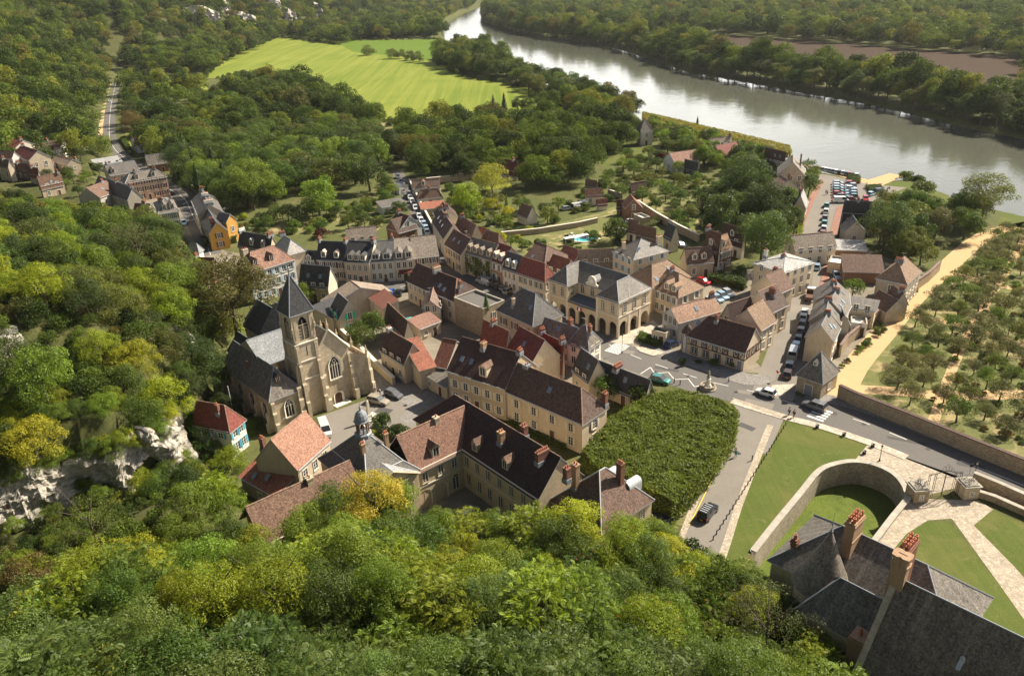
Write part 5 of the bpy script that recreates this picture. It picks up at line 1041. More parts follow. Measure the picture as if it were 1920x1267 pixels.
# south aisle
m = MB(); ax, aw, ay0, ay1 = -6.4, 6.3, 1.3, 20.5; m.prism([(ax,ay0),(ax+aw,ay0),(ax+aw,ay1),(ax,ay1)], -.05, 6.5, top=False); m.poly([(ax,ay1,6.4),(ax+aw,ay1,6.4),(ax+aw/2,ay1,10.8)][::-1]); m.build('south_aisle_wall', MT['church_stone'], ch)
F = roof_faces('gabley', aw, ay1-ay0, 6.6, 10.9, .25); z_ = F[0][0][2]
A,B,C_,D_ = (-.25,-.25,z_),(aw+.25,-.25,z_),(aw+.25,ay1-ay0,z_),(-.25,ay1-ay0,z_); r0, r1 = (aw/2,3.0,10.9),(aw/2,ay1-ay0,10.9)
ubuild(ch, shift([[A,B,r0],[B,C_,r1,r0],[D_,A,r0,r1]], ax, ay0), 'slate_lichen', 'south_aisle_roof')
put('gothic_window', gothic(1.6, 3.2, 3), ch, (ax+aw*.55, ay0-.02, 1.9))
for y in (4, 9, 14, 18): put('gothic_window', gothic(1.3, 3.0, 2), ch, (ax-.02, y, 2.0), (0,0,R(-90)))
m = MB()
for y in (1.6, 6.4, 11.4, 16.2, 20.2): m = MB(); buttress(m, ax, y, .7, 1.2, 6.0, -90, 3); m.build('buttress', MT['church_stone'], ch)
for q_ in ((ax+.3, ay0, .7, 1.2, 6.0, 0, 3), (ax+aw-.5, ay0, .9, .9, 7.0, 0, 3)): m = MB(); buttress(m, *q_); m.build('buttress', MT['church_stone'], ch)
chimney(ch, 'gabley', aw, 19, 6.5, 10.8, ax+1.6, 12, .45, .45, -.6, 'brown_wall', 0)
o = dormer(ch, 'hip', aw, 6, 6.6, 10.9, ax+aw*.45, .5, .9, .9, 'slate_dark', 'wood'); o.location.y = ay0+1.3
# transept and choir
m = MB(); m.prism([(-3.3,8.5),(3.4,8.5),(3.4,19.5),(-3.3,19.5)], 5, 9.8, top=False); m.poly([(-3.3,19.5,9.8),(-3.3,8.5,9.8),(-3.3,14,13)]); m.build('transept_wall', MT['church_stone'], ch)
ubuild(ch, shift(roof_faces('gable', 9.5, 11, 9.8, 13.1, .25), -3.3, 8.5), 'slate_pale', 'transept_roof')
m = MB(); m.prism([(3.6,22),(10.8,22),(10.8,31),(9,34),(5.4,34),(3.6,31)], -.05, 8.6); m.build('choir_wall', MT['church_stone'], ch)
ubuild(ch, [[(3.3,21.9,8.4),(3.3,31.1,8.4),(7.2,30.5,13.4),(7.2,21.9,13.4)][::-1],[(11.1,21.9,8.4),(11.1,31.1,8.4),(7.2,30.5,13.4),(7.2,21.9,13.4)],[(11.1,31.1,8.4),(9.1,34.3,8.4),(7.2,30.5,13.4)],[(9.1,34.3,8.4),(5.3,34.3,8.4),(7.2,30.5,13.4)],[(5.3,34.3,8.4),(3.3,31.1,8.4),(7.2,30.5,13.4)]], 'slate_dark', 'choir_roof')
m = MB(); m.prism([(-2,21),(3.6,21),(3.6,28),(-2,28)], -.05, 6); m.build('sacristy_wall', MT['church_stone'], ch); ubuild(ch, shift(roof_faces('gabley', 5.6, 7, 6, 9, .25), -2, 21), 'slate_dark', 'sacristy_roof')
# ------------------------------------------------------------------ commons (long L-shaped building of the castle)
uo = Vector((11.2,-13.4,0)).normalized(); vo = Vector((-uo.y,uo.x,0)); OO = Vector((-8.4,102.6,0)); cm = empty('castle_stables', OO, math.atan2(uo.y, uo.x), label='long L shaped stable building with brown tile roofs, slate centre pavilion and bell lantern', cat='stable building')
def wp(x, y): return tuple(OO+uo*x+vo*y)[:2]
HOUSES.append([wp(-15,-1), wp(29,-1), wp(29,14), wp(-15,10)]); HOUSES.append([wp(-13,-34), wp(1.5,-34), wp(1.5,1), wp(-13,1)])
ce, cr = 7.3, 12.2; m = MB(); x0, x1, dd = -12.8, 17.4, 8.8
m.poly([(0,0,-.05),(x1,0,-.05),(x1,0,ce),(0,0,ce)]); m.poly([(x1,0,-.05),(x1,dd,-.05),(x1,dd,ce),(x1,dd/2,cr-.1),(x1,0,ce)]); m.poly([(x1,dd,-.05),(x0,dd,-.05),(x0,dd,ce),(x1,dd,ce)]); m.poly([(x0,dd,-.05),(x0,0,-.05),(x0,0,ce),(x0,dd,ce)]); m.poly([(x0,0,-.05),(-8,0,-.05),(-8,0,ce),(x0,0,ce)])
y2 = -32; m.poly([(0,y2,-.05),(0,0,-.05),(0,0,ce),(0,y2,ce)]); m.poly([(-7.6,0,-.05),(-7.6,y2,-.05),(-7.6,y2,ce),(-7.6,0,ce)]); m.poly([(-7.6,y2,-.05),(0,y2,-.05),(0,y2,ce),(-3.8,y2,11.4),(-7.6,y2,ce)])
m.build('wall', MT['ashlar'], cm)
ubuild(cm, shift(roof_faces('hipL', x1-x0, dd, ce, cr, .35, 5.5), x0, 0), 'tile_dark', 'main_roof', 'tile_pinkish')
ubuild(cm, shift([f for f in roof_faces('gabley', 7.6, 12.5, ce, 11.9, .35)], -7.6, -9), 'tile_aged', 'courtyard_wing_roof', 'tile_pinkish')
ubuild(cm, shift([f for f in roof_faces('gabley', 7.6, 15.4, ce, 11.4, .35)], -7.6, -32.8), 'tile_brown', 'garden_wing_roof', 'tile_pinkish')
m = MB()
for z, o in ((3.9,.1),(ce-.25,.18)): m.box(.0, x1+.05, -o, 0, z, z+.22); m.box(.0, o, y2, -.3, z, z+.22)
m.build('string_course', MT['stone_pale'], cm)
def wl(lst, face, zs, w=.95, h=1.7, **k):
    for t in lst:
        for z in zs: put('window', win_mesh(w, h, False, 4, 'ashlar'), cm, (t, 0, z) if face == 'F' else (0, t, z), (0,0,R(0 if face == 'F' else 90)))
wl([1.0,3.6,6.2,8.9,11.6,14.3,16.4], 'F', [4.6]); wl([1.2,3.9,6.4,9.0,11.6,14.3,16.4], 'F', [1.0], h=2.0)
wl([-1.7,-4.3,-7.2,-20,-23,-26,-29], 'R', [4.6]); put('window', win_mesh(1.2, 2.2, True, 4, 'ashlar'), cm, (0,-1.7,.6), (0,0,R(90)))
for y in (-4.6, -7.6, -20.5, -24, -27.5):
    m = MB(); r = 1.15; prof = [(-r,0),(-r,1.9)]+[(-r*math.cos(math.pi*k/8), 1.9+r*math.sin(math.pi*k/8)) for k in range(1, 8)]+[(r,1.9),(r,0)]
    m.poly([(a,-.03,b) for a, b in prof][::-1]); po = [(a*1.2, b*1.08) for a, b in prof]
    for k in range(len(prof)-1): m.poly([(prof[k][0],-.03,prof[k][1]),(prof[k+1][0],-.03,prof[k+1][1]),(po[k+1][0],-.12,po[k+1][1]),(po[k][0],-.12,po[k][1])], m=1)
    m.box(-.02, .02, -.06, -.02, 0, 3, 1); put('coach_door', m.mesh('coach_door', [MT['tan'], MT['stone_pale']]), cm, (0, y, 0), (0,0,R(90)))
for x, t in ((2.6,.1),(9.6,.14)):
    o = dormer(cm, 'gable', x1, dd, ce, cr, x, t, 1.3, 1.5, 'tile_brown', 'tan', rise=.8)
o = dormer(cm, 'gabley', 7.6, 9, ce, 11.9, -4.6, .12, 1.5, 1.5, 'tile_brown', 'tan', rise=.8); o.location = (-.45, -4.6, 0)
chimney(cm, 'gable', 30, dd, ce, cr, 6.6, 2.6, .9, .9, .1, 'brick_orange', 2); chimney(cm, 'gable', 30, dd, ce, cr, 15.0, 3.2, .7, 2.2, .5, 'brick', 6); chimney(cm, 'gable', 30, dd, ce, cr, 8.4, 5.6, .9, .9, .7, 'brick', 2); chimney(cm, 'gable', 30, dd, ce, cr, 20.3, 2.9, .8, .8, .4, 'brick', 2)
chimney(cm, 'gable', 30, dd, ce, cr, -3.6, 2.2, .9, .8, .1, 'beige_stone', 1).location = (0,-4.2,0)
chimney(cm, 'gable', 30, dd, ce, 11.4, -3.6, 2.2, 1.0, .9, .4, 'beige_stone', 2).location = (0,-26,0)
# centre pavilion
px0, px1, py0, py1, pe = -12.4, .45, -17.9, -8.6, 7.7
m = MB(); m.prism([(px0,py0),(px1,py0),(px1,py1),(px0,py1)], -.05, pe, top=False); m.build('pavilion_wall', MT['ashlar'], cm)
e = .3; mid = [(px0+1.5,py0+1.5,9.3),(px1-1.5,py0+1.5,9.3),(px1-1.5,py1-1.5,9.3),(px0+1.5,py1-1.5,9.3)]; low = [(px0-e,py0-e,pe),(px1+e,py0-e,pe),(px1+e,py1+e,pe),(px0-e,py1+e,pe)]
pcx, pcy = (px0+px1)/2-.3, (py0+py1)/2; tops = [(pcx-.9,pcy-.5,12.9),(pcx+.9,pcy-.5,12.9),(pcx+.9,pcy+.5,12.9),(pcx-.9,pcy+.5,12.9)]
F = [[low[i],low[(i+1)%4],mid[(i+1)%4],mid[i]] for i in range(4)]+[[mid[i],mid[(i+1)%4],tops[(i+1)%4],tops[i]] for i in range(4)]+[tops]
ubuild(cm, F, 'slate', 'pavilion_roof', 'zinc')
m = MB(); py = (py0+py1)/2
pd = [(px1+.5,py0+.5,pe-.1),(px1+.5,py1-.5,pe-.1),(px1+.5,py,pe+2.1)]
m.poly(pd); m.poly([(px1,py0+.5,3.9),(px1+.45,py0+.5,3.9),(px1+.45,py0+.5,pe-.1),(px1,py0+.5,pe-.1)]); m.poly([(px1+.45,py0+.5,-.05),(px1+.45,py1-.5,-.05),(px1+.45,py1-.5,pe-.1),(px1+.45,py0+.5,pe-.1)]); m.poly([(px1,py1-.5,-.05),(px1,py1-.5,pe-.1),(px1+.45,py1-.5,pe-.1),(px1+.45,py1-.5,-.05)])
m.tube([(px1+.7,py0+.2,pe-.1),(px1+.7,py,pe+2.25),(px1+.7,py1-.2,pe-.1)], .16, 4); m.tube([(px1+.6,py0+.2,pe-.15),(px1+.6,py1-.2,pe-.15)], .14, 4)
m.build('pediment', MT['ashlar'], cm)
F = [[(px1+.8,py0+.2,pe),(px1+.8,py,pe+2.35),(-3.5,py,pe+2.35),(px1-1.2,py0+.2,pe)],[(px1+.8,py,pe+2.35),(px1+.8,py1-.2,pe),(px1-1.2,py1-.2,pe),(-3.5,py,pe+2.35)]]
roof_mb([f[::-1] for f in F], .12).build('pediment_roof', [MT['slate_pale'], MT['zinc']], cm)
for y in (py-2.8, py, py+2.8): put('window', win_mesh(1.0, 1.7, False, 4, 'ashlar'), cm, (px1+.45, y, 4.6), (0,0,R(90)))
for x, y in ((pcx+2.3, pcy+2.4), (pcx+2.4, pcy-1.6)): chimney(cm, 'pyr', 1, 1, 9.5, 9.5, x, y, .6, .6, 3.6, 'brick_orange', 3)
# lantern: base, open colonnade, dome
m = MB(); m.lathe([(1.3,12.7),(1.35,13.2),(1.1,13.35),(0,13.35)], 8, (pcx,pcy))
lt = m.build('lantern', MT['lead'], cm)
m = MB()
for k in range(8):
    t = 2*math.pi*(k+.5)/8; m.box(-.1, .1, -.1, .1, 13.3, 15.2, M=TF(pcx+.85*math.cos(t), pcy+.85*math.sin(t), math.degrees(t)))
m.build('columns', MT['wood'], lt)
m = MB(); m.lathe([(0,15.15),(1.15,15.15),(1.2,15.35),(1.0,15.4),(1.02,15.8),(.85,16.4),(.5,16.85),(.16,17.0),(.14,17.4),(.22,17.5),(.05,17.7),(.03,18.4),(0,18.4)], 12, (pcx,pcy)); m.build('dome', MT['lead'], lt, smooth=False)
m = MB(); m.lathe([(.02,14.9),(.1,14.85),(.28,14.2),(.4,14.0),(0,14.0)], 10, (pcx,pcy)); m.build('bell', MT['iron'], lt)
# end pavilion
m = MB(); ex0, ex1, ey0, ey1 = 17.5, 27.2, 2.6, 13; m.prism([(ex0,ey0),(ex1,ey0),(ex1,ey1),(ex0,ey1)], -.05, 6, top=False); m.build('end_pavilion_wall', MT['ashlar'], cm)
ubuild(cm, shift(roof_faces('hipy', ex1-ex0, ey1-ey0, 6, 11, .3, 4.6), ex0, ey0), 'tile_brown', 'end_pavilion_roof', 'zinc')
chimney(cm, 'pyr', 1, 1, 8, 8, ex0+2.6, ey0+2.2, .9, .8, 4.2, 'brick_orange', 2); chimney(cm, 'pyr', 1, 1, 8, 8, ex1-3, ey1-3.5, .9, .8, 4.2, 'brick', 3)
for x, y in ((ex0+3.5, ey1-2.2), (ex1-2.5, ey1-1.6)):
    m = MB()
    for k in range(8):
        t0, t1 = math.pi*k/8, math.pi*(k+1)/8; m.poly([(-.75*math.cos(t0),-1.2,8.0+.75*math.sin(t0)),(-.75*math.cos(t1),-1.2,8.0+.75*math.sin(t1)),(-.75*math.cos(t1),1.4,8.0+.75*math.sin(t1)),(-.75*math.cos(t0),1.4,8.0+.75*math.sin(t0))][::-1])
        m.poly([(-.75*math.cos(t0),1.38,8.0+.75*math.sin(t0)),(-.75*math.cos(t1),1.38,8.0+.75*math.sin(t1)),(0,1.38,8.0)])
        m.poly([(-.75*math.cos(t0),-1.18,8.0+.75*math.sin(t0)),(-.75*math.cos(t1),-1.18,8.0+.75*math.sin(t1)),(0,-1.18,8.0)][::-1])
    m.box(-.75, .75, -1.2, 1.4, 6.8, 8.0); put('dormer', m.mesh('dormer', MT['zinc']), cm, (x, y, 0))
windows(cm, 'F', 1, 1, 0, []); 
for k, y in enumerate((4.5, 7.8, 11)): put('window', win_mesh(.95, 1.5, False, 3, 'ashlar'), cm, (ex1, y, 3.4), (0,0,R(90)))
# ------------------------------------------------------------------ castle
cu_ = Vector((.68,-.73,0)).normalized(); cv_ = Vector((-cu_.y,cu_.x,0)); KO = Vector((29.2,70.3,0)); ca = empty('castle', KO, math.atan2(cu_.y, cu_.x), label='castle with steep dark slate roofs, conical turret and tall brick chimneys', cat='castle')
def kw(x, y): return tuple(KO+cu_*x+cv_*y)[:2]
HOUSES.append([kw(-.5,-.5), kw(21,-.5), kw(21,11.5), kw(-.5,11.5)])
m = MB(); m.prism([(0,0),(19.6,0),(19.6,10.6),(0,10.6)], -5.2, 12, top=False); m.build('wall', MT['ashlar'], ca)
ubuild(ca, roof_faces('hip', 19.6, 10.6, 12, 16.4, .4, 5.2), 'slate_lichen', 'main_roof')
lp = lambda wx, wy: ((Vector((wx,wy,0))-KO).dot(cu_), (Vector((wx,wy,0))-KO).dot(cv_))
tcx, tcy = lp(33.6, 66.4); m = MB(); m.lathe([(2.9,-.05),(2.9,12.1)], 20, (tcx,tcy)); o = m.build('turret', MT['ashlar'], ca)
m = MB(); m.lathe([(3.35,11.7),(2.2,13.6),(1.1,16.2),(.12,18.8)], 24, (tcx,tcy)); m.build('conical_roof', MT['slate_lichen'], o, smooth=True)
m = MB(); m.lathe([(.14,18.7),(.2,18.9),(.05,19.1),(.03,19.6),(.14,19.75),(.02,20.0),(.02,21.3),(0,21.3)], 8, (tcx,tcy)); m.build('finial', MT['lead'], o)
gx, gy = lp(34.0, 63.5); m = MB(); m.prism([(gx-2.5,gy-3.4),(gx+4.6,gy-3.4),(gx+4.6,gy+2.8),(gx-2.5,gy+2.8)], -.05, 11.6, top=False); m.build('gallery_wall', MT['ashlar'], ca)
ubuild(ca, shift(roof_faces('hipL', 7.1, 6.2, 11.6, 15.2, .3, 2.6), gx-2.5, gy-3.4), 'slate_lichen', 'gallery_roof')
bx, by = lp(37.0, 58.6); hw = 7.2; bl = 26; HOUSES.append([kw(bx-1,by-8), kw(bx+27,by-8), kw(bx+27,by+8), kw(bx-1,by+8)]); HOUSES.append([kw(gx-3,gy-4), kw(gx+5,gy-4), kw(gx+5,gy+6), kw(gx-3,gy+6)]); m = MB(); z0, z1 = 10.2, 19.4
m.poly([(bx,by+hw,-.05),(bx,by-hw,-.05),(bx,by-hw,z0),(bx,by,z1),(bx,by+hw,z0)]); m.poly([(bx,by-hw,-.05),(bx+bl,by-hw,-.05),(bx+bl,by-hw,z0),(bx,by-hw,z0)]); m.poly([(bx+bl,by+hw,-.05),(bx,by+hw,-.05),(bx,by+hw,z0),(bx+bl,by+hw,z0)]); m.poly([(bx+bl,by-hw,-.05),(bx+bl,by+hw,-.05),(bx+bl,by+hw,z0),(bx+bl,by,z1),(bx+bl,by-hw,z0)])
m.build('great_hall_wall', MT['ashlar'], ca)
m_roof('slate_hall', (.105,.085,.064), (.185,.152,.115), (.34,.28,.20), .26, .6, .8, .65, .8)
ubuild(ca, shift(roof_faces('gable', bl, 2*hw, z0, z1, .3), bx, by-hw), 'slate_hall', 'great_hall_roof')
m = MB()
for s in (-1, 1):
    q = [(bx-.35,by+s*hw,z0+.05),(bx+.25,by+s*hw,z0+.05),(bx+.25,by,z1+.35),(bx-.35,by,z1+.35)]
    m.poly(q[::s]); m.poly([(bx-.35,by+s*hw,z0-.6),(bx-.35,by,z1-.3),(bx-.35,by,z1+.35),(bx-.35,by+s*hw,z0+.05)]); m.poly([(bx+.25,by+s*hw,z0-.6),(bx+.25,by,z1-.3),(bx+.25,by,z1+.35),(bx+.25,by+s*hw,z0+.05)])
m.build('gable_coping', MT['church_stone'], ca)
for k, (x, t) in enumerate(((7.5,.62),(15.5,.66),(21,.3))):
    m = MB(); m.lathe([(.22,-.1),(.22,.45),(.0,.75)], 8); m.poly([(-.2,-.9,-.35),(.2,-.9,-.35),(.2,0,.35),(-.2,0,.35)]); yy = by-hw+hw*t; put('roof_vent', m.mesh('roof_vent', MT['zinc']), ca, (bx+x, yy, z0+(z1-z0)*t+.1))
# chimneys of the castle
def castle_chimney(wx, wy, w, d, z0, z1, mt, rows, top=None):
    x, y = lp(wx, wy); m = MB(); m.box(x-w/2, x+w/2, y-d/2, y+d/2, z0, z1-.5); m.box(x-w/2-.12, x+w/2+.12, y-d/2-.12, y+d/2+.12, z1-.5, z1-.25); m.box(x-w/2-.04, x+w/2+.04, y-d/2-.04, y+d/2+.04, z1-.25, z1); m.box(x-w/2-.08, x+w/2+.08, y-d/2-.08, y+d/2+.08, z0+2.2, z0+2.4)
    o = m.build('chimney', MT[mt], ca)
    for i in range(rows[0]):
        for j in range(rows[1]):
            p = MB(); p.lathe([(0,0),(.17,0),(.2,.15),(.16,.55),(.19,.62),(.12,.62),(.11,.1)], 10); put('chimney_pot', p.mesh('chimney_pot', MT['pot']), o, (x-w/2+w*(i+.5)/rows[0], y-d/2+d*(j+.5)/rows[1], z1))
    return o
castle_chimney(36.8, 68.0, 1.05, 2.4, 14.4, 19.2, 'brick_orange', (2, 4)); castle_chimney(39.2, 61.4, 1.0, 2.4, 12, 21.2, 'brick', (2, 4)); castle_chimney(34.0, 57.6, 1.5, 1.9, 6, 13.0, 'brick_orange', (1, 1))
x, y = lp(30.2, 71.6); castle_chimney(31.6, 70.4, .6, .6, 11.5, 14.6, 'brick', (1, 1))
x, y = lp(36.9, 58.4); m = MB(); m.box(x-.72, x+.72, y-.5, y+.5, 12, 21.2); ring = [(x+a*.7, y+b*.7) for a, b in [(-1.15,-.9),(-.4,-1.05),(0,-.8),(.4,-1.05),(1.15,-.9),(1.3,0),(1.15,.9),(.4,1.05),(0,.8),(-.4,1.05),(-1.15,.9),(-1.3,0)]]
m.prism(ring, 21.2, 21.5, bottom=True); m.prism([(x+(a-x)*.85, y+(b-y)*.85) for a, b in ring], 21.5, 22.1); m.prism(ring, 22.1, 22.5, bottom=True); m.box(x-.4, x+.4, y-.06, y+.06, 22.5, 22.515, 1); m.box(x-.6, x+.6, y-.54, y-.5, 16, 20.6); m.box(x-.35, x+.35, y-.58, y-.545, 15.6, 15.85, 1)
m.build('crenellated_chimney', [MT['brick_orange'], MT['cloth_black']], ca)
m = MB()
for k in range(3): pass
# ------------------------------------------------------------------ moat wall, gate, courtyard walls
def wall_run(name, line, th, z0, z1, mt, cap='coping', cw=.12, label=None, cat='wall', smo=False, capz=.16):
    line = [Vector((q[0], q[1], 0)) for q in line]; line = smooth(line, 4) if smo else line
    cen = sum(line, Vector())/len(line); rt = empty(name, (line[0].x, line[0].y, 0), label=label, cat=cat)
    a, b = offset(line, -th/2, th/2); m = MB(); o3 = Vector((line[0].x, line[0].y, 0))
    def run(m, a, b, z0, z1, mi=0):
        acc = 0
        for i in range(len(a)-1):
            l = (a[i+1]-a[i]).length; p = [a[i]-o3, a[i+1]-o3, b[i+1]-o3, b[i]-o3]; uv = [(acc,z0),(acc+l,z0),(acc+l,z1),(acc,z1)]
            m.poly([(p[0].x,p[0].y,z0),(p[1].x,p[1].y,z0),(p[1].x,p[1].y,z1),(p[0].x,p[0].y,z1)], uv, mi); m.poly([(p[2].x,p[2].y,z0),(p[3].x,p[3].y,z0),(p[3].x,p[3].y,z1),(p[2].x,p[2].y,z1)], [(q[0], q[1]) for q in (uv[1],uv[0],uv[3],uv[2])], mi)
            m.poly([(q.x,q.y,z1) for q in p], [(acc,0),(acc+l,0),(acc+l,th),(acc,th)], mi); acc += l
        for q0, q1 in ((b[0]-o3, a[0]-o3), (a[-1]-o3, b[-1]-o3)): m.poly([(q0.x,q0.y,z0),(q1.x,q1.y,z0),(q1.x,q1.y,z1),(q0.x,q0.y,z1)], m=mi)
    run(m, a, b, z0, z1); m.build('masonry', MT[mt], rt)
    if cap:
        a2, b2 = offset(line, -th/2-cw, th/2+cw); m = MB(); run(m, a2, b2, z1, z1+capz); m.build('coping', MT[cap], rt)
    return rt
mline = [P(*q) for q in DITCH[:10]]
wall_run('moat_wall', mline, .7, -4.2, .25, 'moat_stone', label='curved stained stone retaining wall around the sunken moat garden', smo=True)
wall_run('moat_side_wall', [P(1703,938), P(1672,976), P(1640,1018), P(1600,1062)], .6, -4.2, .7, 'moat_stone', label='straight low stone wall between moat garden and courtyard path')
wall_run('courtyard_wall', [pv('Y',1290,900), pv('Y',1500,870), P(1862,940), P(1925,968), P(2030,1015)], .5, -.1, 1.0, 'rubble', label='low rubble wall right of the iron gate along the courtyard lawn')
wall_run('roadside_wall', [P(1822,905), P(1870,925), P(1925,950), P(2040,1000)], .5, -.1, 1.9, 'rubble', label='rubble wall behind the right gate lodge along the road')
wall_run('garden_wall', [pv('M',1010,700), P(1600,760), P(1700,800), P(1800,842), P(1925,893), P(2080,960)], .5, -.1, 2.7, 'rubble', 'tile_dark', label='long high rubble wall with dark tile coping between main road and orchard', smo=False)
wall_run('orchard_boundary_wall', [pv('I',1120,1100), pv('I',1180,1010), pv('I',1380,840), pv('I',1540,700), pv('I',1720,560), pv('I',1920,420), P(1760,508)], .4, -.1, 2.6, 'rubble', 'tile_pinkish', label='long orchard wall with reddish coping behind the slate terrace')
gl, gr = pv('Y',835,890), pv('Y',1125,870); gd = (gr-gl); gw = gd.length; gd.normalize(); gate = empty('iron_gate', gl, math.atan2(gd.y, gd.x), label='tall wrought iron gate with scrolled crest between two stone lodges', cat='gate')
m = MB()
for x in (-.9, 0, gw, gw+.9):
    for dx in (-.14, .14): m.tube([(x+dx,0,0),(x+dx,0,4.3)], .035, 5)
    for z in np.arange(.3, 4.3, .45): m.tube([(x-.14,0,z),(x+.14,0,z+.2)], .02, 4)
m.build('posts', MT['iron'], gate)
for s in (0, 1):
    m = MB(); a, b = (0.16, gw/2-.03) if s == 0 else (gw/2+.03, gw-.16)
    for x in np.arange(a, b, .17): m.tube([(x,0,.1),(x,0,3.7+.25*math.sin(math.pi*x/gw))], .012, 4)
    for z in (.15, 1.2, 3.6): m.tube([(a,0,z),(b,0,z)], .03, 4)
    m.tube([(gw/2+(.03 if s else -.03),0,.1),(gw/2+(.03 if s else -.03),0,4.1)], .05, 5); m.build('gate_leaf', MT['iron'], gate)
m = MB(); m.tube([(-.9,0,4.2),(0,0,4.3),(gw*.25,0,4.6),(gw*.5,0,4.75),(gw*.75,0,4.6),(gw,0,4.3),(gw+.9,0,4.2)], .06, 5)
for k in range(11):
    x = -.8+(gw+1.6)*k/10; h_ = .25+.9*math.exp(-((x-gw/2)/.8)**2); zb = 4.25+.5*math.sin(math.pi*max(0,min(1,x/gw)))
    for s in (-1, 1): m.tube([(x,0,zb)]+[(x+s*(.12+.13*math.sin(t*1.2)), 0, zb+h_*t/3) for t in (1,2,3)]+[(x+s*.02,0,zb+h_*1.05)], .025, 4)
m.build('crest', MT['iron'], gate)
for s, wx in ((0, gl), (1, gr)):
    sg = -1 if s == 0 else 1; lx = gl-gd*3.4 if s == 0 else gr+gd*1.3
    o = empty('gate_lodge', (lx.x, lx.y, 0), math.atan2(gd.y, gd.x), label='small square stone gate lodge with little window, '+('left' if s == 0 else 'right')+' of the iron gate', cat='gate lodge', group='gate lodges')
    m = MB(); m.box(0, 2.3, -1.1, 1.3, -.05, 2.1); m.build('wall', MT['rubble' if s == 0 else 'ashlar'], o)
    m = MB(); m.box(-.2, 2.5, -1.3, 1.5, 2.1, 2.3); m.box(.1, 2.2, -1.0, 1.2, 2.3, 2.45); m.build('cornice', MT['coping'], o); put('window', win_mesh(.5, .7, False, 1, 'stone_pale'), o, (1.15, -1.1, .7))
    t = empty('trophy_railing', (lx.x, lx.y, 0), math.atan2(gd.y, gd.x), label='tangled iron scrollwork on top of the '+('left' if s == 0 else 'right')+' gate lodge', cat='scrollwork', group='iron scrollwork on lodges')
    m = MB(); rr = random.Random(3+s)
    for k in range(26):
        p = Vector((rr.uniform(.2,2.1), rr.uniform(-.8,1.0), 2.45)); m.tube([p, p+Vector((rr.uniform(-.3,.3), rr.uniform(-.3,.3), .35)), p+Vector((rr.uniform(-.5,.5), rr.uniform(-.5,.5), .65)), p+Vector((rr.uniform(-.7,.7), rr.uniform(-.4,.4), .5))], .025, 4)
    m.build('scrolls', MT['iron'], t)
# village stone walls
for i, (ln, z1, lb) in enumerate([([(1180,382),(1200,392),(1230,412),(1270,435),(1310,455)],2.4,'high tan stone wall running through the kitchen gardens behind the hotel'), ([(940,445),(1010,438),(1085,426),(1120,418)],1.6,'garden wall of pale stone beside the swimming pool garden'),
    ([(800,345),(850,340),(900,330)],2.2,'old stone wall under the trees behind the golden tree'), ([(340,338),(365,360),(378,378)],2.2,'stone wall along the right side of the curving street'),
    ([(768,345),(790,390),(812,432)],2.0,'wall with ivy along the right side of the parked car lane'), ([(1140,365),(1165,372)],1.8,'short wall beside the flat roofed store')]):
    wall_run('stone_wall', [P(*q) for q in ln], .4, -.05, z1, 'rubble', 'stone_pale', label=lb)
wall_run('churchyard_wall', [pv('J',1150,470,0)+Vector((0,0,0)), pv('J',1330,640), pv('J',1450,760), pv('J',1580,880)], .6, -.05, 1.7, 'church_stone', 'stone_pale', label='sloping stone wall with pale coping running down to the church square')
wall_run('low_wall', [P(-20,1000), P(40,1022)], .5, 0, 7.5, 'brown_wall', 'stone_pale', label='stub of old wall with pale coping among trees at the left edge')
# ------------------------------------------------------------------ foliage
def leaf_mat(name, hue=0.0, gloss=.22, trans=.38, inst=False):
    t = NT(name); oi = t.n('ObjectInfo'); at = t.n('Attribute', attribute_name='tint'); f = at.outputs['Fac']
    if inst:
        base = t.ramp(oi.outputs['Random'], [(0, (.030,.048,.018)), (.25, (.048,.076,.022)), (.5, (.070,.105,.026)), (.72, (.105,.150,.030)), (.86, (.16,.18,.036)), (.93, (.11,.10,.035)), (1, (.065,.092,.046))])
    else: base = oi.outputs['Color']
    dark = t.mix(1.0, base, (.55,.62,.55), 'MULTIPLY'); lite = t.mix(1.0, base, (1.75,1.6,1.25), 'MULTIPLY')
    col = t.mix(f, dark, lite)
    p = t.n('BsdfPrincipled', {'Base Color': col, 'Roughness': .5, 'Specular IOR Level': gloss})
    tr = t.n('BsdfTranslucent', {'Color': t.mix(1.0, col, (1.5,1.45,.7), 'MULTIPLY')})
    mx = t.n('MixShader', {0: trans}); t.t.links.new(p.outputs[0], mx.inputs[1]); t.t.links.new(tr.outputs[0], mx.inputs[2]); t.t.links.new(mx.outputs[0], t.out.inputs[0])
    MT[name] = t.mat
leaf_mat('leaf'); leaf_mat('leaf_wood', gloss=.06, trans=.3, inst=True)
def quads_obj(name, V, tint, mt):
    """V: (n,4,3) leaf quads, tint: per quad"""
    n = len(V); me = bpy.data.meshes.new(name); me.vertices.add(n*4); me.vertices.foreach_set('co', V.reshape(-1).astype(np.float32))
    me.loops.add(n*4); me.loops.foreach_set('vertex_index', np.arange(n*4, dtype=np.int32)); me.polygons.add(n); me.polygons.foreach_set('loop_start', np.arange(0, n*4, 4, dtype=np.int32))
    a = me.attributes.new('tint', 'FLOAT', 'FACE'); a.data.foreach_set('value', tint.astype(np.float32)); me.materials.append(mt); me.update(calc_edges=True); return me
def unit(a): return a/np.maximum(np.linalg.norm(a, axis=-1, keepdims=True), 1e-9)
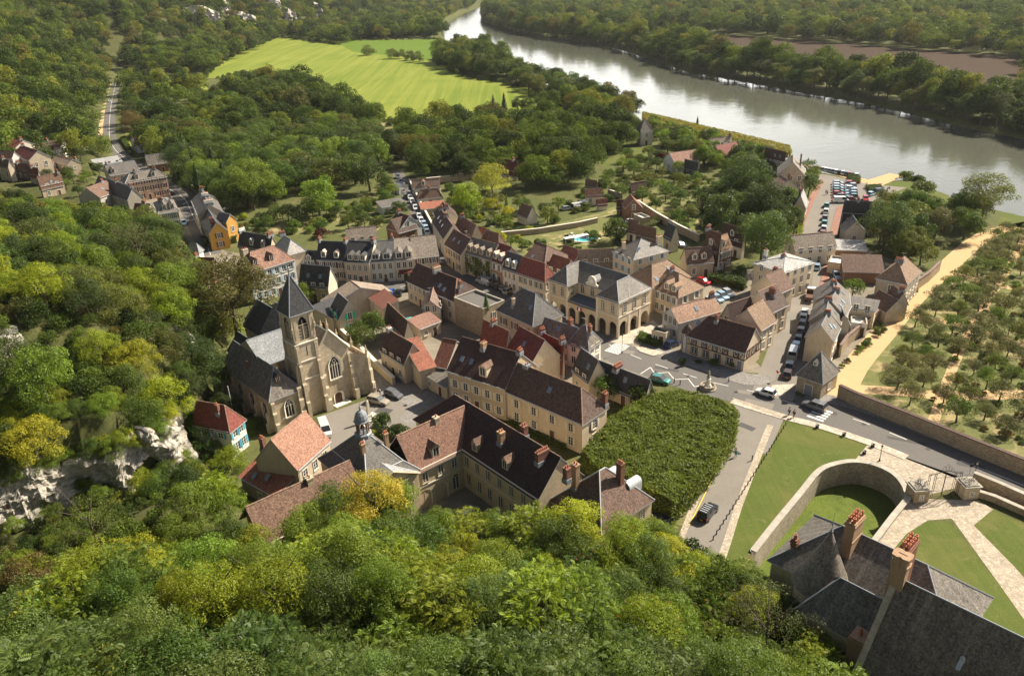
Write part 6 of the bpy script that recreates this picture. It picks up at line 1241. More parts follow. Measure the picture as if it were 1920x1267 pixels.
def leaves(C, N, size, rng, aspect=.55, jitter=.7, tint=None, curl=.15):
    n = len(C); N = unit(N+rng.normal(0, jitter, (n, 3))); t = unit(np.cross(N, rng.normal(0, 1, (n, 3)))); b = np.cross(N, t)
    s = (size*rng.uniform(.65, 1.3, n))[:, None]; tip = N*s*curl
    V = np.stack([C-t*s, C-b*s*aspect-tip, C+t*s, C+b*s*aspect-tip], 1); return V, (rng.uniform(0, 1, n) if tint is None else tint)
def lobes_round(rng, n, rx=1.0, rz=.85, low=-.35, lr=(.26, .42)):
    L = []
    for k in range(n):
        z = rng.uniform(low, 1); t = rng.uniform(0, 2*math.pi); r = math.sqrt(max(0, 1-z*z))*rng.uniform(.55, .95); L.append((r*rx*math.cos(t), r*rx*math.sin(t), z*rz*rng.uniform(.75, 1.0), rng.uniform(*lr)))
    L.append((0, 0, .1, .5)); return np.array(L)
def crown_from_lobes(L, nl, size, rng, aspect=.55, jitter=.55, flat=.0, squash=.8):
    Vs, Ts = [], []
    for (x, y, z, r) in L:
        k = int(nl*(r/.33)**2); d = unit(rng.normal(0, 1, (k, 3))); keep = d[:, 2] > -.55; d = d[keep]; k = len(d)
        rad = r*rng.uniform(.55, 1.08, k)**.5; bump = 1+.22*np.sin(d[:, 0]*7+x*9)*np.sin(d[:, 1]*6+y*7); C = np.array([x, y, z])+d*(rad*bump)[:, None]*np.array([1, 1, squash])
        V, T = leaves(C, d+np.array([0, 0, flat]), size, rng, aspect, jitter); lt = rng.uniform(.15, .85); Ts.append(np.clip(.55*T+.45*lt, 0, 1)); Vs.append(V)
    return np.concatenate(Vs), np.concatenate(Ts)
def fronds(L, nf, flen, rng, pairs=7):
    """compound leaves: a drooping stalk with paired leaflets"""
    Vs, Ts = [], []
    for (x, y, z, r) in L:
        k = max(3, int(nf*(r/.33)**2))
        for i in range(k):
            d = unit(rng.normal(0, 1, 3)); d[2] = abs(d[2])*.8-.1; d = unit(d); base = np.array([x, y, z])+d*r*rng.uniform(.5, 1.0)*np.array([1, 1, .85]); h = unit(np.array([d[0], d[1], .35+rng.uniform(-.3, .5)])+rng.normal(0, .35, 3)); side = unit(np.cross(h, [0, 0, 1])+rng.normal(0, .15, 3)); fl = flen*rng.uniform(.7, 1.2); tn = rng.uniform(.1, .9)
            for j in range(pairs):
                t = (j+.8)/pairs; p = base+h*fl*t+np.array([0, 0, -.45*fl*t*t]); w = fl*.34*math.sin(math.pi*min(.92, .25+.7*t))
                for s in (-1, 1):
                    o = unit(side*s+h*.35+np.array([0, 0, -.25])); c = p+o*w*.5; b = h*fl*.055; up = np.cross(o, h)*w*.05
                    Vs.append(np.stack([p, c-b+up, p+o*w, c+b+up])); Ts.append(np.clip(tn+rng.uniform(-.15, .15), 0, 1))
    return np.array(Vs), np.array(Ts)
PROTO = {}
def trunk_mesh(name, h, r, rng, limbs=4, spread=.55, mt='bark', lean=.1):
    m = MB(); top = Vector((rng.uniform(-lean, lean)*h, rng.uniform(-lean, lean)*h, h)); m.tube([(0,0,-.6), (0,0,.1), top*.5, top], [r*1.5, r*1.1, r*.8, r*.45], 7)
    for k in range(limbs):
        a = 2*math.pi*(k+rng.uniform(0, .6))/limbs; s = top*(.55+.4*k/limbs); e = s+Vector((math.cos(a), math.sin(a), .9))*h*spread*rng.uniform(.5, .9); m.tube([s, s.lerp(e, .5)+Vector((0,0,h*.03)), e], [r*.45, r*.3, r*.1], 5)
    return m.mesh(name, MT[mt])
def proto(kind, seed):
    key = (kind, seed)
    if key in PROTO: return PROTO[key]
    rng = np.random.default_rng(seed*17+hash(kind) % 1 + {'broad':1,'mid':2,'frond':3,'far':4,'conifer':5,'poplar':6,'shrub':7,'orchard':8,'airy':9,'near':10}[kind]*101)
    tr = None
    if kind == 'broad': L = lobes_round(rng, 30, 1, .95, -.6); V, T = crown_from_lobes(L, 190, .048, rng); tr = trunk_mesh('trunk', 1.0, .07, rng)
    elif kind == 'near': L = lobes_round(rng, 38, 1, .85, -.6, (.2, .34)); V, T = crown_from_lobes(L, 520, .026, rng, .5, .6, .4, .7); tr = trunk_mesh('trunk', 1.0, .05, rng, 6, .8)
    elif kind == 'mid': L = lobes_round(rng, 18, 1, .9); V, T = crown_from_lobes(L, 120, .062, rng); tr = trunk_mesh('trunk', .9, .07, rng, 3)
    elif kind == 'far': L = lobes_round(rng, 9, .95, .9, -.2, (.35, .5)); V, T = crown_from_lobes(L, 42, .11, rng, .7)
    elif kind == 'frond': L = lobes_round(rng, 30, 1, .6, -.25, (.2, .34)); V, T = fronds(L, 26, .20, rng, 8); V2, T2 = crown_from_lobes(L, 90, .035, rng, .5, .6, .3); V = np.concatenate([V, V2]); T = np.concatenate([T, T2*.4]); tr = trunk_mesh('trunk', 1.0, .05, rng, 6, .7)
    elif kind == 'airy': L = lobes_round(rng, 40, 1, .95, -.4, (.12, .24)); V, T = crown_from_lobes(L, 330, .022, rng, .4, .9); tr = trunk_mesh('trunk', 1.4, .035, rng, 7, .8)
    elif kind == 'conifer':
        Vs, Ts = [], []
        for j in range(22):
            z = j/21; r = (1-z)**.9*.42+.02; k = int(150*r/.42)+8; a = rng.uniform(0, 2*math.pi, k); rr = r*rng.uniform(.25, 1.05, k)*(1+.18*np.sin(a*5+j)); C = np.stack([rr*np.cos(a), rr*np.sin(a), 2*z-.9-rr*.35+rng.uniform(-.04, .04, k)], 1); V_, T_ = leaves(C, np.stack([np.cos(a), np.sin(a), np.full(k, .6)], 1), .062, rng, .45, .35); Vs.append(V_); Ts.append(T_)
        V, T = np.concatenate(Vs), np.concatenate(Ts); tr = trunk_mesh('trunk', .9, .05, rng, 0)
    elif kind == 'poplar':
        L = np.array([(rng.uniform(-.15, .15), rng.uniform(-.15, .15), z, .26-.1*abs(z)) for z in np.linspace(-.9, .95, 14)]); V, T = crown_from_lobes(L, 260, .045, rng)
    elif kind == 'shrub': L = lobes_round(rng, 9, .8, .55, 0, (.3, .45)); V, T = crown_from_lobes(L, 150, .075, rng)
    elif kind == 'orchard': L = lobes_round(rng, 20, .95, .65, -.3, (.2, .38)); V, T = crown_from_lobes(L, 230, .042, rng, .4, .8); tr = trunk_mesh('trunk', .8, .055, rng, 4, .6)
    PROTO[key] = (quads_obj('crown', V, T, MT['leaf']), tr); return PROTO[key]
NV = dict(broad=4, near=4, mid=4, far=3, frond=3, airy=2, conifer=2, poplar=2, shrub=3, orchard=3)
TR = random.Random(5); NTREE = [0]; LAST = [None]
G_DARK = (.046,.072,.020); G_MID = (.070,.112,.024); G_LIT = (.125,.185,.026); G_YEL = (.24,.26,.024); G_OLV = (.090,.108,.030); G_BRN = (.12,.088,.034); G_GLD = (.34,.26,.05); G_GRY = (.095,.105,.058); G_RED = (.06,.022,.018); G_FRO = (.090,.130,.034); G_BRI = (.175,.225,.02)
def tree(kind, loc, r, h=None, color=G_MID, label=None, group=None, name=None, cat='tree', trunk=True, var=.18, sz=None):
    """crown of radius r whose centre stands h above the ground point loc"""
    s = TR.randrange(NV[kind]); cme, tme = proto(kind, s); h = r*.38 if kind == 'shrub' else (r*.9 if h is None else h)
    if kind == 'broad' and r > 6.4: kind = 'near'; s = TR.randrange(NV[kind]); cme, tme = proto(kind, s)
    name = name or {'conifer':'conifer_tree','poplar':'poplar_tree','shrub':'shrub','orchard':'fruit_tree'}.get(kind, 'broadleaf_tree')
    k = [TR.uniform(1-var*.4, 1+var*.4) for _ in range(3)]; g = TR.uniform(1-var, 1+var); c = tuple(min(.9, color[i]*(k[0] if i == 0 else k[1] if i == 1 else k[2])*g) for i in range(3))
    rz = TR.uniform(0, 6.28); o = put(name, cme, None, (loc[0], loc[1], loc[2]+h), (0, 0, rz), c, label=label, cat=cat, group=group); o.scale = (r*TR.uniform(.92,1.08), r*TR.uniform(.92,1.08), sz or r*TR.uniform(.9,1.1)); NTREE[0] += 1
    LAST[0] = o
    if trunk and tme is not None:
        t = put('trunk', tme, o); t.location = (0, 0, -h/o.scale[2]); t.scale = (1, 1, h/o.scale[2]/.95)
    return o
# ------------------------------------------------------------------ wooded masses nobody could count
def wood(name, polys, spc, label, seed, scale=(5,8), skip=None, zmul=1.0, world=True, kind='far', up=.55, chk=False, pts_=None):
    src = bpy.data.collections.get('sources_'+kind)
    if src is None:
        src = bpy.data.collections.new('sources_'+kind)
        for k in range(NV[kind]):
            pm = proto(kind, k)[0].copy(); pm.materials.clear(); pm.materials.append(MT['leaf_wood']); src.objects.link(bpy.data.objects.new('far_tree', pm))
    rng = np.random.default_rng(seed); pp = []
    if pts_ is not None: pp.append(np.array(pts_, float))
    for pl in polys:
        W = np.array([tuple(q[:2]) for q in (pl if world else [P(*q) for q in pl])]); x0, y0 = W.min(0); x1, y1 = W.max(0)
        X, Y = np.meshgrid(np.arange(x0, x1, spc), np.arange(y0, y1, spc)); X = X.ravel()+rng.uniform(-.45, .45, X.size)*spc; Y = Y.ravel()+rng.uniform(-.45, .45, Y.size)*spc
        k = inpoly(X, Y, W); X, Y = X[k], Y[k]
        for q in (skip or []): kk = ~inpoly(X, Y, [tuple(a[:2]) for a in q]); X, Y = X[kk], Y[kk]
        k = (dline(X, Y, RIV, True) > 5) & ~inpoly(X, Y, RIV); X, Y = X[k], Y[k]
        for line, w in STRIPS: k = dline(X, Y, line) > w+3; X, Y = X[k], Y[k]
        if chk: k = np.array([not blocked(a, b, 1.0) for a, b in zip(X, Y)], bool); X, Y = X[k], Y[k]
        pp.append(np.stack([X, Y, terrain(X, Y)], 1))
    pp = np.concatenate(pp); n = len(pp); me = bpy.data.meshes.new(name); me.vertices.add(n); me.vertices.foreach_set('co', pp.ravel().astype(np.float32))
    lo, hi = scale; s = lo+(hi-lo)*rng.uniform(0, 1, n)**1.4; me.attributes.new('tree_size', 'FLOAT', 'POINT').data.foreach_set('value', s.astype(np.float32)); me.attributes.new('spin', 'FLOAT', 'POINT').data.foreach_set('value', rng.uniform(0, 6.28, n).astype(np.float32)); me.attributes.new('tall', 'FLOAT', 'POINT').data.foreach_set('value', (zmul*s*rng.uniform(.8, 1.35, n)).astype(np.float32)); me.update()
    o = put(name, me, None, label=label, kind='stuff', cat='woodland')
    g = bpy.data.node_groups.new(name, 'GeometryNodeTree'); g.interface.new_socket('Geometry', in_out='INPUT', socket_type='NodeSocketGeometry'); g.interface.new_socket('Geometry', in_out='OUTPUT', socket_type='NodeSocketGeometry')
    N = g.nodes; gi, go = N.new('NodeGroupInput'), N.new('NodeGroupOutput'); lk = g.links.new
    ci = N.new('GeometryNodeCollectionInfo'); ci.inputs['Collection'].default_value = src; ci.inputs['Separate Children'].default_value = True; ci.inputs['Reset Children'].default_value = True
    ip = N.new('GeometryNodeInstanceOnPoints'); ip.inputs['Pick Instance'].default_value = True; lk(gi.outputs[0], ip.inputs['Points']); lk(ci.outputs[0], ip.inputs['Instance'])
    def at(nm): a = N.new('GeometryNodeInputNamedAttribute'); a.data_type = 'FLOAT'; a.inputs[0].default_value = nm; return a.outputs[0]
    a, b = at('tree_size'), at('tall'); sx = N.new('ShaderNodeCombineXYZ'); lk(a, sx.inputs[0]); lk(a, sx.inputs[1]); lk(b, sx.inputs[2]); lk(sx.outputs[0], ip.inputs['Scale'])
    rx = N.new('ShaderNodeCombineXYZ'); lk(at('spin'), rx.inputs[2]); lk(rx.outputs[0], ip.inputs['Rotation'])
    tr = N.new('GeometryNodeTranslateInstances'); uz = N.new('ShaderNodeCombineXYZ'); m2 = N.new('ShaderNodeMath'); m2.operation = 'MULTIPLY'; m2.inputs[1].default_value = up; lk(b, m2.inputs[0]); lk(m2.outputs[0], uz.inputs[2]); lk(ip.outputs[0], tr.inputs['Instances']); lk(uz.outputs[0], tr.inputs['Translation']); tr.inputs['Local Space'].default_value = False
    lk(tr.outputs[0], go.inputs[0]); md = o.modifiers.new('trees', 'NODES'); md.node_group = g
    return o, n
def pxw(l): return [tuple(P(*q)[:2]) for q in l]
HB = [(min(p[0] for p in q), max(p[0] for p in q), min(p[1] for p in q), max(p[1] for p in q), q) for q in HOUSES]
def blocked(x, y, pad=0.0):
    for x0, x1, y0, y1, q in HB:
        if x0-pad < x < x1+pad and y0-pad < y < y1+pad and (inpoly(np.array([x]), np.array([y]), q)[0] or (pad and dline(np.array([x]), np.array([y]), q, True)[0] < pad)): return True
    for line, w in STRIPS:
        if min(p[0] for p in line)-6 < x < max(p[0] for p in line)+6 and min(p[1] for p in line)-6 < y < max(p[1] for p in line)+6 and dline(np.array([x]), np.array([y]), line)[0] < w+pad*.6: return True
    return False
def scatter(kind, poly, spacing, r, colors, label, group, view='S', world=False, cat='tree', zoff=0, trunk=True, pad=1.5, name=None, h=None, seed=1, limit=999, hs=1.15):
    """trees over a polygon given as ground pixels, jittered rows"""
    W = [tuple(q[:2]) for q in (poly if world else [pv(view, x, y) for x, y in poly])]
    rr = random.Random(seed); x0, x1 = min(p[0] for p in W), max(p[0] for p in W); y0, y1 = min(p[1] for p in W), max(p[1] for p in W); n = 0; out = []
    y = y0; row = 0
    while y <= y1:
        x = x0+(spacing/2 if row % 2 else 0)
        while x <= x1:
            a, b = x+rr.uniform(-.38, .38)*spacing, y+rr.uniform(-.38, .38)*spacing
            if inpoly(np.array([a]), np.array([b]), W)[0] and not blocked(a, b, pad) and n < limit:
                q = rr.uniform(*r); col = rr.choice(colors); hh = (h if h is not None else q*hs)
                lb = label(col, n) if callable(label) else label
                out.append(tree(kind if isinstance(kind, str) else rr.choice(kind), (a, b, tz(a, b)+zoff), q, hh, col, lb, group, name, cat, trunk)); n += 1
            x += spacing
        y += spacing*.87; row += 1
    return out
CN = {G_DARK:'dark green', G_MID:'mid green', G_LIT:'light green', G_YEL:'yellow', G_OLV:'olive green', G_BRN:'brownish', G_GLD:'golden', G_GRY:'grey green', G_FRO:'deep green', G_BRI:'bright green', G_RED:'dark red'}
def lab(place, noun='tree'): return lambda c, n: '%s %s %s' % (CN[c], noun, place)
def sp(kind, px, py, r, color, label, top=None, z=None, h=None, **k):
    """one tree: pixel of the crown centre; found on the terrain by iteration"""
    zc = 5.0
    for _ in range(40):
        p = P(px, py, zc); g = tz(p.x, p.y); hh = (r*1.15 if h is None else h); zc = zc*.5+(g+hh)*.5
    p = P(px, py, zc); return tree(kind, (p.x, p.y, zc-hh), r, hh, color, label, **k)
gw = 'trees of the valley park'
# park wood in the middle left
scatter('broad', [(400,290),(500,262),(600,262),(700,262),(735,290),(740,330),(650,360),(560,365),(520,405),(430,410),(365,385),(330,330),(350,300)], 10.0, (4.6,7.2), [G_DARK]*5+[G_MID]*5+[G_OLV]*2+[G_LIT]*2, lab('in the dense park wood left of the meadow'), 'trees of the park wood', seed=3, hs=1.05, limit=110)
wood('park_wood', [pxw([(400,290),(500,262),(600,262),(700,262),(735,290),(700,240),(640,205),(600,185),(520,175),(420,190),(380,225),(300,250),(290,300),(330,330),(350,300)])], 10.8, 'back part of the dense park wood behind the poplars', 77, (5.0,8.6), kind='broad', up=1.05, chk=True)
scatter('broad', [(380,215),(460,175),(560,180),(640,215),(610,235),(500,215),(400,232)], 8.5, (4.6,6), [G_DARK]*4+[G_OLV]+[G_MID], lab('in the tall dark block at the meadow edge', 'poplar'), 'poplars of the dark block at the meadow edge', seed=9, hs=2.0, name='poplar_tree')
wood('middle_wood', [pxw([(740,290),(770,260),(850,250),(870,240),(960,240),(1000,235),(1080,215),(1140,225),(1195,250),(1190,290),(1110,300),(1100,350),(1020,365),(960,330),(900,335),(800,345),(750,340)])], 9.5, 'dense wood between meadow and kitchen gardens', 154, (4.8, 7.4), kind='broad', zmul=0.95, up=1.05, chk=True)
wood('riverside_grove', [pxw([(1005,225),(1060,185),(1120,188),(1190,218),(1205,250),(1150,265),(1060,245)])], 8.5, 'grove of tall trees on the river side above the tower house', 155, (4.6, 6.8), kind='broad', zmul=0.95, up=1.05, chk=True)
for x, y, r, c, lb in ((467,340,9.0,G_LIT,'very large light green spreading tree in the park behind the ochre house'),(531,325,5.5,G_BRN,'brown copper tree beside the very large light green tree'),(595,370,6,G_LIT,'round bright green tree above the back gardens'),(923,338,6.8,G_GLD,'big golden yellow tree in the gardens'),(876,375,5.2,G_BRI,'round bright green willow below the golden tree'),(248,232,7,G_BRN,'round brown copper tree by the western road'),
    (1060,290,7.5,G_MID,'tall broad dark plane tree left of the garden lawns'),(1030,285,7,G_DARK,'dark plane tree next to the tall broad plane'),(1400,335,8,G_DARK,'large dark tree left of the riverside hotel'),(1432,380,7,G_DARK,'dark tree between hotel and green chestnut'),(1350,400,6,G_DARK,'dark tree by the manor garden'),(1432,440,7.4,G_MID,'large mid green chestnut beside the almost white roof'),(1320,292,4.4,G_LIT,'light green tree beside the white barn'),
    (1665,420,6.8,G_DARK,'large dark tree right of the hip roofed house'),(1850,365,7.5,G_OLV,'wide walnut tree on the river bank at the right'),(430,560,10.2,G_BRN,'huge brown tinged lime tree left of the church'),(1515,320,4.0,G_MID,'clipped green tree at the corner of the car park'),(1518,345,4.0,G_MID,'second clipped green tree beside the riverside hotel'),(690,325,6,G_DARK,'tall dark ivy clad tree left of the lane'),(1155,430,3.2,G_MID,'green tree beside the flat stone store')):
    sp('broad', x, y, r, {'big golden yellow tree in the gardens': (.27,.27,.045), 'huge brown tinged lime tree left of the church': (.088,.084,.028)}.get(lb, c), lb)
sp('conifer', 945,195,6,G_DARK,'pointed spruce standing alone at the meadow edge, right one',h=4.5); sp('conifer', 925,200,5.5,G_DARK,'pointed spruce at the meadow edge, left one',h=4.2)
for x in (970, 988): sp('broad', x, 195, 3.2, G_DARK, 'tall bare trunked pine by the meadow edge, '+('left' if x == 970 else 'right')+' of two', h=9, name='pine_tree')
q_ = pv('G',1110,600,8.2); tree('conifer', (q_.x, q_.y, 6.4), 1.9, 1.8, G_MID, 'small dark conifer growing on the walled terrace building'); sp('conifer', 1289,488,2.6,G_MID,'conical conifer in front of the dormered outbuildings',h=2.3); sp('conifer', 1259,457,1.6,G_DARK,'thin cypress beside the square hotel',h=2.2)
sp('conifer', 1307,240,4.5,G_DARK,'dark pointed conifer by the riverside hedge',h=4); sp('conifer', 765,527,2.8,G_DARK,'dark conifer beside the blue car',h=2.6); sp('conifer', 1475,385,5,G_DARK,'dark conifer in front of the cream riverside house',h=5); sp('conifer', 383,250,5.5,G_DARK,'dark cedar at the edge of the park',h=5)
sp('conifer', 950,385,3.2,G_BRI,'bright green conifer in the back gardens',h=3)
sp('broad', 700,612,3.2,G_MID,'round green tree right of the green door cottage'); sp('broad', 675,628,3.0,G_MID,'round green tree left of its pair in the churchyard'); sp('broad', 572,548,2.6,G_LIT,'light shrubby tree behind the church spire')
rgs = np.random.default_rng(9); hd = unit(rgs.normal(0, 1, (46, 3))); hd = hd[hd[:, 2] > .1]; hq = np.concatenate([leaves(hd*1.0*np.array([1, 1, .85])+rgs.normal(0, .02, (len(hd), 3)), hd, .020, rgs, .8, .8)[0]*1.0 for _ in range(2)]); HEADS = quads_obj('seed_heads', hq, rgs.uniform(.3, 1, len(hq)), MT['leaf'])
for i, (x, y) in enumerate([(372,340),(362,300),(345,270),(400,300),(420,330)]): sp('conifer', x, y+10, 7, G_DARK, 'tall dark cedar in the western park, '+('nearest','second','farthest','fourth','fifth')[i]+' of the group', h=6)
# western park and beyond the road
scatter('broad', [(228,235),(300,215),(360,230),(380,262),(330,300),(290,285),(262,262)], 13, (5,7), [G_DARK]*2+[G_MID,G_OLV], lab('in the small park right of the western road'), 'trees right of the western road', seed=11)
wood('pasture_trees', [pxw([(235,140),(300,172),(345,150),(395,180),(360,215),(300,205),(240,225)])], 15, 'scattered trees among the far pastures', 169, (5, 8), kind='mid', zmul=0.95, up=0.9, chk=False)
wood('pasture_tree_belt', [pxw([(225,118),(400,95),(430,112),(385,140),(250,138)])], 11, 'dark tree belt behind the far pastures', 170, (6, 9), kind='mid', zmul=1.0, up=0.95, chk=False)
scatter('mid', [(215,170),(222,150),(226,150),(222,175),(224,205),(216,205)], 9, (2.6,3.4), [G_BRI], 'bright clipped tree in the row along the western road', 'row trees along the western road', seed=14)
# trees round the meadow
wood('meadow_edge_wood', [pxw([(640,70),(700,75),(818,66),(835,76),(815,48),(700,55),(640,62)])], 13, 'wood at the far edge of the green meadow', 173, (7, 10), kind='mid', zmul=0.95, up=0.9, chk=False)
wood('river_meadow_wood', [pxw([(812,116),(850,98),(905,104),(960,128),(945,150),(860,142)])], 8.5, 'dark block of trees between meadow and river', 174, (5, 7.5), kind='broad', zmul=1.0, up=1.1, chk=True)
scatter('broad', [(940,150),(965,130),(1010,155),(1060,172),(1110,190),(1080,200),(1010,180)], 10, (4.5,6), [G_DARK]*2+[G_OLV,G_MID], lab('in the river bank row below the meadow block'), 'river bank row', seed=17, name='willow_tree')
for x, y in ((690,98),(735,104),(752,104),(768,107),(782,110)): sp('mid', x, y, 6 if x != 690 else 7, G_OLV, 'lone dark round tree between the two meadows' if x == 690 else 'dark bush in the clump between the two meadows', h=3.0, trunk=False, group=None if x == 690 else 'bush clump between the meadows')
wood('upper_meadow_wood', [pxw([(480,95),(520,72),(505,60),(440,78),(425,98),(385,120),(380,100),(430,70),(500,52),(470,50),(380,80),(360,105),(380,140)])], 13, 'trees along the upper left edge of the meadow', 177, (7, 10), kind='mid', zmul=0.95, up=0.9, chk=False)
# far bank
FB = [Vector((q[0], q[1], 0)) for q in FARBW]
def bankrow(i0, i1, off, spc, r, cols, lb, gp, seed, kinds=('broad',), mass=None):
    rr = random.Random(seed); a, b = offset(FB[i0:i1], off, off); L = smooth([FB[k]+( (a[k-i0]-FB[k]) ) for k in range(i0, i1)], 4); acc = 0
    for p, q in zip(L, L[1:]):
        seg = (q-p).length; t = spc-acc
        while t < seg:
            c = p+(q-p)*(t/seg)+Vector((rr.uniform(-2,2), rr.uniform(-3,3), 0)); r_ = rr.uniform(*r); col = rr.choice(cols); (mass.append((c.x, c.y, tz(c.x, c.y))) if mass is not None else tree(rr.choice(kinds), (c.x, c.y, tz(c.x, c.y)), r_, r_*rr.uniform(.85, 1.4), col, CN[col]+' '+lb, gp, 'willow_tree')); t += spc
        acc = (acc+seg) % spc
for s_, o in ((1, 1),):
    test = offset(FB, 8, 8)[0]; sgn = 1 if not inpoly(np.array([test[5].x]), np.array([test[5].y]), RIV)[0] else -1
bankrow(1, len(FB), sgn*6.5, 8.5, (4.6,6.8), [G_DARK]*2+[G_MID,G_OLV,G_GRY], 'willow at the water edge of the far river bank', 'willows at the water edge of the far bank', 21)
MS = []; bankrow(1, len(FB), sgn*15, 10, (6,8.6), [G_DARK], '', '', 22, mass=MS)
bankrow(4, len(FB), sgn*25, 10, (6,8.6), [G_DARK], '', '', 23, mass=MS); wood('far_bank_wood', [], 9, 'tall wood standing behind the willows of the far river bank', 24, (5.5,10), kind='broad', zmul=1.05, up=1.15, pts_=MS)
NBk = [Vector((q[0], q[1], 0)) for q in NEARBW]
# near bank hedge, shrubs
scatter('shrub', [(1690,332),(1740,350),(1750,345),(1700,325)], 5, (2.4,3.4), [G_DARK,G_MID], lab('on the quay by the riverside lawn', 'bush'), 'quay bushes', cat='bush', name='bush', seed=30, pad=0)
sp('shrub', 1735, 338, 4.2, G_GRY, 'round pale willow bush at the river edge', cat='bush', name='willow_bush')
scatter('broad', [(1625,430),(1640,385),(1700,395),(1780,400),(1840,410),(1850,435),(1760,490),(1730,500),(1650,480)], 7.5, (3.0,4.6), [G_OLV]*2+[G_GRY]*3+[G_DARK,G_MID], lab('in the thicket between garden wall and river', 'thicket tree'), 'thicket trees by the river', seed=31, pad=2)
scatter('mid', [(10,285),(60,250),(190,330),(150,395),(60,350),(0,320)], 7.5, (1.6,2.9), [G_MID,G_LIT,G_DARK], lab('between the cottages of the hill hamlet', 'garden tree'), 'garden trees of the hamlet', seed=38, pad=.5, name='garden_tree')
scatter(('broad','mid'), [(1215,232),(1300,258),(1400,282),(1455,300),(1440,330),(1330,325),(1240,282)], 6.4, (2.2,3.8), [G_DARK]*2+[G_MID]*2+[G_OLV,G_LIT], lab('behind the riverside hedge', 'garden tree'), 'garden trees behind the riverside hedge', seed=39, pad=.5, name='garden_tree')
scatter('broad', [(1330,385),(1400,360),(1475,375),(1485,440),(1480,480),(1400,470),(1330,430)], 7.0, (3.0,4.8), [G_DARK]*3+[G_MID], lab('around the manor garden', 'garden tree'), 'garden trees around the manor', seed=40, pad=.8, name='garden_tree')
MP = [P(a, b) for a, b in [(640,85),(525,70),(490,82),(440,102),(398,130),(380,148),(430,146),(560,160),(640,195),(700,215),(755,248),(870,235),(985,215),(1000,196),(1010,170),(860,140),(815,114),(845,90),(818,74),(640,77)]]; MQ = []
for a_, b_ in zip(MP, MP[1:]):
    for j in range(int((b_-a_).length/3.2)): q = a_.lerp(b_, random.random()); MQ.append((q.x+random.uniform(-3,3), q.y+random.uniform(-3,3), 0))
wood('meadow_margin', [], 5, 'rough scrub and tall weeds along the edges of the meadow', 41, (.8,2.6), kind='mid', up=.35, pts_=MQ)
# kitchen and back gardens
gl_ = 'garden shrubs and small trees'
scatter(('mid','shrub','mid'), [(960,420),(1060,385),(1115,360),(1180,300),(1240,290),(1300,330),(1330,350),(1400,380),(1340,430),(1290,440),(1230,400),(1150,375),(1100,400),(1000,430)], 6.2, (1.6,3.0), [G_DARK]*3+[G_MID]*3+[G_OLV]*3+[G_LIT,G_MID], lab('in the river side kitchen gardens', 'garden tree'), 'garden trees of the kitchen gardens', seed=32, pad=1, name='garden_tree')
scatter(('mid','shrub'), [(440,440),(500,405),(600,390),(700,380),(740,330),(760,420),(700,440),(640,430),(560,440),(470,440)], 5.9, (1.5,3.1), [G_DARK,G_MID,G_MID,G_LIT,G_OLV], lab('in the gardens behind the street terrace', 'garden tree'), 'garden trees behind the terrace', seed=33, pad=1, name='garden_tree')
scatter(('mid','shrub'), [(770,420),(830,350),(900,380),(1010,400),(960,440),(1040,470),(960,480),(900,440),(830,430)], 5.4, (1.3,2.7), [G_DARK,G_MID,G_MID,G_LIT,G_OLV,G_YEL], lab('in the gardens right of the lane', 'garden tree'), 'garden trees right of the lane', seed=34, pad=1, name='garden_tree')
scatter('shrub', [(1040,450),(1080,440),(1180,430),(1200,450),(1130,470),(1060,480)], 5.5, (1.0,2.0), [G_DARK,G_MID], lab('by the swimming pool lawn', 'shrub'), 'shrubs by the pool', cat='shrub', seed=35, pad=1)
scatter('shrub', [(1275,500),(1320,495),(1400,510),(1390,530),(1330,525)], 4.5, (1.2,2.2), [G_DARK,G_MID,G_LIT], lab('around the yard with the yellow car', 'shrub'), 'shrubs round the yard', cat='shrub', seed=36, pad=.5)
sp('shrub', 599, 428, 2.6, G_RED, 'dark red plum bush in the back gardens', cat='bush', name='plum_bush'); sp('shrub', 1240, 286, 3.0, G_RED, 'dark red bush beside the white barn', cat='bush', name='plum_bush'); sp('shrub', 992, 424, 1.9, G_YEL, 'bright yellow bush by the garden wall', cat='bush', name='yellow_bush'); sp('shrub', 455, 400, 1.9, G_BRI, 'bright lime green bush behind the ochre house', cat='bush', name='bush'); sp('mid', 1600, 540, 2.6, G_MID, 'green tree in the yard behind the slate terrace')
sp('mid', 1205,742, 2.4, G_MID, 'ivy covered tree at the end of the long low slate house'); sp('mid', 1135,730,2.4,G_MID,'garden tree between presbytery and low slate house'); sp('shrub', 725,800,2.3,G_DARK,'clipped round bush right of the war memorial',cat='bush',name='bush',trunk=False); sp('shrub', 744,796,2.3,G_DARK,'larger clipped bush behind the war memorial',cat='bush',name='bush'); sp('shrub', 700,808,1.7,G_YEL,'yellowish bush left of the war memorial',cat='bush',name='bush'); sp('shrub', 712,776,2.3,G_DARK,'flat clipped bush behind the obelisk',cat='bush',name='bush')
for x, y, r in ((1360,690,1.2),(1300,690,.9),(1330,692,.8),(1395,695,1.2)): sp('shrub', x-20, y-18, r, G_MID, 'small green shrub at the foot of the half timbered inn', group='shrubs along the inn', cat='shrub')
